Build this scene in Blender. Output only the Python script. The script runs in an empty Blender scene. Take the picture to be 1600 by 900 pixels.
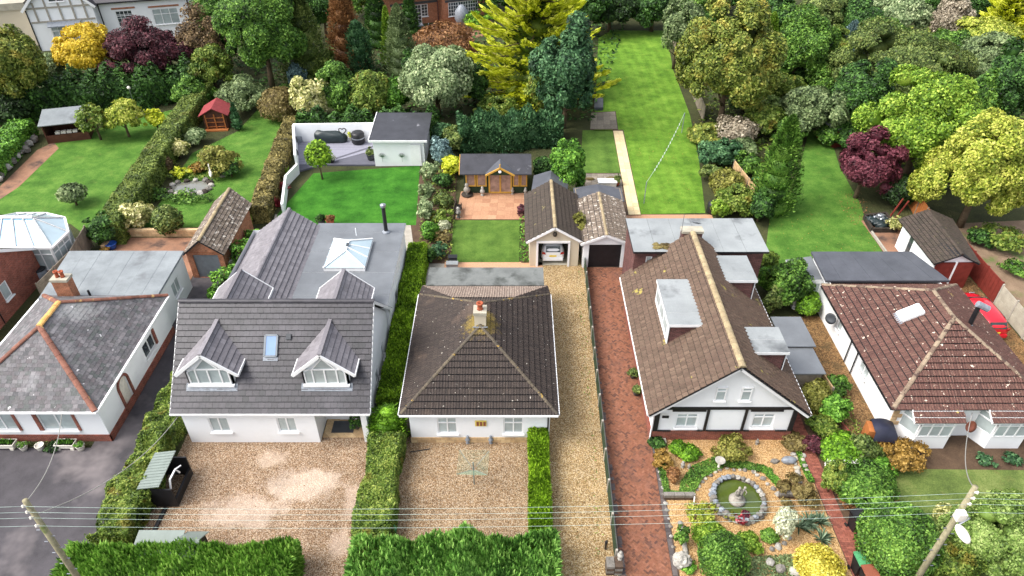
import bpy, math, random
import numpy as np
from mathutils import Vector, Matrix

S = bpy.context.scene
COL = S.collection
rnd = random.Random(7)

# ------------------------------------------------------------------ camera
F, H, TH = 1109.0, 30.0, math.radians(37.5)      # focal length in 1600-wide pixels, drone height, pitch
CT, ST = math.cos(TH), math.sin(TH)
cam = bpy.data.cameras.new('camera'); camo = bpy.data.objects.new('camera', cam); COL.objects.link(camo)
cam.sensor_width = 36; cam.lens = F / 1600 * 36; cam.clip_end = 3000
camo.location = (0, 0, H); camo.rotation_euler = (math.pi / 2 - TH, 0, 0)
S.camera = camo
# ------------------------------------------------------------------ light: bright overcast
W = bpy.data.worlds.new('World'); S.world = W; W.use_nodes = True
SUN_EL, SUN_AZ = math.radians(52), math.radians(256)   # azimuth clockwise from +Y
nt = W.node_tree; bg = nt.nodes['Background']
sky = nt.nodes.new('ShaderNodeTexSky'); sky.sky_type = 'NISHITA'; sky.sun_disc = False
sky.sun_elevation = SUN_EL; sky.sun_rotation = SUN_AZ
sky.air_density = 1.0; sky.dust_density = 4.0; sky.ozone_density = 1.0
hs = nt.nodes.new('ShaderNodeHueSaturation'); hs.inputs['Saturation'].default_value = 0.38
nt.links.new(sky.outputs[0], hs.inputs['Color']); nt.links.new(hs.outputs[0], bg.inputs[0])
bg.inputs[1].default_value = 0.15
sl = bpy.data.lights.new('sun', 'SUN'); sl.energy = 1.2; sl.angle = math.radians(32); sl.color = (1, .96, .9)
so = bpy.data.objects.new('sun', sl); COL.objects.link(so)
sd = Vector((math.sin(SUN_AZ) * math.cos(SUN_EL), math.cos(SUN_AZ) * math.cos(SUN_EL), math.sin(SUN_EL)))
so.rotation_euler = (-sd).to_track_quat('-Z', 'Y').to_euler(); so.location = (-40, 30, 60)
S.view_settings.view_transform = 'Standard'; S.view_settings.look = 'None'
S.view_settings.gamma = 1; S.view_settings.exposure = 1.3
S.cycles.max_bounces = 6; S.cycles.diffuse_bounces = 3; S.cycles.glossy_bounces = 2
S.cycles.transparent_max_bounces = 6; S.cycles.use_denoising = True


def at(px, py, z=0.0):
    """world point at height z that the photograph (1600 x 900) shows at px, py"""
    x = (px - 800) / F; v = (450 - py) / F
    t = (z - H) / (-ST + v * CT)
    return (x * t, (CT + v * ST) * t, z)


def depth(p): return p[1] * CT + (H - p[2]) * ST

# ------------------------------------------------------------------ mesh helpers
ORG = {}


def tagp(o, label=None, cat=None, group=None, kind=None):
    if label: o['label'] = label
    if cat: o['category'] = cat
    if group: o['group'] = group
    if kind: o['kind'] = kind
    return o


def thing(name, label, cat, loc=(0, 0, 0), rz=0, group=None, local=False):
    o = bpy.data.objects.new(name, None); COL.objects.link(o)
    o.empty_display_size = .2
    o.location = loc; o.rotation_euler = (0, 0, rz)
    ORG[o.name] = Vector((0, 0, 0)) if local else Vector(loc)
    return tagp(o, label, cat, group)


def link(name, me, parent=None, org=None):
    o = bpy.data.objects.new(name, me); COL.objects.link(o)
    if parent is not None:
        o.parent = parent; ORG[o.name] = ORG[parent.name]
    else:
        ORG[o.name] = org or Vector((0, 0, 0))
    return o


class M:
    def __init__(s): s.v = []; s.f = []

    def add(s, vs, fs):
        n = len(s.v); s.v += [tuple(p) for p in vs]; s.f += [tuple(i + n for i in f) for f in fs]; return s

    def box(s, x0, x1, y0, y1, z0, z1):
        if x0 > x1: x0, x1 = x1, x0
        if y0 > y1: y0, y1 = y1, y0
        if z0 > z1: z0, z1 = z1, z0
        return s.add([(x0, y0, z0), (x1, y0, z0), (x1, y1, z0), (x0, y1, z0), (x0, y0, z1), (x1, y0, z1), (x1, y1, z1), (x0, y1, z1)],
                     [(0, 3, 2, 1), (4, 5, 6, 7), (0, 1, 5, 4), (1, 2, 6, 5), (2, 3, 7, 6), (3, 0, 4, 7)])

    def bar(s, a, b, w, h, up=(0, 0, 1)):
        """box along a-b, w wide, h high (centred)"""
        a, b = Vector(a), Vector(b); d = (b - a).normalized(); u = Vector(up)
        r = d.cross(u)
        if r.length < 1e-4: r = d.cross(Vector((0, 1, 0)))
        r.normalize(); u = r.cross(d); r *= w / 2; u *= h / 2
        vs = [p + i * r + j * u for p in (a, b) for i, j in ((-1, -1), (1, -1), (1, 1), (-1, 1))]
        return s.add(vs, [(0, 1, 2, 3), (7, 6, 5, 4), (0, 4, 5, 1), (1, 5, 6, 2), (2, 6, 7, 3), (3, 7, 4, 0)])

    def prism(s, poly, z0, z1):
        n = len(poly)
        ar = sum(poly[i][0] * poly[(i + 1) % n][1] - poly[(i + 1) % n][0] * poly[i][1] for i in range(n))
        if ar < 0: poly = poly[::-1]
        vs = [(p[0], p[1], z0) for p in poly] + [(p[0], p[1], z1) for p in poly]
        return s.add(vs, [tuple(range(n - 1, -1, -1)), tuple(range(n, 2 * n))] +
                     [(i, (i + 1) % n, n + (i + 1) % n, n + i) for i in range(n)])

    def ext(s, pts, vec):
        """extrude a 3D polygon by vec"""
        n = len(pts); vec = Vector(vec); pts = [Vector(p) for p in pts]
        vs = pts + [p + vec for p in pts]
        nn = Vector((0, 0, 0))
        for i in range(n): nn += pts[i].cross(pts[(i + 1) % n])
        if nn.dot(vec) > 0:
            return s.add(vs, [tuple(range(n - 1, -1, -1)), tuple(range(n, 2 * n))] + [(i, (i + 1) % n, n + (i + 1) % n, n + i) for i in range(n)])
        return s.add(vs, [tuple(range(n)), tuple(range(2 * n - 1, n - 1, -1))] + [(n + i, n + (i + 1) % n, (i + 1) % n, i) for i in range(n)])

    def poly(s, pts): return s.add(pts, [tuple(range(len(pts)))])

    def tube(s, path, r, n=6, cap=True):
        path = [Vector(p) for p in path]; m = len(path)
        rs = r if isinstance(r, (list, tuple)) else [r] * m
        base = len(s.v)
        ref = Vector((0.31, 0.22, 0.92))
        for i, p in enumerate(path):
            d = (path[min(i + 1, m - 1)] - path[max(i - 1, 0)]).normalized()
            a = d.cross(ref)
            if a.length < .05: a = d.cross(Vector((1, 0, 0)))
            a.normalize(); b = d.cross(a)
            for k in range(n):
                t = 2 * math.pi * k / n
                s.v.append(tuple(p + (a * math.cos(t) + b * math.sin(t)) * rs[i]))
        for i in range(m - 1):
            for k in range(n):
                k2 = (k + 1) % n
                s.f.append((base + i * n + k, base + i * n + k2, base + (i + 1) * n + k2, base + (i + 1) * n + k))
        if cap:
            s.f.append(tuple(base + k for k in range(n - 1, -1, -1))); s.f.append(tuple(base + (m - 1) * n + k for k in range(n)))
        return s

    def lathe(s, prof, n=16, c=(0, 0, 0), sx=1, sy=1):
        base = len(s.v); m = len(prof)
        for r, z in prof:
            for k in range(n):
                t = 2 * math.pi * k / n
                s.v.append((c[0] + r * sx * math.cos(t), c[1] + r * sy * math.sin(t), c[2] + z))
        for i in range(m - 1):
            for k in range(n):
                k2 = (k + 1) % n
                s.f.append((base + i * n + k, base + i * n + k2, base + (i + 1) * n + k2, base + (i + 1) * n + k))
        s.f.append(tuple(base + k for k in range(n - 1, -1, -1))); s.f.append(tuple(base + (m - 1) * n + k for k in range(n)))
        return s

    def blob(s, c, r, seed=0, amp=.15, n=1, flat=None):
        """lumpy stone / clump"""
        vs, fs = ICO[n]; g = np.random.default_rng(seed)
        v = vs * (1 + amp * g.uniform(-1, 1, (len(vs), 1))) * np.array(r) + np.array(c)
        return s.add([tuple(p) for p in v], fs)

    def build(s, name, mat, parent=None, smooth=False, org=None, **tags):
        o = ORG[parent.name] if parent is not None else Vector(org or (0, 0, 0))
        me = bpy.data.meshes.new(name)
        me.from_pydata([(p[0] - o.x, p[1] - o.y, p[2] - o.z) for p in s.v], [], s.f)
        me.materials.append(mat)
        if smooth: me.polygons.foreach_set('use_smooth', [True] * len(me.polygons))
        me.update()
        ob = link(name, me, parent, o)
        if parent is None and org: ob.location = org
        if tags: tagp(ob, **tags)
        return ob


def _ico(n):
    t = (1 + 5 ** .5) / 2
    v = [(-1, t, 0), (1, t, 0), (-1, -t, 0), (1, -t, 0), (0, -1, t), (0, 1, t), (0, -1, -t), (0, 1, -t), (t, 0, -1), (t, 0, 1), (-t, 0, -1), (-t, 0, 1)]
    f = [(0, 11, 5), (0, 5, 1), (0, 1, 7), (0, 7, 10), (0, 10, 11), (1, 5, 9), (5, 11, 4), (11, 10, 2), (10, 7, 6), (7, 1, 8),
         (3, 9, 4), (3, 4, 2), (3, 2, 6), (3, 6, 8), (3, 8, 9), (4, 9, 5), (2, 4, 11), (6, 2, 10), (8, 6, 7), (9, 8, 1)]
    v = [Vector(p).normalized() for p in v]
    for _ in range(n):
        nf = []; mid = {}
        def mp(a, b):
            k = (min(a, b), max(a, b))
            if k not in mid: v.append(((v[a] + v[b]) / 2).normalized()); mid[k] = len(v) - 1
            return mid[k]
        for a, b, c in f:
            x, y, z = mp(a, b), mp(b, c), mp(c, a)
            nf += [(a, x, z), (b, y, x), (c, z, y), (x, y, z)]
        f = nf
    return np.array([tuple(p) for p in v]), f


ICO = {0: _ico(0), 1: _ico(1), 2: _ico(2), 3: _ico(3)}


def copy_tree(o, parent=None):
    c = o.copy(); COL.objects.link(c); ORG[c.name] = ORG.get(o.name, Vector((0, 0, 0)))
    if parent is not None: c.parent = parent
    for ch in o.children: copy_tree(ch, c)
    return c


def place_copy(o, loc, rz=0, label=None, scale=None):
    c = copy_tree(o); c.location = loc; c.rotation_euler = (0, 0, rz)
    if label: c['label'] = label
    if scale: c.scale = scale if isinstance(scale, (tuple, list)) else (scale,) * 3
    return c

# ------------------------------------------------------------------ materials
def lin(c):
    """sRGB 0-255 -> linear albedo"""
    return tuple((x / 255 / 12.92) if x / 255 <= .04045 else ((x / 255 + .055) / 1.055) ** 2.4 for x in c)


class N:
    def __init__(s, name):
        s.m = bpy.data.materials.new(name); s.m.use_nodes = True; s.t = s.m.node_tree
        s.b = s.t.nodes['Principled BSDF']
    def n(s, typ, **kw):
        x = s.t.nodes.new('ShaderNode' + typ)
        for k, v in kw.items():
            if hasattr(x, k): setattr(x, k, v)
            else: x.inputs[k.replace('_', ' ')].default_value = v
        return x
    def l(s, a, b): s.t.links.new(a, b)
    def pos(s): return s.n('NewGeometry').outputs['Position']
    def noise(s, scale, detail=3, rough=.55, vec=None):
        x = s.n('TexNoise'); x.inputs['Scale'].default_value = scale; x.inputs['Detail'].default_value = detail
        x.inputs['Roughness'].default_value = rough
        s.l(vec if vec is not None else s.pos(), x.inputs['Vector']); return x.outputs['Fac']
    def ramp(s, fac, stops, interp='LINEAR'):
        r = s.n('ValToRGB'); e = r.color_ramp.elements; r.color_ramp.interpolation = interp
        while len(e) < len(stops): e.new(.5)
        for i, (p, c) in enumerate(stops):
            e[i].position = p; e[i].color = (*c, 1) if len(c) == 3 else c
        s.l(fac, r.inputs['Fac']); return r.outputs['Color']
    def mix(s, fac, a, b, mode='MIX'):
        x = s.n('Mix'); x.data_type = 'RGBA'; x.blend_type = mode
        if isinstance(fac, (int, float)): x.inputs[0].default_value = fac
        else: s.l(fac, x.inputs[0])
        for k, q in ((6, a), (7, b)):
            if isinstance(q, tuple): x.inputs[k].default_value = (*q, 1) if len(q) == 3 else q
            else: s.l(q, x.inputs[k])
        return x.outputs[2]
    def math(s, op, a, b=None, clamp=False):
        x = s.n('Math'); x.operation = op; x.use_clamp = clamp
        for k, q in ((0, a), (1, b)):
            if q is None: continue
            if isinstance(q, (int, float)): x.inputs[k].default_value = q
            else: s.l(q, x.inputs[k])
        return x.outputs[0]
    def bump(s, h, strength=.3, dist=.02):
        x = s.n('Bump'); x.inputs['Strength'].default_value = strength; x.inputs['Distance'].default_value = dist
        s.l(h, x.inputs['Height']); s.l(x.outputs[0], s.b.inputs['Normal'])
    def rand(s):
        """per-piece random: island within a mesh plus object"""
        a = s.n('NewGeometry').outputs['Random Per Island']; b = s.n('ObjectInfo').outputs['Random']
        return s.math('FRACT', s.math('ADD', a, b))
    def done(s, col=None, rough=.8, spec=.3):
        if col is not None:
            if isinstance(col, tuple): s.b.inputs['Base Color'].default_value = (*col, 1)
            else: s.l(col, s.b.inputs['Base Color'])
        if isinstance(rough, (int, float)): s.b.inputs['Roughness'].default_value = rough
        else: s.l(rough, s.b.inputs['Roughness'])
        s.b.inputs['Specular IOR Level'].default_value = spec
        return s.m


def plain(name, c, rough=.6, spec=.4, var=.12, scale=3.0, metal=0, bump=.08):
    """painted / plastic / metal surface with faint wear"""
    n = N(name); f = n.noise(scale, 4)
    d = tuple(x * (1 - var) for x in c); e = tuple(min(1, x * (1 + var)) for x in c)
    n.b.inputs['Metallic'].default_value = metal
    if bump: n.bump(n.noise(scale * 12, 2), bump, .01)
    return n.done(n.ramp(f, [(.3, d), (.7, e)]), rough, spec)


def mottled(name, stops, scale, rough=.85, bump=.3, fine=40, dist=.02, spec=.25, big=None):
    """two-scale mottled ground or render; stops = colour ramp; big = (colour, scale, lo, hi) patches on top"""
    n = N(name); f = n.noise(scale, 6, .65); g = n.noise(fine, 2)
    k = n.math('ADD', n.math('MULTIPLY', f, .65), n.math('MULTIPLY', g, .35))
    c = n.ramp(k, stops)
    if big:
        m = n.ramp(n.noise(big[1], 4, .6), [(big[2], (0, 0, 0)), (big[3], (1, 1, 1))])
        c = n.mix(m, c, big[0])
    n.bump(g, bump, dist)
    return n.done(c, rough, spec)


def leafmat(name, dark, mid, light, extra=None, scale=.9, rough=.55):
    n = N(name); r = n.rand()
    f = n.noise(scale, 3)
    k = n.math('ADD', n.math('ADD', n.math('MULTIPLY', r, .55), n.math('MULTIPLY', f, .95)), -.24)
    st = [(.18, dark), (.52, mid), (.86, light)]
    c = n.ramp(k, st)
    if extra:
        m = n.ramp(n.noise(extra[1], 3), [(extra[2], (0, 0, 0)), (extra[2] + .12, (1, 1, 1))])
        c = n.mix(n.math('MULTIPLY', m, extra[3]), c, extra[0])
    n.done(c, rough, .25)
    tr = n.n('BsdfTranslucent'); n.l(c, tr.inputs['Color'])
    mx = n.n('MixShader'); mx.inputs[0].default_value = .22
    n.l(n.b.outputs[0], mx.inputs[1]); n.l(tr.outputs[0], mx.inputs[2])
    n.l(mx.outputs[0], n.t.nodes['Material Output'].inputs['Surface'])
    return n.m


def tilemat(name, cols, lichen=None, rough=.75, streak=.25, spec=.3, patch=None, spot=None):
    """cols: ramp over per-tile random; lichen: list of (colour, noise scale, threshold)"""
    n = N(name); r = n.rand()
    c = n.ramp(r, [(i / (len(cols) - 1), q) for i, q in enumerate(cols)])
    g = n.noise(9, 5, .7)
    c = n.mix(streak, c, n.ramp(g, [(.3, (.0, .0, .0)), (.7, (1, 1, 1))]), 'OVERLAY')
    if patch:
        m = n.ramp(n.noise(patch[1], 4, .65), [(patch[2], (0, 0, 0)), (patch[2] + .18, (1, 1, 1))])
        c = n.mix(n.math('MULTIPLY', m, patch[3]), c, patch[0])
    if spot:      # lichen round a chimney or ridge end: x, y, radius, colour
        vs = n.n('VectorMath'); vs.operation = 'DISTANCE'; mp = n.n('VectorMath'); mp.operation = 'MULTIPLY'; n.l(n.pos(), mp.inputs[0]); mp.inputs[1].default_value = (1, 1, 0)
        n.l(mp.outputs[0], vs.inputs[0]); vs.inputs[1].default_value = (spot[0], spot[1], 0)
        e = n.math('SUBTRACT', n.math('ADD', n.noise(3.5, 4, .7), .25), n.math('DIVIDE', vs.outputs['Value'], spot[2] * 2))
        c = n.mix(n.math('MULTIPLY', n.ramp(e, [(.26, (0, 0, 0)), (.5, (1, 1, 1))]), .5), c, spot[3])
    for q, sc, th in (lichen or []):
        m = n.ramp(n.noise(sc, 3, .6), [(th, (0, 0, 0)), (th + .04, (1, 1, 1))])
        c = n.mix(m, c, q)
    n.bump(n.noise(60, 3), .25, .01)
    return n.done(c, rough, spec)


def gravelmat(name, cols, scale=16, patch=None, moss=None, worn=()):
    n = N(name); v = n.n('TexVoronoi'); v.inputs['Scale'].default_value = scale
    n.l(n.pos(), v.inputs['Vector'])
    sep = n.n('SeparateColor'); n.l(v.outputs['Color'], sep.inputs[0])
    c = n.ramp(sep.outputs[0], [(i / (len(cols) - 1), q) for i, q in enumerate(cols)])
    sh = n.ramp(v.outputs['Distance'], [(.25, (1, 1, 1)), (.75, (.35, .3, .27))])
    c = n.mix(.8, c, sh, 'MULTIPLY')
    if patch:
        m = n.ramp(n.noise(patch[1], 3, .5), [(patch[2], (0, 0, 0)), (patch[2] + .06, (1, 1, 1))])
        c = n.mix(n.math('MULTIPLY', m, patch[3]), c, patch[0])
    for x, y, r, st, q in worn:      # worn pale patches: centre, radius, stretch along x
        mp = n.n('VectorMath'); mp.operation = 'MULTIPLY'; n.l(n.pos(), mp.inputs[0]); mp.inputs[1].default_value = (1 / st, 1, 0)
        vs = n.n('VectorMath'); vs.operation = 'DISTANCE'; n.l(mp.outputs[0], vs.inputs[0]); vs.inputs[1].default_value = (x / st, y, 0)
        e = n.math('SUBTRACT', n.math('ADD', n.noise(1.1, 4, .6), .4), n.math('DIVIDE', vs.outputs['Value'], r * 1.6))
        c = n.mix(n.math('MULTIPLY', n.ramp(e, [(.24, (0, 0, 0)), (.5, (1, 1, 1))]), .42), c, q)
    m2 = n.ramp(n.noise(.5, 4, .6), [(.35, (.72, .7, .68)), (.65, (1.08, 1.06, 1.04))])
    c = n.mix(.7, c, m2, 'MULTIPLY')
    if moss:
        m = n.ramp(n.noise(moss[1], 4, .7), [(moss[2], (0, 0, 0)), (moss[2] + .1, (1, 1, 1))])
        c = n.mix(n.math('MULTIPLY', m, .6), c, moss[0])
    n.bump(n.math('SUBTRACT', 1, v.outputs['Distance']), .7, .04)
    return n.done(c, .85, .25)


def brickmat(name, a, b, mortar, bw=.225, bh=.075, rough=.85, horiz=False):
    n = N(name); p = n.n('SeparateXYZ'); n.l(n.pos(), p.inputs[0])
    cmb = n.n('CombineXYZ'); n.l(n.math('ADD', p.outputs[0], p.outputs[1]), cmb.inputs[0]); n.l(p.outputs[2], cmb.inputs[1])
    t = n.n('TexBrick'); n.l(cmb.outputs[0], t.inputs['Vector'])
    for k, q in (('Color1', a), ('Color2', b), ('Mortar', mortar)): t.inputs[k].default_value = (*q, 1)
    t.inputs['Scale'].default_value = 1; t.inputs['Brick Width'].default_value = bw; t.inputs['Row Height'].default_value = bh
    t.inputs['Mortar Size'].default_value = .008; t.inputs['Mortar Smooth'].default_value = .2
    c = n.mix(.4, t.outputs['Color'], n.ramp(n.noise(2.5, 5, .7), [(.3, (.1, .1, .1)), (.7, (.9, .9, .9))]), 'OVERLAY')
    n.bump(t.outputs['Fac'], -.4, .01)
    return n.done(c, rough, .2)


def lawnmat(name, dark, mid, light, patchc=None, scale=.6, mow=0):
    n = N(name); f = n.noise(scale, 6, .68); g = n.noise(14, 4, .7); h = n.noise(70, 2)
    k = n.math('ADD', n.math('ADD', n.math('MULTIPLY', f, .5), n.math('MULTIPLY', g, .28)), n.math('MULTIPLY', h, .22))
    c = n.ramp(k, [(.4, dark), (.5, mid), (.6, light)])
    if patchc:
        m = n.ramp(n.noise(.9, 5, .7), [(.56, (0, 0, 0)), (.74, (1, 1, 1))])
        c = n.mix(n.math('MULTIPLY', m, .45), c, patchc)
    if mow:       # faint mowing bands running up the garden
        w = n.n('TexWave'); w.bands_direction = 'X'; w.inputs['Scale'].default_value = .32; w.inputs['Distortion'].default_value = 1.2; w.inputs['Detail Scale'].default_value = .3; n.l(n.pos(), w.inputs['Vector'])
        c = n.mix(mow, c, n.ramp(w.outputs['Fac'], [(.3, (.25, .25, .25)), (.7, (.75, .75, .75))]), 'OVERLAY')
    n.bump(n.math('ADD', h, g), .7, .06)
    return n.done(c, .9, .15)


def rendermat(name, c, dirt=(.35, .34, .3), amt=.25, rough=.8):
    """painted render with faint stains"""
    n = N(name); f = n.noise(.8, 6, .7)
    m = n.ramp(f, [(.5, (0, 0, 0)), (.8, (1, 1, 1))])
    col = n.mix(n.math('MULTIPLY', m, amt), c, dirt)
    n.bump(n.noise(45, 3), .12, .008)
    return n.done(col, rough, .25)


MT = {}
MT['white'] = rendermat('white_render', (.8, .81, .82), amt=.14)
MT['white_trim'] = plain('white_trim', (.8, .8, .8), .35, .4, .04)
MT['cream'] = rendermat('cream_render', (.55, .48, .36), amt=.2)
MT['black'] = plain('black_paint', (.012, .012, .014), .45, .4, .3)
MT['dark'] = plain('dark_void', (.02, .02, .022), .8, .2, .3)
MT['grey'] = plain('grey_paint', (.17, .19, .21), .5, .4, .12)
MT['deep_grey'] = plain('charcoal_paint', (.05, .055, .062), .5, .4, .2)
MT['lead'] = plain('lead_flashing', (.2, .22, .25), .5, .5, .25, 6)
MT['pane'] = plain('window_pane', (.36, .41, .41), .06, .6, .25, .9, bump=0)
MT['dark_pane'] = plain('dark_window_pane', (.045, .055, .06), .06, .6, .5, 1.5, bump=0)
MT['sky_pane'] = plain('rooflight_glass', (.2, .29, .46), .08, .3, .1, 1.0, bump=0)
MT['pale_pane'] = plain('pale_glazing', (.36, .45, .5), .15, .3, .08, 1.0, bump=0)
MT['blue_pane'] = plain('blue_glazing', (.18, .36, .52), .12, .4, .1, 1.0, bump=0)
MT['brick'] = brickmat('red_brick', lin((142, 74, 58)), lin((112, 56, 46)), lin((140, 118, 106)))
MT['brick_dark'] = brickmat('dark_brick', lin((104, 66, 62)), lin((78, 48, 46)), lin((110, 92, 88)))
MT['brick_brown'] = brickmat('brown_brick', lin((170, 104, 74)), lin((142, 84, 60)), lin((170, 145, 120)))
MT['stone_block'] = brickmat('sandstone', lin((205, 178, 138)), lin((180, 150, 112)), lin((150, 132, 108)), .5, .22)
MT['felt'] = mottled('grey_felt', [(.3, lin((98, 103, 106))), (.7, lin((140, 146, 148)))], .7, .45, .2, 30, .01, .5, big=(lin((82, 84, 86)), .5, .55, .75))
MT['felt_h2'] = mottled('dark_grey_felt', [(.3, lin((86, 89, 93))), (.7, lin((118, 122, 126)))], .5, .38, .15, 40, .01, .5)
MT['felt_dark'] = mottled('charcoal_felt', [(.3, lin((58, 60, 66))), (.7, lin((88, 90, 97)))], .8, .5, .2, 30, .01, .4)
MT['felt_h4'] = mottled('pale_felt', [(.3, lin((116, 120, 121))), (.7, lin((154, 158, 158)))], .5, .35, .2, 30, .01, .5, big=(lin((78, 80, 82)), .45, .56, .72))
MT['felt_stain'] = mottled('stained_felt', [(.3, lin((84, 86, 84))), (.7, lin((122, 125, 122)))], .9, .5, .2, 30, .01, .4, big=(lin((60, 62, 58)), .8, .48, .66))
MT['felt_black'] = mottled('black_felt', [(.3, lin((34, 34, 38))), (.7, lin((62, 62, 68)))], 1.2, .4, .2, 30, .01, .5, big=(lin((150, 150, 155)), 1.1, .66, .8))
MT['tarmac'] = mottled('worn_tarmac', [(.35, lin((52, 50, 53))), (.65, lin((82, 78, 82)))], .55, .8, .25, 55, .01, .3, big=(lin((128, 120, 120)), .25, .5, .74))
MT['pavement'] = mottled('pavement', [(.35, lin((92, 90, 88))), (.65, lin((128, 124, 122)))], .8, .85, .25, 55, .01)
MT['soil'] = mottled('soil', [(.3, lin((58, 44, 34))), (.6, lin((92, 74, 58))), (.8, lin((112, 96, 74)))], 1.2, .95, .6, 18, .05)
MT['undergrowth'] = mottled('undergrowth', [(.3, lin((42, 44, 28))), (.55, lin((64, 68, 38))), (.8, lin((92, 78, 56)))], .6, .95, .8, 8, .12)
MT['bare_earth'] = mottled('bare_earth', [(.3, lin((98, 80, 64))), (.7, lin((148, 126, 104)))], .7, .95, .5, 20, .05, big=(lin((86, 108, 52)), .5, .55, .7))
MT['gravel_pink'] = gravelmat('pinkish_gravel', [lin((104, 80, 58)), lin((152, 122, 94)), lin((182, 154, 124)), lin((208, 192, 170)), lin((120, 92, 66))], 25, worn=[(-10.6, 22.6, 1.1, 1.9, lin((220, 204, 188))), (-13.2, 21.0, 1.1, 1.9, lin((214, 196, 180))), (-12.6, 24.2, .6, 1.6, lin((206, 188, 170))), (-7.9, 21.6, 1.0, .6, lin((206, 186, 170))), (-8.2, 19.3, .8, .8, lin((206, 186, 170)))])
MT['gravel_brown'] = gravelmat('brown_gravel', [lin((104, 82, 58)), lin((152, 122, 90)), lin((182, 154, 118)), lin((204, 190, 166)), lin((120, 94, 64))], 25)
MT['gravel_gold'] = gravelmat('golden_gravel', [lin((124, 100, 66)), lin((172, 144, 98)), lin((194, 168, 122)), lin((212, 196, 160)), lin((146, 118, 76))], 21, moss=(lin((110, 100, 52)), .8, .62))
MT['gravel_sand'] = gravelmat('sandy_gravel', [lin((176, 138, 88)), lin((204, 168, 116)), lin((220, 188, 140)), lin((196, 156, 102))], 20, moss=(lin((120, 96, 52)), .9, .62))
MT['gravel_dirty'] = gravelmat('dirty_side_gravel', [lin((96, 74, 48)), lin((142, 110, 72)), lin((164, 132, 90)), lin((122, 92, 58))], 16, moss=(lin((72, 62, 40)), 1.1, .5))
MT['lawn_bright'] = lawnmat('bright_lawn', lin((37, 82, 20)), lin((54, 110, 30)), lin((77, 133, 43)))
MT['lawn_mid'] = lawnmat('garden_lawn', lin((58, 92, 33)), lin((78, 118, 43)), lin((109, 141, 62)), lin((120, 133, 67)))
MT['lawn_light'] = lawnmat('long_lawn', lin((69, 105, 30)), lin((95, 133, 41)), lin((122, 156, 58)), lin((129, 142, 58)), mow=.1)
MT['lawn_dark'] = lawnmat('fine_lawn', lin((62, 88, 34)), lin((82, 112, 44)), lin((104, 132, 58)), mow=.08)
MT['lawn_rough'] = lawnmat('rough_front_lawn', lin((76, 92, 46)), lin((104, 122, 62)), lin((134, 142, 84)), lin((128, 112, 74)))
MT['orange_slab'] = tilemat('terracotta_paving', [lin((164, 124, 96)), lin((178, 138, 108)), lin((156, 114, 88)), lin((172, 132, 102))], rough=.85, streak=.2)
MT['tan_slab'] = tilemat('buff_paving', [lin((206, 186, 144)), lin((218, 198, 156)), lin((198, 178, 138))], rough=.85, streak=.15)
MT['grey_slab'] = tilemat('grey_paving', [lin((118, 110, 98)), lin((140, 130, 116)), lin((104, 98, 90))], rough=.9, streak=.3)
MT['brown_slab'] = mottled('brown_paving', [(.3, lin((112, 80, 62))), (.7, lin((160, 122, 98)))], 1.0, .85, .3, 20, .01, big=(lin((74, 60, 54)), .5, .52, .66))
MT['paver'] = tilemat('red_pavers', [lin((114, 73, 55)), lin((132, 88, 67)), lin((121, 80, 60)), lin((87, 60, 50)), lin((137, 93, 73)), lin((125, 81, 62))], rough=.85, streak=.25, patch=(lin((88, 66, 62)), .55, .54, .5))
MT['paver_grey'] = tilemat('charcoal_pavers', [lin((72, 66, 66)), lin((98, 90, 88)), lin((84, 78, 78))], rough=.85)
MT['paver_path'] = tilemat('red_path_bricks', [lin((128, 74, 60)), lin((150, 92, 76)), lin((112, 66, 56)), lin((142, 84, 70))], rough=.85, streak=.25)
MT['grout'] = plain('dark_grout', lin((84, 70, 60)), .95, .1, .3, 5)
MT['kerb'] = mottled('concrete_edge', [(.3, lin((136, 130, 120))), (.7, lin((176, 170, 158)))], 2, .9, .2, 30, .01)
MT['concrete'] = mottled('concrete', [(.3, lin((142, 136, 122))), (.7, lin((184, 178, 160)))], 2, .9, .3, 30, .01)
MT['wood_red'] = plain('red_stained_boards', lin((112, 46, 38)), .75, .2, .2, 2.5, bump=.2)
MT['wood_orange'] = plain('orange_stained_boards', lin((168, 104, 58)), .75, .2, .2, 2.5, bump=.2)
MT['wood_grey'] = plain('weathered_boards', lin((132, 122, 108)), .9, .1, .25, 2.5, bump=.25)
MT['wood_tan'] = plain('tan_boards', lin((186, 156, 116)), .85, .15, .2, 2.5, bump=.25)
MT['wood_brown'] = plain('brown_boards', lin((84, 54, 42)), .8, .2, .2, 2.5, bump=.25)
MT['wood_dark'] = plain('dark_boards', lin((58, 52, 46)), .85, .2, .25, 2.5, bump=.25)
MT['green_fence'] = plain('dark_green_boards', lin((46, 60, 42)), .8, .2, .25, 2.5, bump=.25)
MT['yellow_wood'] = plain('yellow_stained_timber', lin((190, 146, 64)), .6, .3, .12, 3)
MT['deck'] = tilemat('grey_decking', [lin((120, 120, 132)), lin((138, 138, 150)), lin((128, 128, 140))], rough=.7, streak=.12)
MT['deck_dark'] = plain('dark_decking', lin((88, 88, 98)), .7, .3, .1)
MT['bark'] = mottled('bark', [(.3, lin((66, 54, 42))), (.7, lin((110, 94, 74)))], 4, .95, .6, 25, .03)
MT['pole_wood'] = mottled('weathered_pole', [(.3, lin((112, 106, 84))), (.7, lin((168, 160, 130)))], 4, .9, .4, 30, .02, big=(lin((104, 112, 66)), 1.5, .55, .7))
MT['terracotta'] = plain('terracotta', lin((160, 86, 60)), .8, .2, .25, 6)
MT['stone_grey'] = mottled('rockery_stone', [(.3, lin((84, 80, 74))), (.7, lin((140, 135, 128)))], 3, .9, .5, 20, .03)
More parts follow.
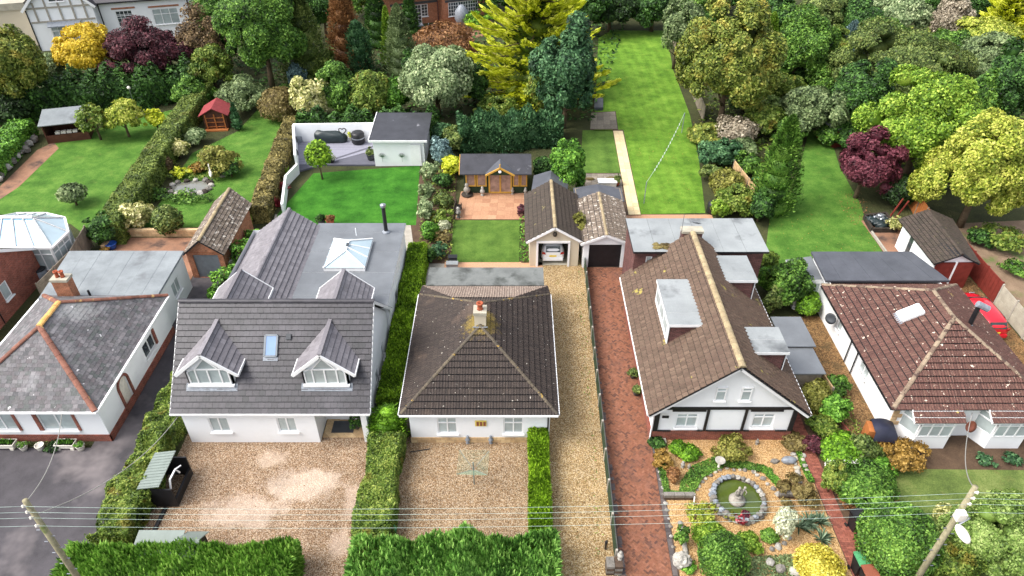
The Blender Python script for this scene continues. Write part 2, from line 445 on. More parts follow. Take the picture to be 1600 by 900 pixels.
MT['stone_white'] = mottled('white_stone', [(.3, lin((128, 124, 116))), (.7, lin((182, 178, 170)))], 3, .85, .3, 20, .02)
MT['pot_white'] = plain('white_pot', lin((214, 208, 196)), .8, .2, .15, 5)
MT['green_bin'] = plain('green_plastic', lin((74, 142, 96)), .5, .4, .08)
MT['brown_bin'] = plain('brown_plastic', lin((132, 76, 58)), .5, .4, .1)
MT['red_paint'] = plain('red_car_paint', (.62, .015, .03), .12, .6, .03, bump=0)
MT['car_white'] = plain('white_car_paint', (.8, .82, .84), .12, .6, .02, bump=0)
MT['tyre'] = plain('tyre_rubber', (.02, .02, .02), .8, .2, .2)
MT['plate'] = plain('yellow_plate', lin((226, 198, 70)), .5, .3, .1, 20)
MT['red_light'] = plain('tail_lamp', (.35, .01, .01), .15, .6, .05, bump=0)
MT['water_dark'] = plain('pond_water', lin((112, 112, 104)), .04, .8, .1, 1.2, bump=0)
MT['water_green'] = mottled('green_pond_water', [(.35, lin((62, 74, 28))), (.65, lin((78, 92, 36)))], .8, .08, .05, 6, .005, .7)
MT['wire'] = plain('pale_cable', lin((170, 190, 182)), .5, .3, .05)
MT['cable'] = plain('grey_cable', lin((150, 148, 142)), .6, .3, .05)
MT['net'] = plain('pale_green_line', lin((108, 150, 128)), .6, .2, .05)
MT['green_metal'] = plain('sage_metal', lin((118, 128, 122)), .45, .4, .08)
MT['navy'] = plain('navy_tarpaulin', lin((38, 40, 56)), .5, .4, .25, 2)
MT['teal_cover'] = plain('dark_green_cover', lin((30, 42, 44)), .45, .5, .2, 2)
MT['blue_pot'] = plain('blue_glaze', lin((44, 86, 168)), .25, .6, .1)
MT['statue'] = mottled('statue_stone', [(.3, lin((112, 106, 98))), (.7, lin((168, 162, 152)))], 5, .85, .4, 25, .02)
MT['gold'] = plain('straw_yellow', lin((212, 190, 96)), .7, .2, .15)
MT['summer_pane'] = plain('curtained_pane', lin((150, 124, 112)), .15, .5, .3, 3, bump=0)
MT['steel'] = plain('steel', lin((150, 154, 160)), .3, .5, .1, metal=.7)
MT['boat'] = plain('pale_blue_hull', lin((168, 194, 216)), .35, .5, .1)
MT['red_flower'] = plain('red_petals', lin((166, 60, 62)), .7, .2, .3, 12)
MT['red_roof'] = plain('oxide_red_felt', lin((132, 58, 60)), .85, .2, .15, 3)
MT['curtain'] = plain('curtain', lin((198, 190, 180)), .9, .1, .15, 5)
# ------------------------------------------------------------------ roofs
PROF = {
    'roman': ([0, .1, .2, .32, .5, .6, .7, .82, 1], [.004, .026, .026, .004, .004, .026, .026, .004, .004], .30, .36, .05),
    'roll': ([0, .18, .36, .55, 1], [.004, .038, .038, .004, .004], .29, .345, .045),
    'ledge': ([0, 1], [.004, .004], .34, .31, .045),
    'slate': ([0, 1], [.002, .002], .28, .215, .014),
    'small': ([0, .5, 1], [.004, .02, .004], .21, .25, .03),
}
LEN = {'roman': .87, 'roll': .88, 'ledge': .91, 'slate': 1.12, 'small': .9}   # tile length over course spacing: under 1 leaves a dark recessed joint


def tile_polys(kind, u0, v0, w=None, lift=0.0):
    us, hs, tw, g, th = PROF[kind]; tw = w or tw; L = g * LEN[kind]; out = []
    gap = .985 if len(us) > 2 else .975
    P = [(u0 + q * tw * gap, h) for q, h in zip(us, hs)]
    for (a, ha), (b, hb) in zip(P, P[1:]):
        out.append([(a, v0, ha + th + lift), (b, v0, hb + th + lift), (b, v0 + L, hb + .002), (a, v0 + L, ha + .002)])
        out.append([(a, v0, 0), (b, v0, 0), (b, v0, hb + th + lift), (a, v0, ha + th + lift)])
    a, ha = P[0]; out.append([(a, v0 + L, 0), (a, v0, 0), (a, v0, ha + th + lift), (a, v0 + L, ha + .002)])
    b, hb = P[-1]; out.append([(b, v0, 0), (b, v0 + L, 0), (b, v0 + L, hb + .002), (b, v0, hb + th + lift)])
    return out


def clip(poly, edges):
    for (ax, ay, nx, ny) in edges:
        out = []; n = len(poly)
        for i in range(n):
            p, q = poly[i], poly[(i + 1) % n]
            dp = (p[0] - ax) * nx + (p[1] - ay) * ny; dq = (q[0] - ax) * nx + (q[1] - ay) * ny
            if dp >= 0: out.append(p)
            if (dp >= 0) != (dq >= 0):
                t = dp / (dp - dq); out.append(tuple(p[k] + (q[k] - p[k]) * t for k in range(3)))
        poly = out
        if len(poly) < 3: return None
    return poly


def roof_frame(pts):
    pts = [Vector(p) for p in pts]
    u = (pts[1] - pts[0]).normalized(); n = Vector((0, 0, 0))
    for i in range(1, len(pts) - 1): n += (pts[i] - pts[0]).cross(pts[i + 1] - pts[0])
    n.normalize()
    return pts, pts[0], u, n.cross(u), n


def tiled_roof(root, faces, kind, mat, deckmat, single=300, name='roof', over=.05, deck=.1, holes=()):
    """faces: convex roof planes, each listed anticlockwise from above starting with its eave edge"""
    d = M()
    for pts in faces: d.ext([Vector(p) - Vector((0, 0, .025)) for p in pts], (0, 0, -deck))
    roof = d.build(name, deckmat, root)
    us, hs, tw, g, th = PROF[kind]
    whole = []; rest = M()
    for fi, pts in enumerate(faces):
        pts, o, u, v, n = roof_frame(pts)
        P2 = [((p - o).dot(u), (p - o).dot(v)) for p in pts]
        E = []
        for i in range(len(P2)):
            a, b = P2[i], P2[(i + 1) % len(P2)]; dx, dy = b[0] - a[0], b[1] - a[1]; l = math.hypot(dx, dy)
            if l < 1e-6: continue
            nx, ny = -dy / l, dx / l; off = over if i == 0 else 0
            E.append((a[0] - nx * off, a[1] - ny * off, nx, ny))
        umin, umax = min(p[0] for p in P2), max(p[0] for p in P2); vmax = max(p[1] for p in P2)
        for r in range(int((vmax + over) / g) + 1):
            v0 = -over + r * g
            u0 = umin - tw * (1 + (.5 * (r % 2) if kind in ('ledge', 'slate', 'small') else 0)) - .03
            while u0 < umax:
                w = tw * (1 + (rnd.uniform(-.06, .06) if kind == 'slate' else 0))
                corners = [(u0 + .004, v0 + .001), (u0 + w - .004, v0 + .001), (u0 + w - .004, v0 + g * 1.13), (u0 + .004, v0 + g * 1.13)]
                inside = all((x - e[0]) * e[2] + (y - e[1]) * e[3] >= -1e-4 for x, y in corners for e in E)
                c = o + u * (u0 + w / 2) + v * (v0 + g / 2)
                if any(h[0] < c.x < h[1] and h[2] < c.y < h[3] for h in holes): u0 += w; continue
                if inside:
                    vis = n.dot((Vector((0, 0, H)) - c).normalized())
                    whole.append((c.length / max(vis, .05) if False else (c - Vector((0, 0, H))).length / max(vis, .1) ** .5, o, u, v, n, u0, v0, w))
                else:
                    for pl in tile_polys(kind, u0, v0, w):
                        q = clip(pl, E)
                        if q: rest.add([o + u * a + v * b + n * h for a, b, h in q], [tuple(range(len(q)))])
                u0 += w
    whole.sort(key=lambda t: t[0])
    me = None
    for i, (_, o, u, v, n, u0, v0, w) in enumerate(whole):
        lift = rnd.uniform(-.004, .006)
        if i < single:
            if me is None:
                m = M()
                for pl in tile_polys(kind, 0, 0): m.add(pl, [tuple(range(len(pl)))])
                me = bpy.data.meshes.new('roof_tile'); me.from_pydata(m.v, [], m.f); me.materials.append(mat); me.update()
            t = link('roof_tile', me, roof)
            k = rnd.uniform(-.006, .006)
            uu = (u + n * k).normalized(); nn = uu.cross(v).normalized()
            R = Matrix((uu, v, nn)).transposed().to_4x4(); R.translation = o + u * u0 + v * v0 + n * max(0, lift) - ORG[roof.name]
            if abs(w - tw) > 1e-5: R = R @ Matrix.Diagonal((w / tw, 1, 1, 1))
            t.matrix_local = R
        else:
            for pl in tile_polys(kind, u0, v0, w, lift): rest.add([o + u * a + v * b + n * h for a, b, h in pl], [(0, 1, 2, 3)])
    if rest.v: tagp(rest.build('tile_courses', mat, roof), kind='stuff')
    return roof


def ridge(roof, p0, p1, mat, r=.13, step=.43, name='ridge_tile', dz=.05):
    p0, p1 = Vector(p0) + Vector((0, 0, dz)), Vector(p1) + Vector((0, 0, dz)); d = p1 - p0; L = d.length; d.normalize()
    s = d.cross(Vector((0, 0, 1))).normalized(); up = s.cross(d)
    n = max(1, round(L / step)); st = L / n
    m = M(); K = 5
    for x, rr in ((0, r), (st * 1.05, r * .9)):
        for k in range(K + 1):
            a = math.pi * k / K; m.v.append((rr * 1.1 * math.cos(a), x, rr * .75 * math.sin(a) - .05))
    for k in range(K): m.f.append((k, k + 1, K + 2 + k, K + 1 + k))
    m.f.append(tuple(range(K, -1, -1))); m.f.append(tuple(range(K + 1, 2 * K + 2)))
    me = bpy.data.meshes.new(name); me.from_pydata(m.v, [], m.f); me.materials.append(mat); me.update()
    for i in range(n):
        t = link(name, me, roof)
        R = Matrix((s, d, up)).transposed().to_4x4(); R.translation = p0 + d * st * i + Vector((0, 0, rnd.uniform(-.006, .01))) - ORG[roof.name]
        t.matrix_local = R


def hip_faces(x0, x1, y0, y1, z, rise, ya, yb, xm=None):
    xm = (x0 + x1) / 2 if xm is None else xm
    A, B = (xm, ya, z + rise), (xm, yb, z + rise)
    return [[(x0, y0, z), (x1, y0, z), A], [(x1, y0, z), (x1, y1, z), B, A], [(x1, y1, z), (x0, y1, z), B], [(x0, y1, z), (x0, y0, z), A, B]], A, B


def fascia(root, pts, z, mat, h=.16, t=.03, closed=True, name='fascia'):
    m = M(); n = len(pts)
    for i in range(n if closed else n - 1):
        a, b = pts[i], pts[(i + 1) % n]
        m.bar((a[0], a[1], z - h / 2 - .02), (b[0], b[1], z - h / 2 - .02), t, h)
    return m.build(name, mat, root)


def gutter(root, a, b, mat, r=.06, name='gutter'):
    m = M(); m.bar(a, b, r * 2, r * 1.5); return m.build(name, mat, root)


def downpipe(root, x, y, z0, z1, mat, r=.04):
    return M().tube([(x, y, z0), (x, y, z1)], r, 6).build('downpipe', mat, root)


def flat_roof(root, poly, z, mat, th=.14, strip=1.0, along='x', name='flat_roof', edge=None, drop=.0):
    """felt roof: a slab with a run of felt sheets, each lapping the last; poly = 4 corners anticlockwise from front-left"""
    m = M().prism(poly, z - th, z)
    r = m.build(name, edge or mat, root)
    P = [Vector((p[0], p[1], 0)) for p in poly]
    if along == 'x': L = (P[1] - P[0]).length
    else: L = (P[3] - P[0]).length
    n = max(1, round(L / strip)); ins = .05
    for i in range(n):
        a, b = i / n, (i + 1) / n
        if along == 'x': q = [P[0].lerp(P[1], a), P[0].lerp(P[1], b), P[3].lerp(P[2], b), P[3].lerp(P[2], a)]
        else: q = [P[0].lerp(P[3], a), P[1].lerp(P[2], a), P[1].lerp(P[2], b), P[0].lerp(P[3], b)]
        c = sum(q, Vector()) / 4
        if along == 'x': q = [p + (Vector((.012, 0, 0)) if k in (0, 3) else Vector((-.0, 0, 0))) for k, p in enumerate(q)]
        else: q = [p + (Vector((0, .012, 0)) if k in (0, 1) else Vector()) for k, p in enumerate(q)]
        zz = z + .006 + (i % 2) * .006
        M().prism([(p.x, p.y) for p in q], z + .001, zz).build('felt_sheet', mat, r)
    return r

# ------------------------------------------------------------------ walls and windows
REV = .13


def wall_run(m, a, b, z0, z1, ops, top=None):
    """wall face from a to b (2D; outside on the right), openings (s0, s1, zlo, zhi)"""
    a, b = Vector((*a, 0)), Vector((*b, 0)); d = b - a; L = d.length; d.normalize(); n = Vector((d.y, -d.x, 0))
    S_ = sorted({0, L, *[o[0] for o in ops], *[o[1] for o in ops]}); Z = sorted({z0, z1, *[o[2] for o in ops], *[o[3] for o in ops]})
    pt = lambda s, z, k=0: tuple(a + d * s + Vector((0, 0, z)) - n * k)
    for s0, s1 in zip(S_, S_[1:]):
        for q0, q1 in zip(Z, Z[1:]):
            sm, zm = (s0 + s1) / 2, (q0 + q1) / 2
            if any(o[0] < sm < o[1] and o[2] < zm < o[3] for o in ops): continue
            m.poly([pt(s0, q0), pt(s1, q0), pt(s1, q1), pt(s0, q1)])
    for s0, s1, q0, q1 in [o[:4] for o in ops]:
        m.poly([pt(s0, q0), pt(s0, q0, REV), pt(s0, q1, REV), pt(s0, q1)][::-1]); m.poly([pt(s1, q0), pt(s1, q0, REV), pt(s1, q1, REV), pt(s1, q1)])
        m.poly([pt(s0, q0), pt(s1, q0), pt(s1, q0, REV), pt(s0, q0, REV)]); m.poly([pt(s0, q1), pt(s0, q1, REV), pt(s1, q1, REV), pt(s1, q1)])
        m.poly([pt(s0, q0, REV), pt(s1, q0, REV), pt(s1, q1, REV), pt(s0, q1, REV)])
    return a, d, n


def window(root, a, d, n, s0, s1, z0, z1, cols=2, rows=(1,), pane='pane', fr='white_trim', fw=.07, inset=.06, sill=True, name='window', bars=None):
    """casement: rows = list of relative heights bottom to top"""
    a, d, n = Vector(a), Vector(d), Vector(n)
    o = a + d * s0 - n * inset; w = s1 - s0; h = z1 - z0
    pt = lambda s, z, k=0: o + d * s + Vector((0, 0, z0 + z)) + n * k
    m = M(); cw = (w - fw) / cols; tot = sum(rows); zs = [0]
    for r in rows: zs.append(zs[-1] + (h - fw) * r / tot)
    for i in range(cols + 1): m.bar(pt(fw / 2 + cw * i, fw), pt(fw / 2 + cw * i, h - fw), .05, fw, d)
    for z in zs: m.bar(pt(0, z + fw / 2), pt(w, z + fw / 2), .056, fw)
    f = m.build(name, MT[fr], root)
    for i in range(cols):
        for j in range(len(rows)):
            x0, x1 = fw / 2 + cw * i, fw / 2 + cw * (i + 1)
            q = M().ext([pt(x0, zs[j] + fw / 2, -.02), pt(x1, zs[j] + fw / 2, -.02), pt(x1, zs[j + 1] + fw / 2, -.02), pt(x0, zs[j + 1] + fw / 2, -.02)], tuple(n * .012))
            q.build('pane', MT[pane], f)
    if bars:
        m = M(); nx, nz = bars
        for i in range(cols):
            for k in range(1, nx): m.bar(pt(fw / 2 + cw * (i + k / nx), 0), pt(fw / 2 + cw * (i + k / nx), h), .04, .035, d)
        for k in range(1, nz): m.bar(pt(0, h * k / nz), pt(w, h * k / nz), .036, .035)
        m.build('glazing_bars', MT[fr], f)
    if sill:
        M().bar(pt(-.06, -.03, inset + .03), pt(w + .06, -.03, inset + .03), .2, .06).build('sill', MT['white_trim'], f)
    return f


def walls(root, pts, z0, z1, mat, ops=None, gables=None, name='wall'):
    """closed wall ring, pts anticlockwise; ops {edge: [(s0,s1,zlo,zhi,{window options})]}; gables: extra polygons"""
    m = M(); ops = ops or {}
    for i in range(len(pts)):
        a, b = pts[i], pts[(i + 1) % len(pts)]
        A, d, n = wall_run(m, a, b, z0, z1, ops.get(i, []))
        for o in ops.get(i, []):
            if len(o) > 4 and o[4] is not None: window(root, A, d, n, *o[:4], **o[4])
    for g in gables or []: m.ext(g[0], g[1])
    return m.build(name, mat, root)


def plinth(root, pts, h, mat, t=.03, name='plinth', edges=None):
    m = M(); c = Vector((sum(p[0] for p in pts) / len(pts), sum(p[1] for p in pts) / len(pts), 0))
    for i in (edges if edges is not None else range(len(pts))):
        a, b = Vector((*pts[i], 0)), Vector((*pts[(i + 1) % len(pts)], 0)); d = (b - a).normalized(); n = Vector((d.y, -d.x, 0))
        m.ext([a - d * t, b + d * t, b + d * t + Vector((0, 0, h)), a - d * t + Vector((0, 0, h))], n * t)
    return m.build(name, mat, root)


def chimney(root, x, y, z0, z1, sx, sy, mat, pots=1, potmat='terracotta', name='chimney', cap='concrete', potr=.13):
    m = M().box(x - sx / 2, x + sx / 2, y - sy / 2, y + sy / 2, z0, z1)
    c = m.build(name, MT[mat], root)
    M().box(x - sx / 2 - .05, x + sx / 2 + .05, y - sy / 2 - .05, y + sy / 2 + .05, z1 - .16, z1 + .01).build('chimney_cap', MT[cap], c)
    for i in range(pots):
        px = x + (i - (pots - 1) / 2) * .32
        M().lathe([(potr, z1), (potr * .85, z1 + .1), (potr * .8, z1 + .32), (potr * 1.1, z1 + .36), (potr * 1.1, z1 + .44), (potr * .75, z1 + .45), (potr * .7, z1 + .3)], 12, (px, y, 0)).build('chimney_pot', MT[potmat], c, True)
    return c

# ------------------------------------------------------------------ foliage
def np_mesh(name, V, quads=None, tris=None, mat=None):
    me = bpy.data.meshes.new(name); V = np.asarray(V, np.float32)
    nq = 0 if quads is None else len(quads); ntr = 0 if tris is None else len(tris)
    me.vertices.add(len(V)); me.vertices.foreach_set('co', V.ravel())
    idx = []; 
    if nq: idx.append(np.asarray(quads, np.int32).ravel())
    if ntr: idx.append(np.asarray(tris, np.int32).ravel())
    idx = np.concatenate(idx); me.loops.add(len(idx)); me.loops.foreach_set('vertex_index', idx)
    st = np.concatenate([np.arange(nq) * 4, nq * 4 + np.arange(ntr) * 3]).astype(np.int32)
    me.polygons.add(nq + ntr); me.polygons.foreach_set('loop_start', st)
    me.materials.append(mat); me.update(calc_edges=True)
    return me


def unit(a): return a / np.maximum(np.linalg.norm(a, axis=1, keepdims=True), 1e-6)


def rdir(g, n): return unit(g.normal(size=(n, 3)))


def leaf_quads(g, P, D, L, Wd, mode='flat', jit=.8, up=.25):
    """P points, D outward directions; 'flat' leaves face outward, 'spray' leaves point outward"""
    n = len(P); J = rdir(g, n)
    if mode == 'flat':
        nrm = unit(D + J * jit + np.array([0, 0, up])); a = unit(np.cross(nrm, rdir(g, n)))
    else:
        a = unit(D + J * jit + np.array([0, 0, up])); nrm = unit(np.cross(a, np.cross(D + J * .5, a) + 1e-4))
        nrm = unit(D + rdir(g, n) * .6 - a * np.sum((D) * a, 1, keepdims=True))
    b = unit(np.cross(nrm, a))
    s = g.uniform(.45, 1.5, (n, 1))
    l = L * s / 2; w = Wd * s / 2
    base = P - a * l; tip = P + a * l; mid = P - a * l * .15
    V = np.stack([base, mid + b * w, tip, mid - b * w], 1).reshape(-1, 3)
    return V, np.arange(4 * n).reshape(-1, 4)


def core_mesh(cs, rs, sub=1):
    v, f = ICO[sub]; f = np.array(f)
    V = (v[None] * rs[:, None, :] + cs[:, None, :]).reshape(-1, 3)
    T = (f[None] + (np.arange(len(cs)) * len(v))[:, None, None]).reshape(-1, 3)
    return V, T


def crown_mesh(name, rh, rv, kind, leaf, seed, mat, dens=1.0, ry=None):
    """foliage crown about its own centre; kind round / cone / column / loose / ball / tuft"""
    g = np.random.default_rng(seed); ry = ry or rh; R = np.array([rh, ry, rv])
    mode = 'flat'; jit = .8; up = .25; asp = .55
    if kind == 'ball':
        n = int(dens * 6.5 * (rh * ry + rh * rv * 1.6) / (leaf * leaf * asp / 2))
        D = rdir(g, n); D[:, 2] = np.where(D[:, 2] < -.75, -D[:, 2], D[:, 2])
        bump = 1 + .05 * np.sin(D[:, 0] * 7 + seed) * np.sin(D[:, 1] * 6) + .04 * np.sin(D[:, 2] * 9)
        P = D * R * (bump * g.uniform(.88, 1.06, n))[:, None]
        cs, rs = np.zeros((1, 3)), R[None] * .84; sub = 2
    elif kind in ('cone', 'column'):
        n = int(dens * 4.2 * (math.pi * rh * 2 * rv) / (leaf * leaf * asp / 2) * (.62 if kind == 'cone' else .9))
        t = g.uniform(0, 1, n) ** (1.55 if kind == 'cone' else 1.0); th = g.uniform(0, 2 * math.pi, n)
        prof = (t ** .62 if kind == 'cone' else np.minimum(1, (t * 3.2) ** .6)) * np.where(t > .9, 1 - (t - .9) * 3, 1)
        lob = 1 + .13 * np.sin(th * 5 + t * 9 + seed) * np.sin(t * 13 + th * 4) + .1 * np.sin(th * 9 - t * 15 + seed) + .07 * np.sin(th * 17 + t * 29)
        rr = prof * lob * g.uniform(.72, 1.08, n)
        P = np.stack([rr * rh * np.cos(th), rr * ry * np.sin(th), rv * (1 - 2 * t)], 1)
        D = unit(np.stack([np.cos(th), np.sin(th), np.full(n, .55)], 1)); mode = 'spray'; jit = .55; up = .3; asp = .42
        K = 7; tt = (np.arange(K) + .7) / K
        pk = tt ** .62 if kind == 'cone' else np.minimum(1, (tt * 3.2) ** .6)
        cs = np.stack([0 * tt, 0 * tt, rv * (1 - 2 * tt)], 1); rs = np.stack([pk * rh * .66, pk * ry * .66, np.full(K, rv / K * 1.5)], 1); sub = 2
    else:
        K = {'round': 26, 'loose': 22, 'tuft': 12, 'lobed': 40}[kind]
        i = np.arange(K) + .5; ph = i * 2.39996 + g.uniform(0, 6); cz = 1 - 1.45 * i / K
        cz = np.clip(cz + g.uniform(-.12, .12, K), -.55, 1); sr = np.sqrt(np.maximum(0, 1 - cz * cz))
        Dl = np.stack([sr * np.cos(ph), sr * np.sin(ph), cz], 1)
        out = g.uniform(.5, .92, (K, 1)) if kind != 'loose' else g.uniform(.45, .95, (K, 1))
        rl = (g.uniform(.2, .42, K) if kind != 'lobed' else g.uniform(.14, .34, K))
        warp = 1 + .16 * np.sin(Dl[:, :1] * 2.6 + seed) + .14 * np.sin(Dl[:, 1:2] * 3.1 + seed * 2.3 + Dl[:, 2:] * 2)
        cs = Dl * out * R * warp; rs = rl[:, None] * R * np.array([1, 1, .9])
        area = (rs[:, 0] * rs[:, 2]); tot = area.sum() * 4 * math.pi * .62
        n = int(dens * 2.0 * tot / (leaf * leaf * asp / 2) * (.6 if kind == 'loose' else 1))
        k = g.choice(K, n, p=area / area.sum())
        D = rdir(g, n); dd = np.sum(D * Dl[k], 1); fl = dd < -.2; D[fl] = -D[fl]
        P = cs[k] + D * rs[k] * (1.18 - .62 * g.uniform(0, 1, (n, 1)) ** 1.6)
        D = unit(D * .6 + Dl[k] * .5); sub = 1
        rs = rs * (.74 if kind != 'loose' else .45)
        cs = np.concatenate([cs, [[0, 0, -.05 * rv]]]); rs = np.concatenate([rs, [R * (.5 if kind != 'loose' else .35)]])
    V, Q = leaf_quads(g, P, D, leaf, leaf * asp, mode, jit, up)
    CV, CTR = core_mesh(cs, rs, sub)
    return np_mesh(name, np.concatenate([V, CV]), Q, CTR + len(V), mat)


def trunk_mesh(h, r, rh, seed, limbs=5, lean=.1):
    rr = random.Random(seed); m = M(); lx, ly = rr.uniform(-lean, lean) * h, rr.uniform(-lean, lean) * h
    m.tube([(0, 0, -.1), (lx * .2, ly * .2, h * .35), (lx * .6, ly * .6, h * .7), (lx, ly, h)], [r * 1.25, r, r * .75, r * .4], 8)
    for k in range(limbs):
        a = k * 2.4 + rr.uniform(0, 1); z = h * rr.uniform(.4, .75); e = rh * rr.uniform(.5, .8)
        m.tube([(lx * .5, ly * .5, z), (math.cos(a) * e * .5, math.sin(a) * e * .5, z + e * .35), (math.cos(a) * e, math.sin(a) * e, z + e * .6)], [r * .5, r * .32, r * .12], 5)
    return m


LEAFK = .0042
TREES = 0


def plant(px, py, rx, ry, matn, label, name='shrub', cat='shrub', kind='round', clear=0.1, dens=1.0, leafk=1.0, group=None, trunk=None, zc=None, barkm='bark', limbs=5):
    """a tree or shrub whose crown the photograph shows centred at px,py with half-extents rx,ry: solved for its place on the ground and its real size"""
    global TREES
    TREES += 1; z = zc or 1.5
    for _ in range(12):
        p = at(px, py, z); d = depth(p); rh = rx * d / F
        el = math.atan2(H - z, p[1]); rp = ry * d / F
        q = (rp ** 2 - (rh * math.sin(el)) ** 2) / math.cos(el) ** 2
        rv = min(max(math.sqrt(max(q, 0)), .45 * rh), 3.2 * rh)
        if zc is None: z = rv * .97 + clear
    base = (p[0], p[1], 0)
    root = thing(name, label, cat, base, rnd.uniform(0, 6.28) if kind not in ('spire',) else 0, group, local=True)
    leaf = LEAFK * d * leafk * (.82 if d > 70 else 1)
    me = crown_mesh('crown', rh, rv, kind, leaf, TREES * 13 + 5, LM[matn], dens)
    c = link('crown' if cat in ('tree', 'conifer') else 'foliage', me, root); c.location = (0, 0, z)
    th = max(z - rv * .2, .15); tr = max(.03, min(.28, rh * .07))
    if kind in ('cone', 'column'): m = trunk_mesh(z, tr, 0, TREES, 0, .01)
    else: m = trunk_mesh(th, tr, rh * .9, TREES, limbs if rh > .8 else 3)
    m.build('trunk' if cat in ('tree', 'conifer') else 'stem', MT[barkm], root, True)
    return root


def hedge(path, w, h, matn, label, leaf=.15, mode='flat', dens=1.0, name='hedge', cat='hedge', wob=.08, round_=.25, z0=0.0, asp=.5, group=None, jit=.8, up=.25, wend=None):
    """clipped hedge along a ground path: leaf cards over a solid core"""
    global TREES
    TREES += 1; g = np.random.default_rng(TREES * 7 + 1)
    P = [Vector((p[0], p[1], 0)) for p in path]; seg = [(P[i + 1] - P[i]).length for i in range(len(P) - 1)]; L = sum(seg)
    base = P[0].lerp(P[-1], .5); root = thing(name, label, cat, tuple(base), 0, group)
    cum = np.concatenate([[0], np.cumsum(seg)]); xy = np.array([(p.x, p.y) for p in P])
    def along(s):
        x = np.interp(s, cum, xy[:, 0]); y = np.interp(s, cum, xy[:, 1])
        i = np.clip(np.searchsorted(cum, s, side='right') - 1, 0, len(seg) - 1)
        dv = unit(xy[1:] - xy[:-1])[i]
        return x, y, dv
    hv = (lambda s: h) if not isinstance(h, (list, tuple)) else (lambda s: np.interp(s / L, np.linspace(0, 1, len(h)), h))
    wv = (lambda s: w) if not isinstance(w, (list, tuple)) else (lambda s: np.interp(s / L, np.linspace(0, 1, len(w)), w))
    hm = h if not isinstance(h, (list, tuple)) else max(h); wm = w if not isinstance(w, (list, tuple)) else max(w)
    per = 2 * hm + wm; n = int(dens * 2.6 * (L * per + 2 * wm * hm) / (leaf * leaf * asp / 2))
    ne = int(n * wm * hm * 2 / (L * per + 2 * wm * hm)); n1 = n - ne
    s = g.uniform(0, L, n1); q = g.uniform(0, per, n1)
    hh = hv(s) * (1 + wob * np.sin(s * 1.7 + TREES) * .6 + wob * .5 * np.sin(s * 4.1)); ww = wv(s) * (1 + wob * np.sin(s * 1.3 + 2))
    x, y, dv = along(s); nl = np.stack([-dv[:, 1], dv[:, 0]], 1)
    side = np.where(q < hm, -1, np.where(q < hm + wm, 0, 1)); f = np.where(side == -1, q / hm, np.where(side == 1, (q - hm - wm) / hm, (q - hm) / wm))
    off = np.where(side == 0, (f - .5) * ww, side * ww / 2); zz = np.where(side == 0, hh, f * hh)
    rnd_ = round_; t = np.clip((np.abs(off) / (ww / 2) - (1 - rnd_)) / rnd_, 0, 1) * np.clip((zz / hh - (1 - rnd_)) / rnd_, 0, 1)
    zz = zz - t * hh * rnd_ * .35; off = off * (1 - t * .06)
    jr = g.uniform(-.5, .12, n1) * leaf * 1.3
    bulge = wob * wm * .35 * (np.sin(s * 5.3 + zz * 4) * np.sin(s * 2.1 + off * 5))
    D = np.stack([nl[:, 0] * np.sign(off) * (side != 0), nl[:, 1] * np.sign(off) * (side != 0), (side == 0) * 1.0], 1)
    D = unit(D + np.stack([nl[:, 0] * off / ww * t, nl[:, 1] * off / ww * t, t], 1) * .8)
    PP = np.stack([x + nl[:, 0] * off, y + nl[:, 1] * off, zz], 1) + D * (jr + bulge)[:, None]
    # ends
    e = g.integers(0, 2, ne); oe = g.uniform(-.5, .5, ne); ze = g.uniform(0, 1, ne)
    se = np.where(e == 0, 0.0, L); xe, ye, de = along(np.clip(se, 1e-4, L - 1e-4)); nle = np.stack([-de[:, 1], de[:, 0]], 1)
    De = np.stack([de[:, 0] * (2 * e - 1), de[:, 1] * (2 * e - 1), 0 * ze], 1)
    Pe = np.stack([xe + nle[:, 0] * oe * wv(se), ye + nle[:, 1] * oe * wv(se), ze * hv(se)], 1) + De * (g.uniform(-.3, .1, ne) * leaf)[:, None]
    PP = np.concatenate([PP, Pe]); D = np.concatenate([D, De]); PP[:, 2] = np.maximum(PP[:, 2], .02) + z0
    V, Q = leaf_quads(g, PP, D, leaf, leaf * asp, mode, jit, up)
    # core: ribbed box along the path
    K = max(2, int(L / 1.0)); ss = np.linspace(.06, L - .06, K); cx, cy, cd = along(ss); cn = np.stack([-cd[:, 1], cd[:, 0]], 1)
    ins = leaf * .6; ring = []
    for k in range(K):
        a = wv(ss[k]) / 2 * (1 - wob * 1.1) - ins; b = hv(ss[k]) * (1 - wob * 1.1) - ins * 1.6
        for o_, z_ in ((-a, 0), (-a, b * .85), (-a * .8, b), (a * .8, b), (a, b * .85), (a, 0)):
            ring.append((cx[k] + cn[k, 0] * o_, cy[k] + cn[k, 1] * o_, z_ + z0))
    T = []
    for k in range(K - 1):
        for j in range(5):
            a, b = k * 6 + j, (k + 1) * 6 + j
            T += [(a, a + 1, b + 1), (a, b + 1, b)]
    for k in (0, K - 1):
        for j in range(1, 5): T.append((k * 6, k * 6 + j, k * 6 + j + 1))
    CV = np.array(ring)
    VV = np.concatenate([V, CV]) - np.array(base)
    me = np_mesh('foliage', VV, Q, np.array(T) + len(V), LM[matn])
    link('foliage', me, root)
    return root


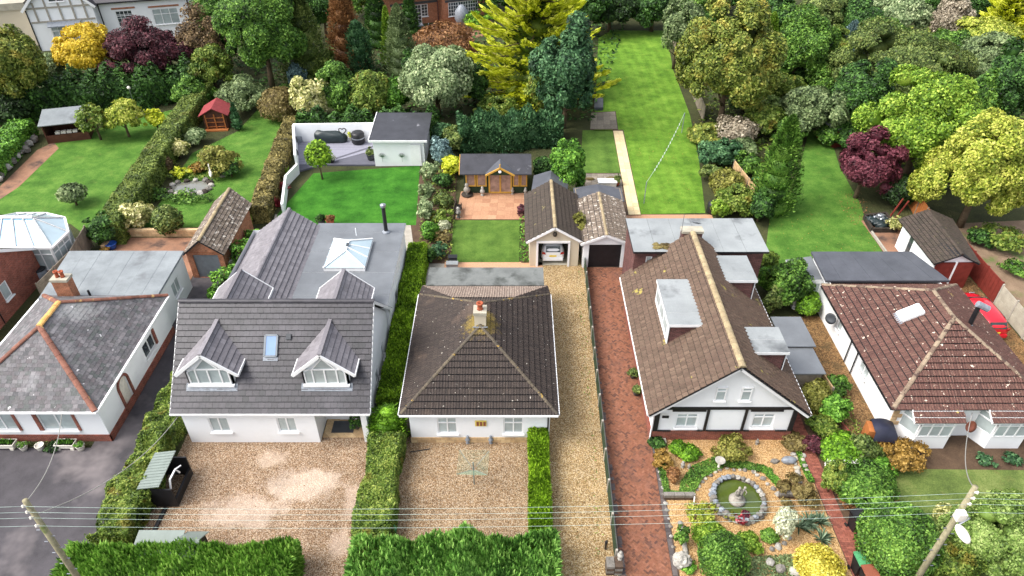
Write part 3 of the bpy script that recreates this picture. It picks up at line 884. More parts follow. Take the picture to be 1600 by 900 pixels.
def ground_cover(px_poly, matn, label, name='ground_cover', leaf=.12, n=900, hgt=.25, world=False):
    """low planting over a bed: stuff nobody could count"""
    global TREES
    TREES += 1; g = np.random.default_rng(TREES * 3)
    pol = np.array([p if world else at(*p)[:2] for p in px_poly])
    lo, hi = pol.min(0), pol.max(0); pts = np.zeros((0, 2))
    while len(pts) < n:
        c = g.uniform(lo, hi, (n * 2, 2)); ins = np.zeros(len(c), bool); j = len(pol) - 1
        for i in range(len(pol)):
            (xi, yi), (xj, yj) = pol[i], pol[j]
            cond = ((yi > c[:, 1]) != (yj > c[:, 1])) & (c[:, 0] < (xj - xi) * (c[:, 1] - yi) / (yj - yi + 1e-9) + xi)
            ins ^= cond; j = i
        pts = np.concatenate([pts, c[ins]])
    pts = pts[:n]; hz = hgt * (.5 + .5 * np.sin(pts[:, 0] * 2.3 + 1) * np.sin(pts[:, 1] * 2.7)) * g.uniform(.3, 1.1, n) + .03
    P = np.stack([pts[:, 0], pts[:, 1], hz], 1); D = unit(np.stack([g.normal(0, .4, n), g.normal(0, .4, n), np.ones(n)], 1))
    V, Q = leaf_quads(g, P, D, leaf, leaf * .55, 'flat', .7, .2)
    me = np_mesh(name, V, Q, None, LM[matn]); o = link(name, me)
    return tagp(o, label, 'plants', None, 'stuff')


def tufts(root_loc, matn, label, n=24, L=.6, name='spiky_plant', cat='plant', w=.05, spread=.9, seed=1, heads=1, group=None):
    """sword-leaved plant: long tapering blades from one or more crowns"""
    g = random.Random(seed); m = M(); root = thing(name, label, cat, root_loc, 0, group, local=True)
    for hN in range(heads):
        ox, oy = (0, 0) if heads == 1 else (g.uniform(-.35, .35) * heads ** .5, g.uniform(-.3, .3) * heads ** .5)
        for k in range(n):
            a = g.uniform(0, 6.28); e = g.uniform(.15, 1) * spread; l = L * g.uniform(.7, 1.1)
            d = Vector((math.cos(a) * e, math.sin(a) * e, 1 - .55 * e)).normalized(); s = d.cross(Vector((0, 0, 1)))
            s = (s if s.length > .01 else Vector((1, 0, 0))).normalized() * w / 2
            b = Vector((ox, oy, .03)); mid = b + d * l * .55; tip = b + d * l - Vector((0, 0, l * .22 * e))
            m.add([b - s * .6, b + s * .6, mid + s, tip, mid - s], [(0, 1, 2, 3, 4)])
    m.build('leaves', LM[matn], root)
    return root
LM = {}
for k_, d_, m_, l_ in [
    ('green', (28, 48, 14), (74, 114, 38), (138, 176, 76)), ('deep', (18, 34, 12), (50, 84, 34), (98, 140, 62)),
    ('bright', (44, 71, 15), (92, 136, 32), (151, 198, 58)), ('lime', (66, 88, 10), (130, 160, 26), (198, 221, 61)),
    ('golden', (122, 138, 16), (206, 212, 50), (242, 242, 112)), ('yellow', (146, 122, 14), (208, 180, 40), (238, 214, 90)),
    ('maple', (76, 98, 22), (152, 164, 56), (216, 214, 108)), ('olive', (38, 52, 20), (88, 108, 50), (148, 160, 88)),
    ('oak', (48, 64, 18), (110, 126, 48), (178, 178, 88)), ('purple', (30, 13, 18), (72, 36, 44), (117, 65, 72)),
    ('acer', (54, 20, 30), (96, 44, 56), (138, 78, 88)), ('rust', (74, 46, 26), (128, 88, 52), (176, 132, 86)),
    ('orange', (92, 72, 26), (146, 114, 50), (190, 156, 86)), ('silver', (64, 84, 48), (130, 150, 102), (192, 202, 154)),
    ('bluegreen', (20, 44, 26), (54, 92, 56), (108, 148, 98)), ('blueconifer', (51, 71, 73), (96, 122, 122), (158, 185, 180)),
    ('greygreen', (52, 66, 40), (104, 124, 78), (160, 174, 122)), ('variegated', (81, 95, 34), (170, 170, 98), (248, 239, 183)),
    ('brownish', (52, 40, 27), (104, 84, 58), (164, 140, 101)), ('thuja', (48, 84, 24), (108, 154, 54), (164, 200, 94)),
    ('thuja2', (44, 82, 30), (102, 150, 62), (160, 200, 104)), ('privet', (54, 78, 13), (108, 146, 30), (171, 207, 58)),
    ('hedgetop', (42, 58, 20), (92, 112, 44), (144, 158, 76)), ('beech', (59, 54, 27), (116, 107, 59), (173, 158, 96)),
    ('mixed', (40, 58, 16), (96, 122, 42), (156, 168, 80)), ('dark', (14, 26, 10), (38, 60, 26), (72, 102, 48)),
    ('limeconifer', (48, 76, 12), (108, 144, 40), (178, 202, 82)), ('white_flower', (59, 81, 37), (180, 184, 160), (250, 250, 248)),
    ('yucca', (51, 71, 52), (100, 124, 98), (169, 189, 158)), ('cordyline', (78, 20, 28), (160, 52, 62), (230, 117, 122)),
    ('paleplant', (102, 110, 81), (172, 176, 142), (239, 239, 210)), ('ivy', (37, 69, 18), (82, 130, 40), (144, 194, 76)),
    ('heather', (72, 60, 32), (116, 102, 58), (158, 144, 92)), ('bronze', (70, 70, 24), (122, 124, 52), (170, 164, 88)),
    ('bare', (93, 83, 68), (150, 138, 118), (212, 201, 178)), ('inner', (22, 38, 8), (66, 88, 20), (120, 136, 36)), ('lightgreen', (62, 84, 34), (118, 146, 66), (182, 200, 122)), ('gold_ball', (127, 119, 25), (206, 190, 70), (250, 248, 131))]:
    ex = None
    if k_ == 'oak': ex = (lin((172, 142, 56)), .9, .56, .5)
    if k_ == 'mixed': ex = (lin((146, 116, 44)), 1.1, .58, .5)
    if k_ == 'olive': ex = (lin((136, 116, 70)), 1.0, .62, .3)
    if k_ == 'hedgetop': ex = (lin((124, 104, 60)), .5, .58, .45)
    LM[k_] = leafmat('leaf_' + k_, lin(d_), lin(m_), lin(l_), ex)

# ------------------------------------------------------------------ ground
LEVEL = {}


def sheet(name, pts, mat, lvl, world=True, kind='structure', skirt=0.0):
    z = .004 * lvl + skirt
    P = [(p if world else at(*p)[:2]) for p in pts]
    ar = sum(P[i][0] * P[(i + 1) % len(P)][1] - P[(i + 1) % len(P)][0] * P[i][1] for i in range(len(P)))
    if ar < 0: P = P[::-1]
    m = M()
    if skirt: m.prism(P, -.05, z)
    else: m.poly([(p[0], p[1], z) for p in P])
    o = m.build(name, MT[mat])
    o['kind'] = kind
    return o


def px(*pts): return [at(*p)[:2] for p in pts]


sheet('ground', [(-900, -200), (900, -200), (900, 1500), (-900, 1500)], 'undergrowth', 0)
sheet('road', [(-200, -6), (200, -6), (200, 14.2), (-200, 14.2)], 'tarmac', 1)
sheet('pavement', [(-200, 14.4), (200, 14.4), (200, 16.4), (-200, 16.4)], 'pavement', 2)
# front plots
sheet('tarmac_drive', [(-50, 14), (-19.2, 14), (-19.2, 26), (-19.8, 30), (-20.2, 40.6), (-22.6, 40.6), (-22.6, 25), (-50, 25)], 'tarmac', 3)
sheet('gravel_drive', [(-17.75, 14.3), (-6.9, 14.3), (-6.9, 26), (-17.75, 26)], 'gravel_pink', 4)
sheet('gravel_forecourt', [(-6.6, 14.3), (1.3, 14.3), (1.3, 26), (-6.6, 26)], 'gravel_brown', 3)
sheet('gravel_side_drive', [(1.25, 14.3), (4.75, 14.3), (5.3, 43), (1.2, 43), (1.2, 26)], 'gravel_gold', 4)
sheet('brick_drive', [(4.9, 16.6), (7.6, 16.6), (8.15, 41.6), (5.3, 41.6)], 'grout', 4)
sheet('front_garden', [(7.5, 16), (15.5, 16), (15.6, 26), (7.6, 26)], 'gravel_sand', 3)
sheet('soil_border', [(16.2, 14.5), (19.8, 14.5), (19.8, 35), (15.6, 35), (15.6, 27)], 'soil', 3)
sheet('side_path', [(18.6, 25.6), (20.4, 25.6), (20.5, 36), (18.2, 36)], 'gravel_dirty', 4)
sheet('front_lawn', px((1395, 728), (1600, 722), (1700, 800), (1700, 960), (1385, 960), (1390, 780)), 'lawn_rough', 4)
sheet('flower_bed', [(19.6, 23.6), (36, 23.4), (36, 26), (19.6, 26)], 'soil', 5)
sheet('side_drive', [(28.4, 25.6), (32.2, 25.6), (32.4, 40.5), (28.4, 40.5)], 'gravel_dirty', 4)
sheet('bare_ground', px((1480, 350), (1700, 340), (1760, 560), (1600, 520), (1570, 455)), 'bare_earth', 4)
# back gardens, left to right
sheet('left_lawn', px((-120, 380), (0, 302), (85, 224), (170, 196), (276, 170), (330, 150), (150, 380), (110, 350), (0, 335)), 'lawn_mid', 5)
sheet('garden_path', px((-60, 340), (0, 292), (58, 235), (84, 222), (92, 232), (30, 292), (0, 312), (-60, 360)), 'brown_slab', 6)
sheet('pond_lawn', px((235, 340), (300, 240), (372, 205), (440, 130), (478, 140), (455, 215), (384, 330), (370, 352), (180, 362)), 'lawn_mid', 5)
sheet('back_patio', [(-29.9, 39.2), (-22.6, 39.2), (-22.9, 45.4), (-30.2, 45.4)], 'brown_slab', 5)
sheet('side_strip', [(-20.0, 26), (-18.2, 26), (-18.2, 46), (-20, 46)], 'undergrowth', 4)
sheet('bright_lawn', px((490, 271), (656, 259), (650, 352), (430, 352), (434, 334)), 'lawn_bright', 5)
sheet('terrace', px((430, 335), (700, 335), (700, 470), (400, 470)), 'kerb', 3)
sheet('planted_border', px((660, 262), (716, 250), (704, 412), (650, 412), (640, 340)), 'soil', 4)
sheet('small_patio_bed', [(-4.9, 37.6), (2.2, 37.6), (2.2, 42.2), (-4.9, 42.2)], 'orange_slab', 5)
sheet('square_lawn', [(-4.45, 42.15), (.52, 42.15), (.62, 47.9), (-4.65, 47.9)], 'lawn_dark', 6)
sheet('right_border', [(.66, 42.1), (1.4, 42.1), (1.6, 49.5), (.75, 49.5)], 'soil', 6)
sheet('fine_lawn', [(6.9, 64.4), (10.0, 64.4), (9.55, 55.7), (6.0, 55.7)], 'lawn_dark', 5)
sheet('long_lawn', px((928, 205), (935, 60), (955, 48), (1040, 48), (1052, 110), (1078, 180), (1092, 250), (1102, 333), (1000, 335), (972, 205), (950, 205)), 'lawn_light', 5)
sheet('back_terrace', [(8.2, 42.3), (16.2, 42.3), (16, 48.75), (8.4, 48.75)], 'orange_slab', 4)
sheet('right_lawn', px((1265, 200), (1300, 222), (1312, 262), (1345, 320), (1352, 345), (1378, 393), (1395, 440), (1190, 440), (1204, 330), (1240, 300)), 'lawn_mid', 5)
sheet('garden_bed', px((1345, 345), (1400, 338), (1445, 392), (1380, 394)), 'brown_slab', 6)
sheet('far_patio', px((610, 58), (700, 30), (760, 20), (780, 50), (700, 70), (640, 90)), 'brown_slab', 5)


def paving(root_mesh, quad, nx, ny, mat, gap=.012, th=.03, z=.02, name='paving_slab', stagger=False):
    """individual slabs over a bed; quad = 4 world corners anticlockwise"""
    q = [Vector((*p[:2], 0)) for p in quad]
    f = lambda a, b: q[0].lerp(q[1], a).lerp(q[3].lerp(q[2], a), b)
    for j in range(ny):
        for i in range(nx):
            a0, a1, b0, b1 = i / nx, (i + 1) / nx, j / ny, (j + 1) / ny
            if stagger and j % 2:
                a0 -= .5 / nx; a1 -= .5 / nx
                a0 = max(a0, 0)
            c = [f(a0, b0), f(a1, b0), f(a1, b1), f(a0, b1)]; m = sum(c, Vector()) / 4
            c = [p + (m - p).normalized() * gap for p in c]
            dz = z + rnd.uniform(-.004, .004)
            M().prism([(p.x, p.y) for p in c], dz - th, dz).build(name, mat, root_mesh)


def bedsheet(name, pts, mat, lvl): return sheet(name, pts, mat, lvl)


tp = sheet('stepping_path', px((957, 203), (974, 203), (1002, 337), (982, 337)), 'grout', 6)
paving(tp, px((982, 336), (1001, 336), (973, 205), (958, 205)), 2, 26, MT['tan_slab'], z=.05)
gp = sheet('slab_patio', px((914, 271), (971, 271), (984, 337), (975, 337), (972, 300), (914, 300)), 'grout', 6)
paving(gp, px((914, 300), (973, 300), (970, 272), (915, 272)), 6, 6, MT['grey_slab'], z=.05)
op = sheet('terracotta_patio', [(-4.5, 47.95), (1.35, 47.95), (1.6, 52.4), (-4.3, 52.4)], 'grout', 6)
paving(op, [(-4.5, 48), (1.3, 48), (1.55, 52.4), (-4.3, 52.4)], 9, 7, MT['orange_slab'], gap=.006, z=.05)
# herringbone drive: pavers too small to pick apart singly, joined
m = M(); E_ = [(4.98, 17.55), (7.28, 17.55), (8.0, 41.5), (5.38, 41.5)]; g_ = .1
EE = []
for i in range(4):
    a, b = E_[i], E_[(i + 1) % 4]; l = math.hypot(b[0] - a[0], b[1] - a[1]); EE.append((a[0], a[1], -(b[1] - a[1]) / l, (b[0] - a[0]) / l))
c45 = math.sqrt(.5)
for i in range(-40, 210):
    for j in range(i - 38, i + 38):
        k = (i - j) % 4
        if k == 0: r = (i, j, 2, 1)
        elif k == 3: r = (i, j, 1, 2)
        else: continue
        x0, y0, x1, y1 = r[0] * g_ + .004, r[1] * g_ + .004, (r[0] + r[2]) * g_ - .004, (r[1] + r[3]) * g_ - .004
        Q = [(6.2 + (x - y) * c45, 17.5 + (x + y) * c45 - .0) for x, y in ((x0, y0), (x1, y0), (x1, y1), (x0, y1))]
        cx_, cy_ = sum(p[0] for p in Q) / 4, sum(p[1] for p in Q) / 4
        if not (4.8 < cx_ < 8.3 and 17.3 < cy_ < 41.8): continue
        pl = clip([(p[0], p[1], .034 + ((i * 7 + j * 13) % 5) * .0016) for p in Q], EE)
        if pl:
            n_ = len(pl); m.add(pl + [(p[0], p[1], .0) for p in pl], [tuple(range(n_))] + [(a, n_ + a, n_ + (a + 1) % n_, (a + 1) % n_) for a in range(n_)])
hb = bpy.data.objects['brick_drive']
tagp(m.build('paver_field', MT['paver'], hb), kind='stuff')
def edge_course(parent, a, b, n, w, l, mat, name):
    a, b = Vector((*a, 0)), Vector((*b, 0)); d = (b - a).normalized(); s = Vector((-d.y, d.x, 0)); m = M()
    st = (b - a).length / n
    for i in range(n):
        p = a + d * (st * i + .005); q = a + d * (st * (i + 1) - .005); z = .036 + rnd.uniform(0, .006)
        m.prism([(v.x, v.y) for v in (p, q, q + s * w, p + s * w)], -.01, z)
    return tagp(m.build(name, MT[mat], parent), kind='stuff')
edge_course(hb, (7.52, 17.2), (8.24, 41.5), 118, .22, .2, 'paver_grey', 'edging_course')
edge_course(hb, (7.5, 17.3), (4.95, 17.3), 12, .22, .2, 'paver_grey', 'edging_course')
edge_course(hb, (5.2, 17.6), (5.38, 41.5), 118, .2, .2, 'paver_grey', 'edging_course')
kb = M().bar((4.9, 17.05, .05), (7.6, 17.05, .05), .08, .1).build('kerb_edge', MT['kerb']); kb['kind'] = 'structure'
# red brick garden path, pavers joined
PTS = px((1243, 668), (1258, 668), (1270, 700), (1292, 752), (1316, 800), (1325, 862), (1345, 905), (1310, 905), (1305, 860), (1288, 790), (1268, 752))
bp = sheet('brick_path', [(15.45, 16.4), (16.75, 16.4), (16.75, 19.2), (16.2, 20.6), (16.2, 34), (15.4, 34)], 'grout', 5)
m = M()
for j in range(150):
    y0 = 16.5 + j * .112
    xr = 16.7 if y0 < 19.2 else (16.18 if y0 > 20.6 else 16.7 - .52 * (y0 - 19.2) / 1.4)
    xx = 15.48 - (.11 if j % 2 else 0)
    while xx < xr - .02:
        a, b = max(xx, 15.48), min(xx + .215, xr)
        if b - a > .03: m.box(a, b - .008, y0, y0 + .104, -.01, .034 + rnd.uniform(0, .008))
        xx += .222
tagp(m.build('path_bricks', MT['paver_path'], bp), kind='stuff')
def dish(root, m, mat, loc, rot):
    o = m.build('satellite_dish', MT[mat], None, True); o.parent = root; ORG[o.name] = ORG[root.name]
    o.location = Vector(loc) - ORG[root.name]; o.rotation_euler = rot
    return o


# ------------------------------------------------------------------ house 3: hipped bungalow in the middle
TM = {
    'mid': tilemat('brown_concrete_tiles', [lin((44, 38, 36)), lin((60, 51, 47)), lin((51, 44, 40)), lin((67, 58, 52))], [(lin((190, 184, 172)), 5.5, .69), (lin((160, 138, 60)), 2.2, .76)], patch=(lin((130, 108, 92)), .35, .56, .35), spot=(-1.72, 29.7, 1.1, lin((150, 128, 50)))),
    'ridge_mid': tilemat('mossy_ridge_tiles', [lin((78, 70, 60)), lin((98, 88, 72)), lin((70, 64, 56))], [(lin((170, 138, 62)), 2.4, .62)]),
    'h2': tilemat('slate_grey_tiles', [lin((45, 45, 48)), lin((57, 55, 60)), lin((51, 49, 53)), lin((63, 60, 65)), lin((53, 52, 56))], None, .5, .15, .45, patch=(lin((98, 95, 102)), .3, .5, .35)),
    'h2b': tilemat('lighter_grey_tiles', [lin((104, 100, 104)), lin((122, 118, 122)), lin((112, 108, 112)), lin((130, 126, 130))], None, .5, .15, .45),  # lighter grey than the main roof, for the rear wing and dormers
    'rear': tilemat('pale_rear_tiles', [lin((112, 98, 88)), lin((136, 120, 108)), lin((124, 108, 98)), lin((146, 132, 120))], [(lin((176, 168, 156)), 4, .66)]),
    'h4': tilemat('weathered_tan_tiles', [lin((78, 63, 52)), lin((96, 79, 66)), lin((87, 69, 58)), lin((105, 87, 73))], [(lin((146, 134, 70)), 1.1, .66)], patch=(lin((84, 66, 58)), .4, .55, .5)),
    'h4ridge': tilemat('sandy_ridge_tiles', [lin((142, 126, 98)), lin((162, 146, 114)), lin((128, 114, 90))]),
    'h5': tilemat('red_brown_tiles', [lin((80, 55, 48)), lin((99, 68, 60)), lin((70, 48, 43)), lin((107, 79, 68))], [(lin((206, 190, 172)), 3.0, .66), (lin((206, 190, 172)), 7.0, .68), (lin((168, 150, 84)), .8, .7)]),
    'h5ridge': tilemat('mottled_ridge_tiles', [lin((118, 102, 86)), lin((144, 128, 108)), lin((100, 82, 70))], [(lin((80, 64, 56)), 2.5, .55)]),
    'h1': tilemat('old_slates', [lin((76, 76, 78)), lin((104, 102, 104)), lin((88, 84, 86)), lin((118, 114, 116)), lin((80, 84, 82)), lin((96, 90, 92))], [(lin((206, 204, 204)), 2.6, .68)], patch=(lin((168, 166, 168)), .55, .56, .5), spot=(-24.6, 31.0, 1.2, lin((160, 160, 158)))),
    'h1ridge': tilemat('terracotta_ridge', [lin((114, 74, 62)), lin((134, 90, 74)), lin((102, 68, 56))], [(lin((176, 142, 92)), 1.3, .62)]),
    'h1moss': tilemat('mossy_terracotta_ridge', [lin((198, 150, 84)), lin((212, 166, 98)), lin((186, 132, 78))]),
    'gar': tilemat('dark_garage_tiles', [lin((55, 49, 43)), lin((72, 62, 55)), lin((62, 56, 47))], [(lin((118, 110, 72)), 2.4, .68), (lin((180, 172, 152)), 5, .72)]),
    'garwhite': tilemat('lichen_garage_tiles', [lin((88, 77, 66)), lin((111, 99, 86)), lin((131, 118, 106)), lin((75, 66, 59))], [(lin((186, 178, 166)), 3.4, .6)]),
}
DK = MT['dark']

h3 = thing('bungalow', 'dark brown hip roofed bungalow in the middle with a chimney at its peak', 'house', (-1.7, 30, 0))
w3 = [(-5.4, 25.38), (2.0, 25.38), (2.0, 35.0), (-5.4, 35.0)]
walls(h3, w3, 0, 2.36, MT['white'], {0: [(1.45, 2.5, .72, 1.95, dict(cols=2, rows=(2, 1), pane='pane')), (4.95, 6.0, .72, 1.95, dict(cols=2, rows=(2, 1), pane='pane'))],
                                     1: [(2.0, 3.2, .9, 1.9, dict()), (6.2, 7.0, .9, 1.9, dict(cols=1))]})
plinth(h3, w3, .42, MT['stone_block'], edges=[0, 1])
fs, A3, B3 = hip_faces(-5.8, 2.35, 25.2, 35.3, 2.42, 2.6, 29.25, 31.2)
r3 = tiled_roof(h3, fs, 'roman', TM['mid'], DK)
fascia(h3, [(-5.72, 25.28), (2.27, 25.28), (2.27, 35.2), (-5.72, 35.2)], 2.42, MT['white_trim'], .2)
for p in [(-5.8, 25.2), (2.35, 25.2)]: ridge(r3, (*p, 2.42), A3, TM['ridge_mid'], .09)
for p in [(-5.8, 35.3), (2.35, 35.3)]: ridge(r3, (*p, 2.42), B3, TM['ridge_mid'], .09)
ridge(r3, A3, B3, TM['ridge_mid'], .09)
gutter(h3, (-5.85, 25.13, 2.36), (2.4, 25.13, 2.36), MT['white_trim']); gutter(h3, (2.42, 25.2, 2.36), (2.42, 35.3, 2.36), MT['white_trim']); gutter(h3, (-5.87, 25.2, 2.36), (-5.87, 35.3, 2.36), MT['white_trim'])
c3 = chimney(h3, -1.72, 29.6, 4.2, 5.85, .62, .62, 'cream', 1, 'terracotta', potr=.17)
M().bar((-1.72, 29.1, 5.0), (-1.72, 29.25, 4.9), .8, .04).build('flashing', MT['lead'], c3)
tiled_roof(h3, [[(2.22, 36.0, 2.5), (-5.67, 36.0, 2.5), (-3.6, 33.2, 3.82), (.15, 33.2, 3.82)]], 'roman', TM['rear'], TM['rear'], single=0, name='rear_roof', deck=.05)
tiled_roof(h3, [[(-5.67, 36.0, 2.5), (-5.8, 35.3, 2.42), (-3.6, 33.2, 3.82)], [(2.35, 35.3, 2.42), (2.22, 36.0, 2.5), (.15, 33.2, 3.82)]], 'roman', TM['mid'], TM['mid'], single=0, name='rear_hip', deck=.04)
flat_roof(h3, [(-5.45, 35.95), (2.05, 35.95), (2.05, 37.9), (-5.45, 37.9)], 2.62, MT['felt_stain'], strip=1.25)
walls(h3, [(-5.3, 35.0), (1.9, 35.0), (1.9, 37.75), (-5.3, 37.75)], 0, 2.5, MT['white'], {1: [(.8, 1.8, .8, 2.0, dict(cols=1))]}, name='extension_wall')
downpipe(h3, 1.9, 25.32, .1, 2.35, MT['black'])
v = M(); v.box(-1.95, -1.35, 25.32, 25.38, 1.35, 1.75); vo = v.build('wall_plaque', MT['gold'], h3)
for i in range(3): M().box(-1.87 + i * .18, -1.75 + i * .18, 25.3, 25.34, 1.4, 1.7).build('slot', MT['brown_bin'], vo)

# ------------------------------------------------------------------ house 2: white chalet with slate-grey tiles
h2 = thing('chalet_house', 'white chalet house with slate grey roof and two gabled front dormers', 'house', (-12.5, 29.4, 0))
w2 = [(-17.3, 25.38), (-10.35, 25.38), (-10.35, 27.0), (-7.95, 27.0), (-7.95, 25.38), (-7.65, 25.38), (-7.65, 33.2), (-17.3, 33.2)]
ZR, YR = 6.5, 29.5
gab = [([(-7.65, 25.6, 2.5), (-7.65, 33.2, 2.5), (-7.65, 33.2, 2.75), (-7.65, YR, 6.32), (-7.65, 25.6, 2.75)], (-.1, 0, 0)),
       ([(-17.3, 25.6, 2.5), (-17.3, 33.2, 2.5), (-17.3, 33.2, 2.75), (-17.3, YR, 6.32), (-17.3, 25.6, 2.75)], (.1, 0, 0))]
walls(h2, w2, 0, 2.52, MT['white'], {0: [(1.3, 2.35, .85, 1.95, dict(cols=2)), (4.9, 5.9, .85, 1.95, dict(cols=2))],
                                     2: [(.75, 1.7, .08, 2.1, None)], 5: [(3.2, 4.0, 1.0, 2.0, dict(cols=1)), (5.4, 6.0, 1.0, 2.0, dict(cols=1))]}, gab)
dr = M().box(-9.6, -8.65, 26.95, 27.01, .08, 2.1).build('front_door', MT['white_trim'], h2)
M().box(-9.3, -8.95, 26.92, 26.95, 1.2, 1.9).build('pane', MT['pane'], dr); M().box(-8.78, -8.72, 26.9, 26.95, 1.0, 1.1).build('handle', MT['steel'], dr)
M().box(-10.3, -8.0, 25.7, 27, .0, .06).build('porch_floor', MT['stone_block'], h2)
M().box(-9.9, -8.7, 26.0, 26.85, .06, .075).build('door_mat', MT['deep_grey'], h2)
for xx in (-9.95, -9.35, -8.2): M().box(xx, xx + .16, 26.93, 26.99, 2.02 - .1, 2.17 - .05).build('porch_lamp', MT['black'], h2)
f2 = [[(-17.7, 25.2, 2.5), (-7.35, 25.2, 2.5), (-7.35, YR, ZR), (-17.7, YR, ZR)], [(-7.35, 33.8, 2.5), (-17.7, 33.8, 2.5), (-17.7, YR, ZR), (-7.35, YR, ZR)]]
r2 = tiled_roof(h2, f2, 'ledge', TM['h2'], DK, over=.04)
ridge(r2, (-17.7, YR, ZR), (-7.35, YR, ZR), TM['h2'], .14, .42)
fascia(h2, [(-17.68, 25.26), (-7.37, 25.26)], 2.5, MT['white_trim'], .2, closed=False)
gutter(h2, (-17.7, 25.14, 2.46), (-7.35, 25.14, 2.46), MT['white_trim'])
bb = M()
for xx in (-17.7, -7.35):
    for yy in (25.2, 33.8): bb.bar((xx, yy, 2.4), (xx, YR, ZR - .1), .05, .16)
bb.build('bargeboard', MT['white_trim'], h2)


def gable_dormer(root, xc, yf, yb, zr, ze, hw, front=True, name='dormer'):
    """pitched dormer: yf front plane, ridge runs back to yb"""
    s = 1 if front else -1; zb = ze - .95
    sw = hw - .42
    g = M()
    g.ext([(xc - sw, yf, zb), (xc + sw, yf, zb), (xc + sw, yf, ze + .05), (xc, yf, zr - .22), (xc - sw, yf, ze + .05)], (0, .1 * s, 0))
    for q in (-1, 1): g.ext([(xc + q * sw, yf, zb), (xc + q * sw, yf, ze + .12), (xc + q * sw, yf + s * (ze - zb) * 1.15, ze + .12)], (-q * .1, 0, 0))
    body = g.build(name, MT['white'], root)
    yo = yf - .22 * s; run = (zr - ze)
    yb_e = yf + s * .12 + s * (ze - zb) * 1.0
    if front: faces = [[(xc - hw, yb_e, ze), (xc - hw, yo, ze), (xc, yo, zr), (xc, yb, zr)], [(xc + hw, yo, ze), (xc + hw, yb_e, ze), (xc, yb, zr), (xc, yo, zr)]]
    else: faces = [[(xc - hw, yo, ze), (xc - hw, yb_e, ze), (xc, yb, zr), (xc, yo, zr)], [(xc + hw, yb_e, ze), (xc + hw, yo, ze), (xc, yo, zr), (xc, yb, zr)]]
    for f in faces:
        pts, o, u, vv, n = roof_frame(f)
        if n.z < 0: f.reverse()
    faces = [f if roof_frame(f)[4].z > 0 else f[::-1] for f in faces]
    dk = M()
    for f in faces: dk.ext(f, (0, 0, -.07))
    dk.build('dormer_roof', MT['h2deck'], body)
    tl = M()
    us, hs, tw, gg, th = PROF['ledge']
    for f in faces:
        pts, o, u, vv, n = roof_frame(f)
        P2 = [((p - o).dot(u), (p - o).dot(vv)) for p in pts]; E = []
        for i in range(len(P2)):
            a, b = P2[i], P2[(i + 1) % len(P2)]; l = math.hypot(b[0] - a[0], b[1] - a[1])
            E.append((a[0], a[1], -(b[1] - a[1]) / l, (b[0] - a[0]) / l))
        for r in range(12):
            u0 = -3 - .15 * (r % 2)
            while u0 < 6:
                for pl in tile_polys('ledge', u0, r * gg):
                    q = clip(pl, E)
                    if q: tl.add([o + u * a + vv * b + n * (h * .7 + .003) for a, b, h in q], [tuple(range(len(q)))])
                u0 += tw
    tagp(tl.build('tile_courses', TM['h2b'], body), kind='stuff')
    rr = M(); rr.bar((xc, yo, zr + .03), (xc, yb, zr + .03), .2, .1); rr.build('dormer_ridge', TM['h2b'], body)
    tr = M()
    for q in (-1, 1):
        tr.bar((xc + q * hw, yo, ze - .04), (xc, yo, zr - .05), .06, .17); tr.bar((xc + q * hw, yo, ze - .03), (xc + q * hw, yb_e, ze - .03), .07, .16)
    tr.build('dormer_fascia', MT['white_trim'], body)
    if front:
        # window that follows the gable: two middle casements, two raked side lights and a little top light
        zl = zb + .2; fr = M(); y = yf - .03
        fr.bar((xc - sw + .12, y, zl), (xc + sw - .12, y, zl), .1, .08); fr.bar((xc - sw + .2, y, ze + .25), (xc + sw - .2, y, ze + .25), .1, .06)
        for q in (-sw + .14, -.62, 0, .62, sw - .14): fr.bar((xc + q, y, zl), (xc + q, y, ze + (.25 if abs(q) < 1 else .05)), .08, .07, (1, 0, 0))
        fr.bar((xc - .62, y, ze + .25), (xc, y, zr - .38), .08, .07); fr.bar((xc + .62, y, ze + .25), (xc, y, zr - .38), .08, .07)
        fo = fr.build('window', MT['white_trim'], root)
        ps = [[(-.58, zl), (-.03, zl), (-.03, ze + .22), (-.58, ze + .22)], [(.03, zl), (.58, zl), (.58, ze + .22), (.03, ze + .22)],
              [(-sw + .18, zl), (-.65, zl), (-.65, ze + .22), (-sw + .3, ze + .1), (-sw + .18, ze)], [(.65, zl), (sw - .18, zl), (sw - .18, ze), (sw - .3, ze + .1), (.65, ze + .22)],
              [(-.52, ze + .29), (.52, ze + .29), (0, zr - .47)]]
        for p in ps: M().ext([(xc + a, y, b) for a, b in p], (0, .02, 0)).build('pane', MT['pane'], fo)
        M().bar((xc - sw - .02, yf - .08, zb + .1), (xc + sw + .02, yf - .08, zb + .1), .2, .1).build('sill', MT['white_trim'], fo)
        M().ext([(xc - sw - .15, yf - .25, zb - .17), (xc + sw + .15, yf - .25, zb - .17), (xc + sw + .15, yf + .05, zb + .11), (xc - sw - .15, yf + .05, zb + .11)], (0, 0, .03)).build('flashing', MT['lead'], body)
    return body


MT['h2deck'] = plain('roof_underlay', (.05, .05, .055), .8, .2)
for xc in (-15.6, -9.62): gable_dormer(h2, xc, 26.25, 28.85, 5.78, 4.4, 1.6)
for xc in (-15.75, -9.75): gable_dormer(h2, xc, 33.1, 30.2, 5.78, 4.4, 1.6, front=False)


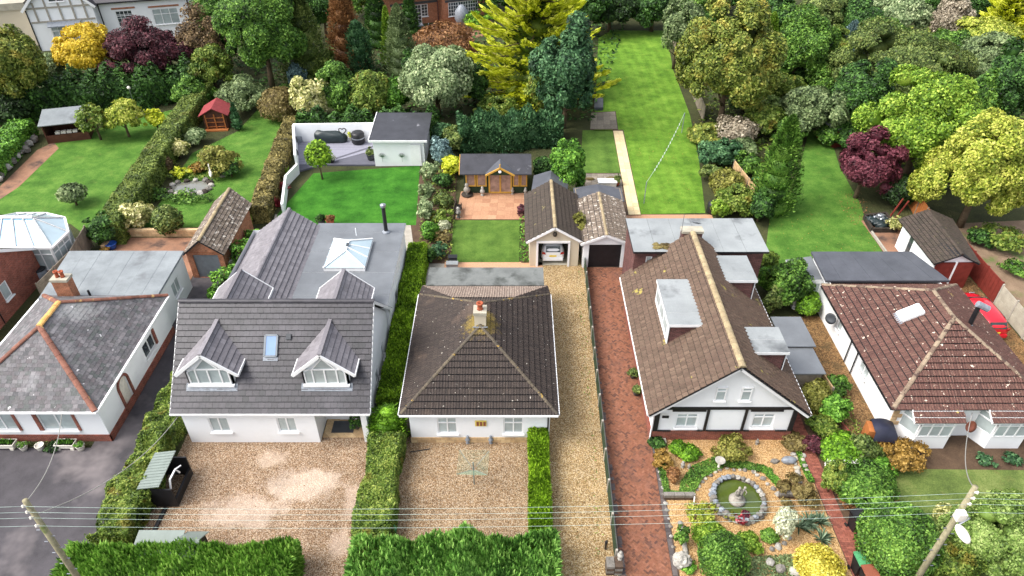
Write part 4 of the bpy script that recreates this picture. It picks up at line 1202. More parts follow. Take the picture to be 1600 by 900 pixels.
def rooflight(root, c, u, v, n, w, h, fr='grey', pane='sky_pane', t=.1):
    c, u, v, n = map(Vector, (c, u, v, n)); m = M()
    for a, b in (((-1, -1), (1, -1)), ((1, -1), (1, 1)), ((1, 1), (-1, 1)), ((-1, 1), (-1, -1))):
        m.bar(c + u * a[0] * w / 2 + v * a[1] * h / 2 + n * t * .7, c + u * b[0] * w / 2 + v * b[1] * h / 2 + n * t * .7, .1, t, n)
    f = m.build('rooflight', MT[fr], root)
    P = [c + u * a * w / 2 + v * b * h / 2 + n * t for a, b in ((-1, -1), (1, -1), (1, 1), (-1, 1))]
    M().ext(P, tuple(n * -.03)).build('pane', MT[pane], f)
    P = [c + u * a * w * .62 - v * h * (.5 + b) + n * .05 for a, b in ((-1, .22), (1, .22), (1, .03), (-1, .03))]
    M().ext(P, tuple(n * -.02)).build('flashing', MT['lead'], f)
    return f


sl2 = Vector((0, YR - 25.2, ZR - 2.5)).normalized(); nn2 = Vector((1, 0, 0)).cross(sl2)
on2 = lambda x, y: Vector((x, y, 2.5 + (y - 25.2) * (ZR - 2.5) / (YR - 25.2)))
rooflight(h2, on2(-12.65, 27.75), (1, 0, 0), sl2, nn2, .62, 1.1)
vt = M(); P_ = on2(-11.75, 28.1); vt.bar(P_ - sl2 * .15 + nn2 * .07, P_ + sl2 * .15 + nn2 * .07, .26, .07, nn2); vt.build('roof_vent', MT['deep_grey'], h2)
# rear wing and flat roof with lantern
wg = [(-17.8, 33.3), (-7.5, 33.3), (-7.5, 41.6), (-17.8, 41.2)]
walls(h2, wg, 0, 3.4, MT['white'], {1: [(2.5, 3.5, 1.0, 2.0, dict(cols=1))]}, name='rear_wall')
walls(h2, [(-17.8, 33.5), (-13.3, 33.5), (-13.3, 41.2), (-17.8, 41.2)], 0, 2.8, MT['white'], None, [([(-17.8, 41.2, 2.8), (-13.2, 41.2, 2.8), (-13.2, 41.2, 3.5), (-15.1, 41.2, 4.85)], (0, -.1, 0))], name='wing_wall')
fw_ = [[(-18.1, 41.4, 2.75), (-18.1, 32.4, 2.75), (-15.1, 32.4, 5.0), (-15.1, 41.4, 5.0)], [(-13.25, 32.4, 3.62), (-13.25, 41.4, 3.62), (-15.1, 41.4, 5.0), (-15.1, 32.4, 5.0)]]
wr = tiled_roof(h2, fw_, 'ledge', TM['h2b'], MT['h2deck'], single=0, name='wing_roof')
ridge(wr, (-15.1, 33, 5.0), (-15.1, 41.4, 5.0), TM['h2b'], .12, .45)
fr2 = flat_roof(h2, [(-13.4, 32.5), (-7.35, 32.5), (-7.35, 41.75), (-13.4, 41.75)], 3.62, MT['felt_h2'], strip=1.15, along='y', edge=MT['white_trim'])
lt = M()
lx0, lx1, ly0, ly1, lz = -11.85, -9.25, 36.1, 39.4, 3.66
lt.box(lx0, lx1, ly0, ly1, 3.6, lz + .22); lan = lt.build('roof_lantern', MT['white_trim'], h2)
ap, bp_ = Vector((-10.55, 37.2, 4.45)), Vector((-10.55, 38.3, 4.45)); zb = lz + .22
C_ = [Vector((lx0, ly0, zb)), Vector((lx1, ly0, zb)), Vector((lx1, ly1, zb)), Vector((lx0, ly1, zb))]
for q in ([C_[0], C_[1], ap], [C_[1], C_[2], bp_, ap], [C_[2], C_[3], bp_], [C_[3], C_[0], ap, bp_]): M().ext(q, (0, 0, -.03)).build('pane', MT['pale_pane'], lan)
lb = M()
for a, b in ((C_[0], ap), (C_[1], ap), (C_[2], bp_), (C_[3], bp_), (ap, bp_)): lb.bar(a + Vector((0, 0, .03)), b + Vector((0, 0, .03)), .09, .06)
for t in (.35, .65):
    for s0, s1 in ((C_[1], C_[2]), (C_[0], C_[3])): lb.bar(s0.lerp(s1, t) + Vector((0, 0, .02)), ap.lerp(bp_, t) + Vector((0, 0, .02)), .06, .05)
lb.build('glazing_bars', MT['white_trim'], lan)
M().box(-10.62, -10.48, 37.6, 37.95, 4.5, 4.56).build('vent', MT['deep_grey'], lan)
fl = M().tube([(-8.55, 40.6, 3.6), (-8.55, 40.6, 5.6)], .13, 12).build('flue', MT['black'], h2, False)
M().lathe([(.15, 0), (.2, .06), (.2, .2), (.06, .28)], 12, (-8.55, 40.6, 5.6)).build('cowl', MT['steel'], fl)
M().lathe([(.28, 3.63), (.26, 3.7), (.15, 3.78)], 12, (-8.55, 40.6, 0)).build('collar', MT['lead'], fl)
M().tube([(-10.35, 39.6, 4.0), (-10.35, 39.6, 4.6)], .03, 6).build('finial', MT['white_trim'], lan)

# ------------------------------------------------------------------ house 4: gabled chalet bungalow with black timbering
h4 = thing('timbered_bungalow', 'brown tiled gable end bungalow with black and white timbered front and flat dormers', 'house', (11.2, 30, 0))
X0, X1, XR, ZE, ZT = 7.1, 15.4, 11.22, 2.5, 5.95
w4 = [(7.5, 25.6), (15.0, 25.6), (15.0, 36.5), (7.5, 36.5)]
sl4 = (ZT - ZE) / (XR - X0)
gz = lambda x: ZE + (min(x - X0, X1 - x)) * sl4 - .12
gab = [([(7.5, 25.55, 2.5), (15.0, 25.55, 2.5), (15.0, 25.55, gz(15.0)), (XR, 25.55, ZT - .14), (7.5, 25.55, gz(7.5))], (0, .1, 0))]
walls(h4, w4, 0, 2.55, MT['white'], {0: [(1.2, 2.35, .95, 2.0, dict(cols=2, rows=(3, 1))), (5.25, 6.4, .95, 2.0, dict(cols=2, rows=(3, 1)))], 1: [(4, 5, 1, 2, dict())], 3: [(2.5, 3.3, 1, 2, dict()), (7.5, 8.3, 1, 2, dict())]}, gab)
for xa in (10.42, 11.72): window(h4, (xa, 25.53, 0), (1, 0, 0), (0, -1, 0), 0, .55, 3.1, 4.05, cols=1, rows=(3, 1), inset=-.02)
plinth(h4, w4, .72, MT['brick'], .05, edges=[0, 1, 3])
tb = M()
def timber(x0, x1, z0, z1): M().box(x0, x1, 25.5, 25.56, z0, z1).build('timber', MT['black'], h4)
timber(7.52, 14.98, 2.42, 2.6)
timber(7.52, 7.78, .76, 2.42); timber(14.74, 14.98, .76, 2.42); timber(10.22, 10.36, .76, 2.42); timber(12.22, 12.36, .76, 2.42)
M().box(8.4, 10.15, 25.49, 25.565, 2.28, 2.42).build('timber', MT['black'], h4); M().box(12.5, 14.2, 25.49, 25.565, 2.28, 2.42).build('timber', MT['black'], h4)
timber(7.8, 8.5, .73, .8); timber(9.9, 10.2, .73, .8); timber(10.4, 12.2, .73, .8); timber(12.4, 12.7, .73, .8); timber(14.1, 14.7, .73, .8)
f4 = [[(X0, 37.2, ZE), (X0, 25.05, ZE), (XR, 25.05, ZT), (XR, 37.2, ZT)], [(X1, 25.05, ZE), (X1, 37.2, ZE), (XR, 37.2, ZT), (XR, 25.05, ZT)]]
r4 = tiled_roof(h4, f4, 'roll', TM['h4'], DK)
ridge(r4, (XR, 25.0, ZT), (XR, 37.0, ZT), TM['h4ridge'], .17, .42)
bb = M(); bb.bar((X0, 25.14, ZE - .22), (XR, 25.14, ZT - .22), .06, .2); bb.bar((X1, 25.14, ZE - .22), (XR, 25.14, ZT - .22), .06, .2); bb.build('bargeboard', MT['white_trim'], h4)
gutter(h4, (X0 - .06, 25.1, ZE - .06), (X0 - .06, 37, ZE - .06), MT['white_trim']); gutter(h4, (X1 + .06, 25.1, ZE - .06), (X1 + .06, 37, ZE - .06), MT['white_trim'])
downpipe(h4, 7.44, 25.5, .1, 2.4, MT['white_trim'])
M().box(7.85, 8.2, 25.3, 25.36, 2.0, 2.14).build('wall_lamp', MT['black'], h4)


def box_dormer(x0, x1, y0, y1, zt, side, label=None):
    """flat-topped dormer: window face on the eaves side, tile-hung cheeks"""
    zr_ = lambda x: ZE + min(x - X0, X1 - x) * sl4
    b = M(); xo = x0 if side < 0 else x1; xi = x1 if side < 0 else x0
    for y in (y0, y1 - .08): b.ext([(xo, y, zr_(xo) - .1), (xi, y, zt - .15), (xo, y, zt - .15)], (0, .08, 0))
    d = b.build('dormer', MT['brick_dark'], h4)
    fr = M(); fr.box(xo - .05, xo + .05, y0, y1, zr_(xo) - .1, zt - .15); fr.build('dormer_front', MT['white'], d)
    n = Vector((side, 0, 0)); dd = Vector((0, -side, 0)); a = (xo + side * .06, y1 if side > 0 else y0, 0)
    dd = Vector((0, 1, 0)) if side > 0 else Vector((0, -1, 0)); a = (xo + side * .06, y0 if side > 0 else y1, 0)
    window(h4, a, dd, n, .15, (y1 - y0) - .15, zr_(xo) + .25, zt - .25, cols=3, inset=-.01, sill=False)
    fl_ = flat_roof(h4, [(x0 - .12, y0 - .15), (x1 + .1, y0 - .15), (x1 + .1, y1 + .15), (x0 - .12, y1 + .15)], zt, MT['felt_h4'], th=.16, strip=1.0, along='y', name='dormer_roof', edge=MT['white_trim'])
    return d


box_dormer(8.55, 10.25, 29.2, 33.0, 5.2, -1)
box_dormer(12.6, 14.45, 33.7, 36.0, 4.8, 1)
box_dormer(12.45, 14.4, 27.45, 29.2, 4.8, 1)
# rear flat-roofed block
walls(h4, [(7.75, 36.9), (15.9, 36.9), (15.9, 40.4), (7.75, 40.4)], 0, 4.6, MT['brick_dark'], {0: [(.75, 1.15, 2.9, 4.2, dict(cols=1, pane='pane'))]}, name='rear_wall')
flat_roof(h4, [(7.6, 36.6), (16.1, 36.6), (16.1, 40.55), (7.6, 40.55)], 4.76, MT['felt_h4'], strip=1.4, along='x', edge=MT['black'])
c4 = chimney(h4, 11.25, 37.4, 4.6, 5.95, 1.25, .55, 'brick_dark', 0, cap='concrete')
sk = M(); sk.lathe([(.02, 0), (.18, .02), (.3, .09), (.33, .12), (.18, .03), (.02, .02)], 14); dish(h4, sk, 'lead', (11.6, 38.0, 5.95), (-.5, .3, 0))
M().tube([(10.55, 37.2, 4.7), (10.55, 37.2, 7.1)], .02, 5).build('aerial_pole', MT['steel'], h4)
ml = M()
for i in range(14): ml.blob((9.6 + rnd.uniform(-.55, .55), 37.1 + rnd.uniform(-.2, .35), 4.8), (.22, .18, .09), i, .3)
tagp(ml.build('moss_clump', LM['heather'], h4), kind='stuff')
MO = plain('mossy_flashing', lin((120, 116, 96)), .9, .1, .3)

# ------------------------------------------------------------------ house 5: red-brown hipped bungalow on the right
h5 = thing('bay_bungalow', 'red brown tiled hip roof bungalow with two white bay windows', 'house', (24.1, 30.5, 0))
w5 = [(20.3, 25.85), (28.0, 25.85), (28.0, 35.8), (20.3, 35.8)]
walls(h5, w5, 0, 2.42, MT['white'], {3: [(2.0, 2.6, 1.0, 1.9, dict(cols=1)), (5.6, 6.7, .95, 1.95, dict(cols=2))], 1: [(3, 4, 1, 2, dict())]})
fs, A5, B5 = hip_faces(19.85, 28.45, 25.5, 36.2, 2.5, 2.62, 29.75, 32.2)
r5 = tiled_roof(h5, fs, 'roman', TM['h5'], DK)
for p in [(19.85, 25.5), (28.45, 25.5)]: ridge(r5, (*p, 2.5), A5, TM['h5ridge'], .115)
for p in [(19.85, 36.2), (28.45, 36.2)]: ridge(r5, (*p, 2.5), B5, TM['h5ridge'], .115)
ridge(r5, A5, B5, TM['h5ridge'], .115)
fascia(h5, [(19.93, 25.58), (28.37, 25.58), (28.37, 36.1), (19.93, 36.1)], 2.5, MT['white_trim'], .18)
gutter(h5, (19.8, 25.5, 2.44), (19.8, 36.1, 2.44), MT['black'])
for x0 in (20.75, 24.75):
    P = [(x0, 25.9), (x0 + .55, 24.95), (x0 + 2.35, 24.95), (x0 + 2.9, 25.9)]
    bw = M()
    for a, b in zip(P, P[1:]): wall_run(bw, a, b, 0, .95, []); 
    bw.poly([(*p, .95) for p in P])
    bay = bw.build('bay', MT['white'], h5)
    for (a, b), cols in zip(zip(P, P[1:]), (1, 3, 1)):
        A_ = Vector((*a, 0)); d_ = Vector((*b, 0)) - A_; L_ = d_.length; d_.normalize(); n_ = Vector((d_.y, -d_.x, 0))
        window(h5, A_, d_, n_, .02, L_ - .02, .95, 2.25, cols=cols, rows=(2, 1), inset=.0, sill=False, name='window', pane='pane')
    if x0 < 24 or True:
        rf = [[(x0 - .05, 24.72, 2.3), (x0 + 2.6, 24.72, 2.3), (x0 + 2.75, 25.55, 2.58), (x0 + .1, 25.55, 2.58)]]
        tiled_roof(h5, rf, 'roman', TM['h5'], MT['white_trim'], single=0, name='bay_roof')
s5 = Vector((A5[0] - 19.85, 0, 2.62)).normalized(); n5 = Vector((-s5.z, 0, s5.x))
rooflight(h5, Vector((22.7, 31.15, 2.5 + (22.7 - 19.85) * 2.62 / (A5[0] - 19.85))), (0, -1, 0), s5, n5, .75, 1.2, 'white_trim', 'pale_pane', .14)
P5 = Vector((25.55, 30.2, 4.1)); fl = M().tube([P5 - Vector((0, 0, .3)), P5 + Vector((0, 0, 1.55))], .13, 10).build('flue', MT['black'], h5)
M().tube([P5 + Vector((-.1, .05, 1.6)), P5 + Vector((.5, -.1, 1.35))], .19, 10).build('cowl', MT['lead'], fl)
M().lathe([(.3, 0), (.25, .15), (.14, .3)], 12, tuple(P5 + Vector((0, 0, -.1)))).build('collar', MT['steel'], fl)
flat_roof(h5, [(20.0, 36.15), (27.9, 36.15), (26.9, 39.4), (20.15, 39.4)], 2.85, MT['felt_dark'], strip=1.05, along='x')
walls(h5, [(20.3, 35.8), (27.4, 35.8), (26.7, 39.2), (20.3, 39.2)], 0, 2.72, MT['white'], {3: [(1.2, 2.2, .9, 2.0, dict())]}, name='extension_wall')
flat_roof(h5, [(18.55, 36.7), (20.15, 36.9), (20.3, 39.5), (18.45, 39.1)], 2.4, MT['felt_h2'], strip=3, name='porch_roof', edge=MT['white_trim'])
walls(h5, [(18.7, 36.8), (20.25, 36.9), (20.25, 39.2), (18.7, 39)], 0, 2.28, MT['white'], {0: [(.1, .7, .1, 2.1, dict(cols=1)), (.8, 1.5, 1, 2.1, dict(cols=1))]}, name='porch_wall')
for y in (30.6, 31.6): downpipe(h5, 20.22, y, .1, 2.4, MT['black'])
for x, y, z in ((20.1, 33.9, 1.6),):
    dish(h5, M().lathe([(.02, 0), (.2, .02), (.34, .1), (.36, .13), (.2, .04), (.02, .03)], 14), 'deep_grey', (x - .2, y, z), (.6, -1.2, 0))
dish(h5, M().lathe([(.02, 0), (.2, .02), (.3, .08), (.33, .12), (.2, .05), (.02, .03)], 14), 'brown_bin', (24.25, 25.4, 1.3), (1.1, .2, 0))
qs = M()
for i in range(8): qs.box(20.24, 20.24 + (.5 if i % 2 else .3), 25.80, 25.87, .1 + i * .28, .34 + i * .28)
qs.build('quoins', MT['stone_block'], h5)
# ------------------------------------------------------------------ house 1: old slate bungalow on the left
h1 = thing('slate_bungalow', 'white bungalow with an old slate hip roof and terracotta ridges beside the tarmac drive', 'house', (-25.3, 30, 0))
w1 = [(-28.7, 25.5), (-21.65, 25.5), (-21.65, 34.4), (-28.7, 34.4)]
walls(h1, w1, 0, 2.7, MT['white'], {0: [(1.0, 2.4, .85, 2.3, dict(cols=2)), (3.7, 5.55, .85, 2.35, dict(cols=2))],
                                    1: [(2.1, 3.0, .15, 2.15, None), (5.3, 6.7, 1.0, 2.0, dict(cols=2, pane='dark_pane'))]})
plinth(h1, w1, .5, MT['brick'], .05, edges=[0, 1])
for s in (1.0, 2.4, 3.7, 5.55): M().box(-28.7 + s - (.22 if s in (1.0, 3.7) else 0), -28.7 + s + (.0 if s in (1.0, 3.7) else .16), 25.46, 25.52, .85, 2.4).build('window_surround', MT['brick'], h1)
dr = M(); dr.box(-21.8, -21.75, 27.6, 28.5, .15, 2.15); d1 = dr.build('side_door', MT['pot_white'], h1)
ar = M()
for k in range(12):
    a0, a1 = math.pi * k / 12, math.pi * (k + 1) / 12
    ar.bar((-21.62, 28.05 - .55 * math.cos(a0), 1.75 + .55 * math.sin(a0)), (-21.62, 28.05 - .55 * math.cos(a1), 1.75 + .55 * math.sin(a1)), .12, .14)
for y in (27.5, 28.6): ar.bar((-21.62, y, .15), (-21.62, y, 1.8), .12, .14)
ar.build('door_arch', MT['brick'], d1)
ws = M(); ws.box(-21.7, -21.58, 32.2, 32.4, 1.0, 2.1); ws.build('window_surround', MT['brick'], h1)
fs, A1, B1 = hip_faces(-29.15, -21.4, 25.05, 34.75, 2.78, 2.5, 28.85, 30.9)
r1 = tiled_roof(h1, fs, 'slate', TM['h1'], DK)
for p in [(-29.15, 25.05), (-21.4, 25.05)]: ridge(r1, (*p, 2.78), A1, TM['h1ridge'], .14)
for p in [(-29.15, 34.75), (-21.4, 34.75)]: ridge(r1, (*p, 2.78), B1, TM['h1ridge'], .14)
ridge(r1, A1, B1, TM['h1moss'], .16)
fascia(h1, [(-29.07, 25.13), (-21.48, 25.13), (-21.48, 34.67), (-29.07, 34.67)], 2.78, MT['white_trim'], .2)
gutter(h1, (-29.2, 24.99, 2.74), (-21.33, 24.99, 2.74), MT['white_trim']); gutter(h1, (-21.33, 25.05, 2.74), (-21.33, 34.7, 2.74), MT['white_trim']); gutter(h1, (-29.22, 25, 2.74), (-29.22, 34.7, 2.74), MT['white_trim'])
walls(h1, [(-28.9, 34.4), (-22.05, 34.4), (-22.2, 39.2), (-29.4, 39.2)], 0, 2.8, MT['white'], {1: [(2.2, 3.4, 1.0, 2.1, dict(cols=2))]}, name='extension_wall')
flat_roof(h1, [(-29.1, 34.2), (-21.9, 34.5), (-22.05, 39.35), (-29.75, 39.35)], 2.95, MT['felt'], strip=1.05, along='x', edge=MT['lead'])
chimney(h1, -27.15, 34.25, 2.9, 4.55, .95, .6, 'brick_brown', 2, 'terracotta', cap='concrete')
M().tube([(-25.9, 34.3, 2.9), (-25.9, 34.3, 3.5)], .07, 8).build('vent_pipe', MT['black'], h1)
M().tube([(-27.6, 34.7, 4.4), (-27.6, 34.7, 5.6)], .015, 5).build('aerial', MT['steel'], h1)

# brick house at the left edge and its conservatory
bh = thing('brick_house', 'red brick house end wall at the left edge beside the conservatory', 'house', (-36, 36, 0))
bw = M()
wall_run(bw, (-33.0, 31.2), (-33.0, 40.3), 0, 2.5, [(1.8, 2.7, .9, 2.1), (5.0, 5.8, 1.1, 2.3)])
bw.ext([(-33.0, 31.2, 2.5), (-33.0, 40.3, 2.5), (-33.0, 35.75, 5.25)], (-.2, 0, 0)); bw.box(-41, -33.2, 40.1, 40.3, 0, 2.5); bw.box(-41, -33.2, 31.2, 31.4, 0, 2.5)
bw.build('wall', MT['brick'], bh)
for s0, s1, z0, z1 in ((1.8, 2.7, .9, 2.1), (5.0, 5.8, 1.1, 2.3)): window(bh, (-33.0, 31.2, 0), (0, 1, 0), (1, 0, 0), s0, s1, z0, z1, cols=1)
br = M(); br.ext([(-41, 30.9, 2.35), (-32.85, 30.9, 2.35), (-32.85, 35.75, 5.35), (-41, 35.75, 5.35)], (0, 0, -.1)); br.ext([(-32.85, 40.6, 2.35), (-41, 40.6, 2.35), (-41, 35.75, 5.36), (-32.85, 35.75, 5.36)], (0, 0, -.1)); br.build('roof', TM['gar'], bh)
bb = M(); bb.bar((-32.8, 30.9, 2.3), (-32.8, 35.75, 5.3), .06, .2); bb.bar((-32.8, 40.6, 2.3), (-32.8, 35.75, 5.3), .06, .2); bb.build('bargeboard', MT['white_trim'], bh)
downpipe(bh, -32.93, 35.2, .1, 4.6, MT['black'])
cv = thing('conservatory', 'white framed conservatory with a pale glass roof beside the brick house', 'conservatory', (-34, 42.6, 0))
CP = [(-36.6, 40.4), (-31.75, 40.4), (-31.6, 42.4), (-32.7, 44.3), (-34.4, 44.9), (-36.6, 44.9)]
cb = M()
for a, b in zip(CP, CP[1:]):
    cb.bar((*a, .3), (*b, .3), .2, .6)
cb.build('dwarf_wall', MT['brick'], cv)
for a, b in zip(CP, CP[1:]):
    A_ = Vector((*a, 0)); d_ = Vector((*b, 0)) - A_; L_ = d_.length; d_.normalize()
    window(cv, A_, d_, Vector((d_.y, -d_.x, 0)), .02, L_ - .02, .6, 2.4, cols=max(1, round(L_ / .8)), rows=(3, 1), inset=0, sill=False)
EZ = 2.48; AP = [Vector((-36.6, 42.6, 3.5)), Vector((-33.7, 42.6, 3.5))]; EP = [Vector((x + (.12 if i in (1, 2) else 0), y, EZ)) for i, (x, y) in enumerate(CP)]
pn = [([EP[0], EP[1], AP[1], AP[0]], 4, 'blue_pane'), ([EP[1], EP[2], AP[1]], 1, 'pale_pane'), ([EP[2], EP[3], AP[1]], 1, 'pale_pane'), ([EP[3], EP[4], AP[1]], 1, 'pale_pane'), ([EP[4], EP[5], AP[0], AP[1]], 3, 'pale_pane')]
cr = M(); rb = []
for P, n, mm in pn:
    for k in range(n):
        t0, t1 = k / n, (k + 1) / n
        q = [P[0].lerp(P[1], t0), P[0].lerp(P[1], t1), (P[3].lerp(P[2], t1) if len(P) == 4 else P[2])] + ([P[3].lerp(P[2], t0)] if len(P) == 4 else [])
        if len(P) == 4 and P[3].y == P[2].y and mm == 'pale_pane': pass
        rb.append((q, mm)); cr.bar(q[0] + Vector((0, 0, .03)), q[-1] + Vector((0, 0, .03)), .08, .08); cr.bar(q[1] + Vector((0, 0, .03)), q[2] + Vector((0, 0, .03)), .08, .08)
for a, b in zip(EP, EP[1:]): cr.bar(a, b, .14, .14)
cr.bar(AP[0] + Vector((0, 0, .08)), AP[1] + Vector((0, 0, .08)), .2, .12); cr.tube([AP[1], AP[1] + Vector((0, 0, .4))], .04, 6)
crf = cr.build('roof_frame', MT['white_trim'], cv)
for q, mm in rb: M().ext(q, (0, 0, -.025)).build('pane', MT[mm], crf)

# ------------------------------------------------------------------ garages
g1 = thing('brick_garage', 'narrow garage with old tiled roof and brick gable behind the slate bungalow', 'garage', (-21.2, 43, 0))
G1 = [(-22.5, 40.3), (-20.0, 40.3), (-20.0, 46.4), (-22.8, 46.8)]
walls(g1, G1, 0, 2.2, MT['brick_brown'], {0: [(.4, 2.15, .02, 1.95, None)]}, [([(-22.5, 40.25, 2.2), (-20.0, 40.25, 2.2), (-21.25, 40.25, 3.15)], (0, .12, 0))])
M().box(-22.1, -20.35, 40.38, 40.42, .02, 1.95).build('garage_door', MT['grey'], g1)
f_ = [[(-22.75, 47.3, 2.15), (-22.6, 40.05, 2.15), (-21.25, 40.05, 3.28), (-21.4, 47.3, 3.28)], [(-19.8, 40.05, 2.15), (-19.9, 46.9, 2.15), (-21.4, 47.3, 3.28), (-21.25, 40.05, 3.28)]]
rg = tiled_roof(g1, f_, 'small', TM['garwhite'], DK); ridge(rg, (-21.25, 40.05, 3.28), (-21.4, 47.2, 3.28), TM['h4ridge'], .12)

g3 = thing('open_garage', 'cream open fronted garage at the end of the gravel side drive', 'garage', (2.9, 45, 0))
gm = M(); gm.box(1.25, 1.5, 41.7, 48, 0, 2.25); gm.box(4.5, 4.75, 41.7, 48, 0, 2.25); gm.box(1.5, 4.5, 47.8, 48, 0, 2.25)
gm.box(1.5, 1.75, 41.7, 41.9, 0, 2.25); gm.box(4.1, 4.5, 41.7, 41.9, 0, 2.25); gm.box(1.75, 4.1, 41.7, 41.9, 2.05, 2.25)
gm.ext([(1.25, 41.7, 2.25), (4.75, 41.7, 2.25), (3.0, 41.7, 3.3)], (0, .15, 0)); gm.build('wall', MT['cream'], g3)
tm = M(); tm.box(1.72, 1.86, 41.62, 41.7, 0, 2.05); tm.box(3.98, 4.12, 41.62, 41.7, 0, 2.05); tm.box(1.72, 4.12, 41.62, 41.7, 2.03, 2.18); tm.build('door_frame', MT['white_trim'], g3)
f_ = [[(1.0, 48.2, 2.2), (1.0, 41.5, 2.2), (3.0, 41.5, 3.42), (3.0, 48.2, 3.42)], [(5.0, 41.5, 2.2), (5.0, 48.2, 2.2), (3.0, 48.2, 3.42), (3.0, 41.5, 3.42)]]
rg = tiled_roof(g3, f_, 'roman', TM['gar'], DK); ridge(rg, (3.0, 41.5, 3.42), (3.0, 48.2, 3.42), TM['h4ridge'], .12)
bb = M(); bb.bar((1.0, 41.52, 2.13), (3.0, 41.52, 3.34), .06, .17); bb.bar((5.0, 41.52, 2.13), (3.0, 41.52, 3.34), .06, .17); bb.build('bargeboard', MT['white_trim'], g3)
ow = M().lathe([(.05, 0), (.13, .05), (.16, .2), (.12, .32), (.05, .36)], 10, (3.0, 41.6, 2.62)).build('owl_ornament', MT['wood_dark'], g3, True)
M().box(1.5, 4.5, 41.8, 47.8, .0, .02).build('garage_floor', MT['concrete'], g3)

g4 = thing('closed_garage', 'white fronted garage with a black door at the end of the brick drive', 'garage', (6.6, 44, 0))
gm = M(); gm.box(5.05, 5.3, 41.5, 47.1, 0, 2.2); gm.box(7.9, 8.15, 41.5, 47.1, 0, 2.2); gm.box(5.3, 7.9, 46.9, 47.1, 0, 2.2)
gm.box(5.3, 5.45, 41.5, 41.7, 0, 2.2); gm.box(7.75, 7.9, 41.5, 41.7, 0, 2.2); gm.box(5.45, 7.75, 41.5, 41.7, 2.0, 2.2); gm.ext([(5.05, 41.5, 2.2), (8.15, 41.5, 2.2), (6.6, 41.5, 2.72)], (0, .15, 0)); gm.build('wall', MT['white'], g4)
gd = M().box(5.45, 7.75, 41.6, 41.64, 0, 2.0).build('garage_door', MT['black'], g4)
f_ = [[(4.8, 47.3, 2.15), (4.8, 41.3, 2.15), (6.6, 41.3, 2.92), (6.6, 47.3, 2.92)], [(8.4, 41.3, 2.15), (8.4, 47.3, 2.15), (6.6, 47.3, 2.92), (6.6, 41.3, 2.92)]]
rg = tiled_roof(g4, f_, 'roman', TM['garwhite'], DK); ridge(rg, (6.6, 41.3, 2.92), (6.6, 47.2, 2.92), TM['h4ridge'], .1)
bb = M(); bb.bar((4.8, 41.32, 2.1), (6.6, 41.32, 2.86), .06, .17); bb.bar((8.4, 41.32, 2.1), (6.6, 41.32, 2.86), .06, .17); bb.build('bargeboard', MT['white_trim'], g4)

g5 = thing('white_garage', 'white garage with mossy tiled roof and dark red doors beside the red fence', 'garage', (30.2, 41.5, 0))
G5 = [(28.7, 39.2), (31.3, 39.2), (32.2, 44.2), (28.75, 44.2)]
walls(g5, G5, 0, 2.2, MT['white'], {3: [(1.2, 1.9, .05, 2.0, dict(cols=1, pane='dark_pane'))]}, [([(28.7, 39.15, 2.2), (31.3, 39.15, 2.2), (30.05, 39.15, 2.75)], (0, .1, 0))])
for x0, x1 in ((28.75, 30.0), (30.12, 31.28)):
    M().box(x0, x1, 39.08, 39.16, .02, 2.15).build('garage_door', MT['wood_red'], g5)
M().box(30.0, 30.12, 39.05, 39.17, .02, 2.2).build('door_post', MT['white_trim'], g5)
f_ = [[(28.5, 44.6, 2.2), (28.45, 38.9, 2.2), (30.05, 38.9, 2.95), (30.4, 44.6, 2.95)], [(31.5, 38.9, 2.2), (32.4, 44.6, 2.2), (30.4, 44.6, 2.95), (30.05, 38.9, 2.95)]]
rg = tiled_roof(g5, f_, 'small', TM['gar'], DK); ridge(rg, (30.05, 38.9, 2.95), (30.4, 44.5, 2.95), TM['gar'], .12)

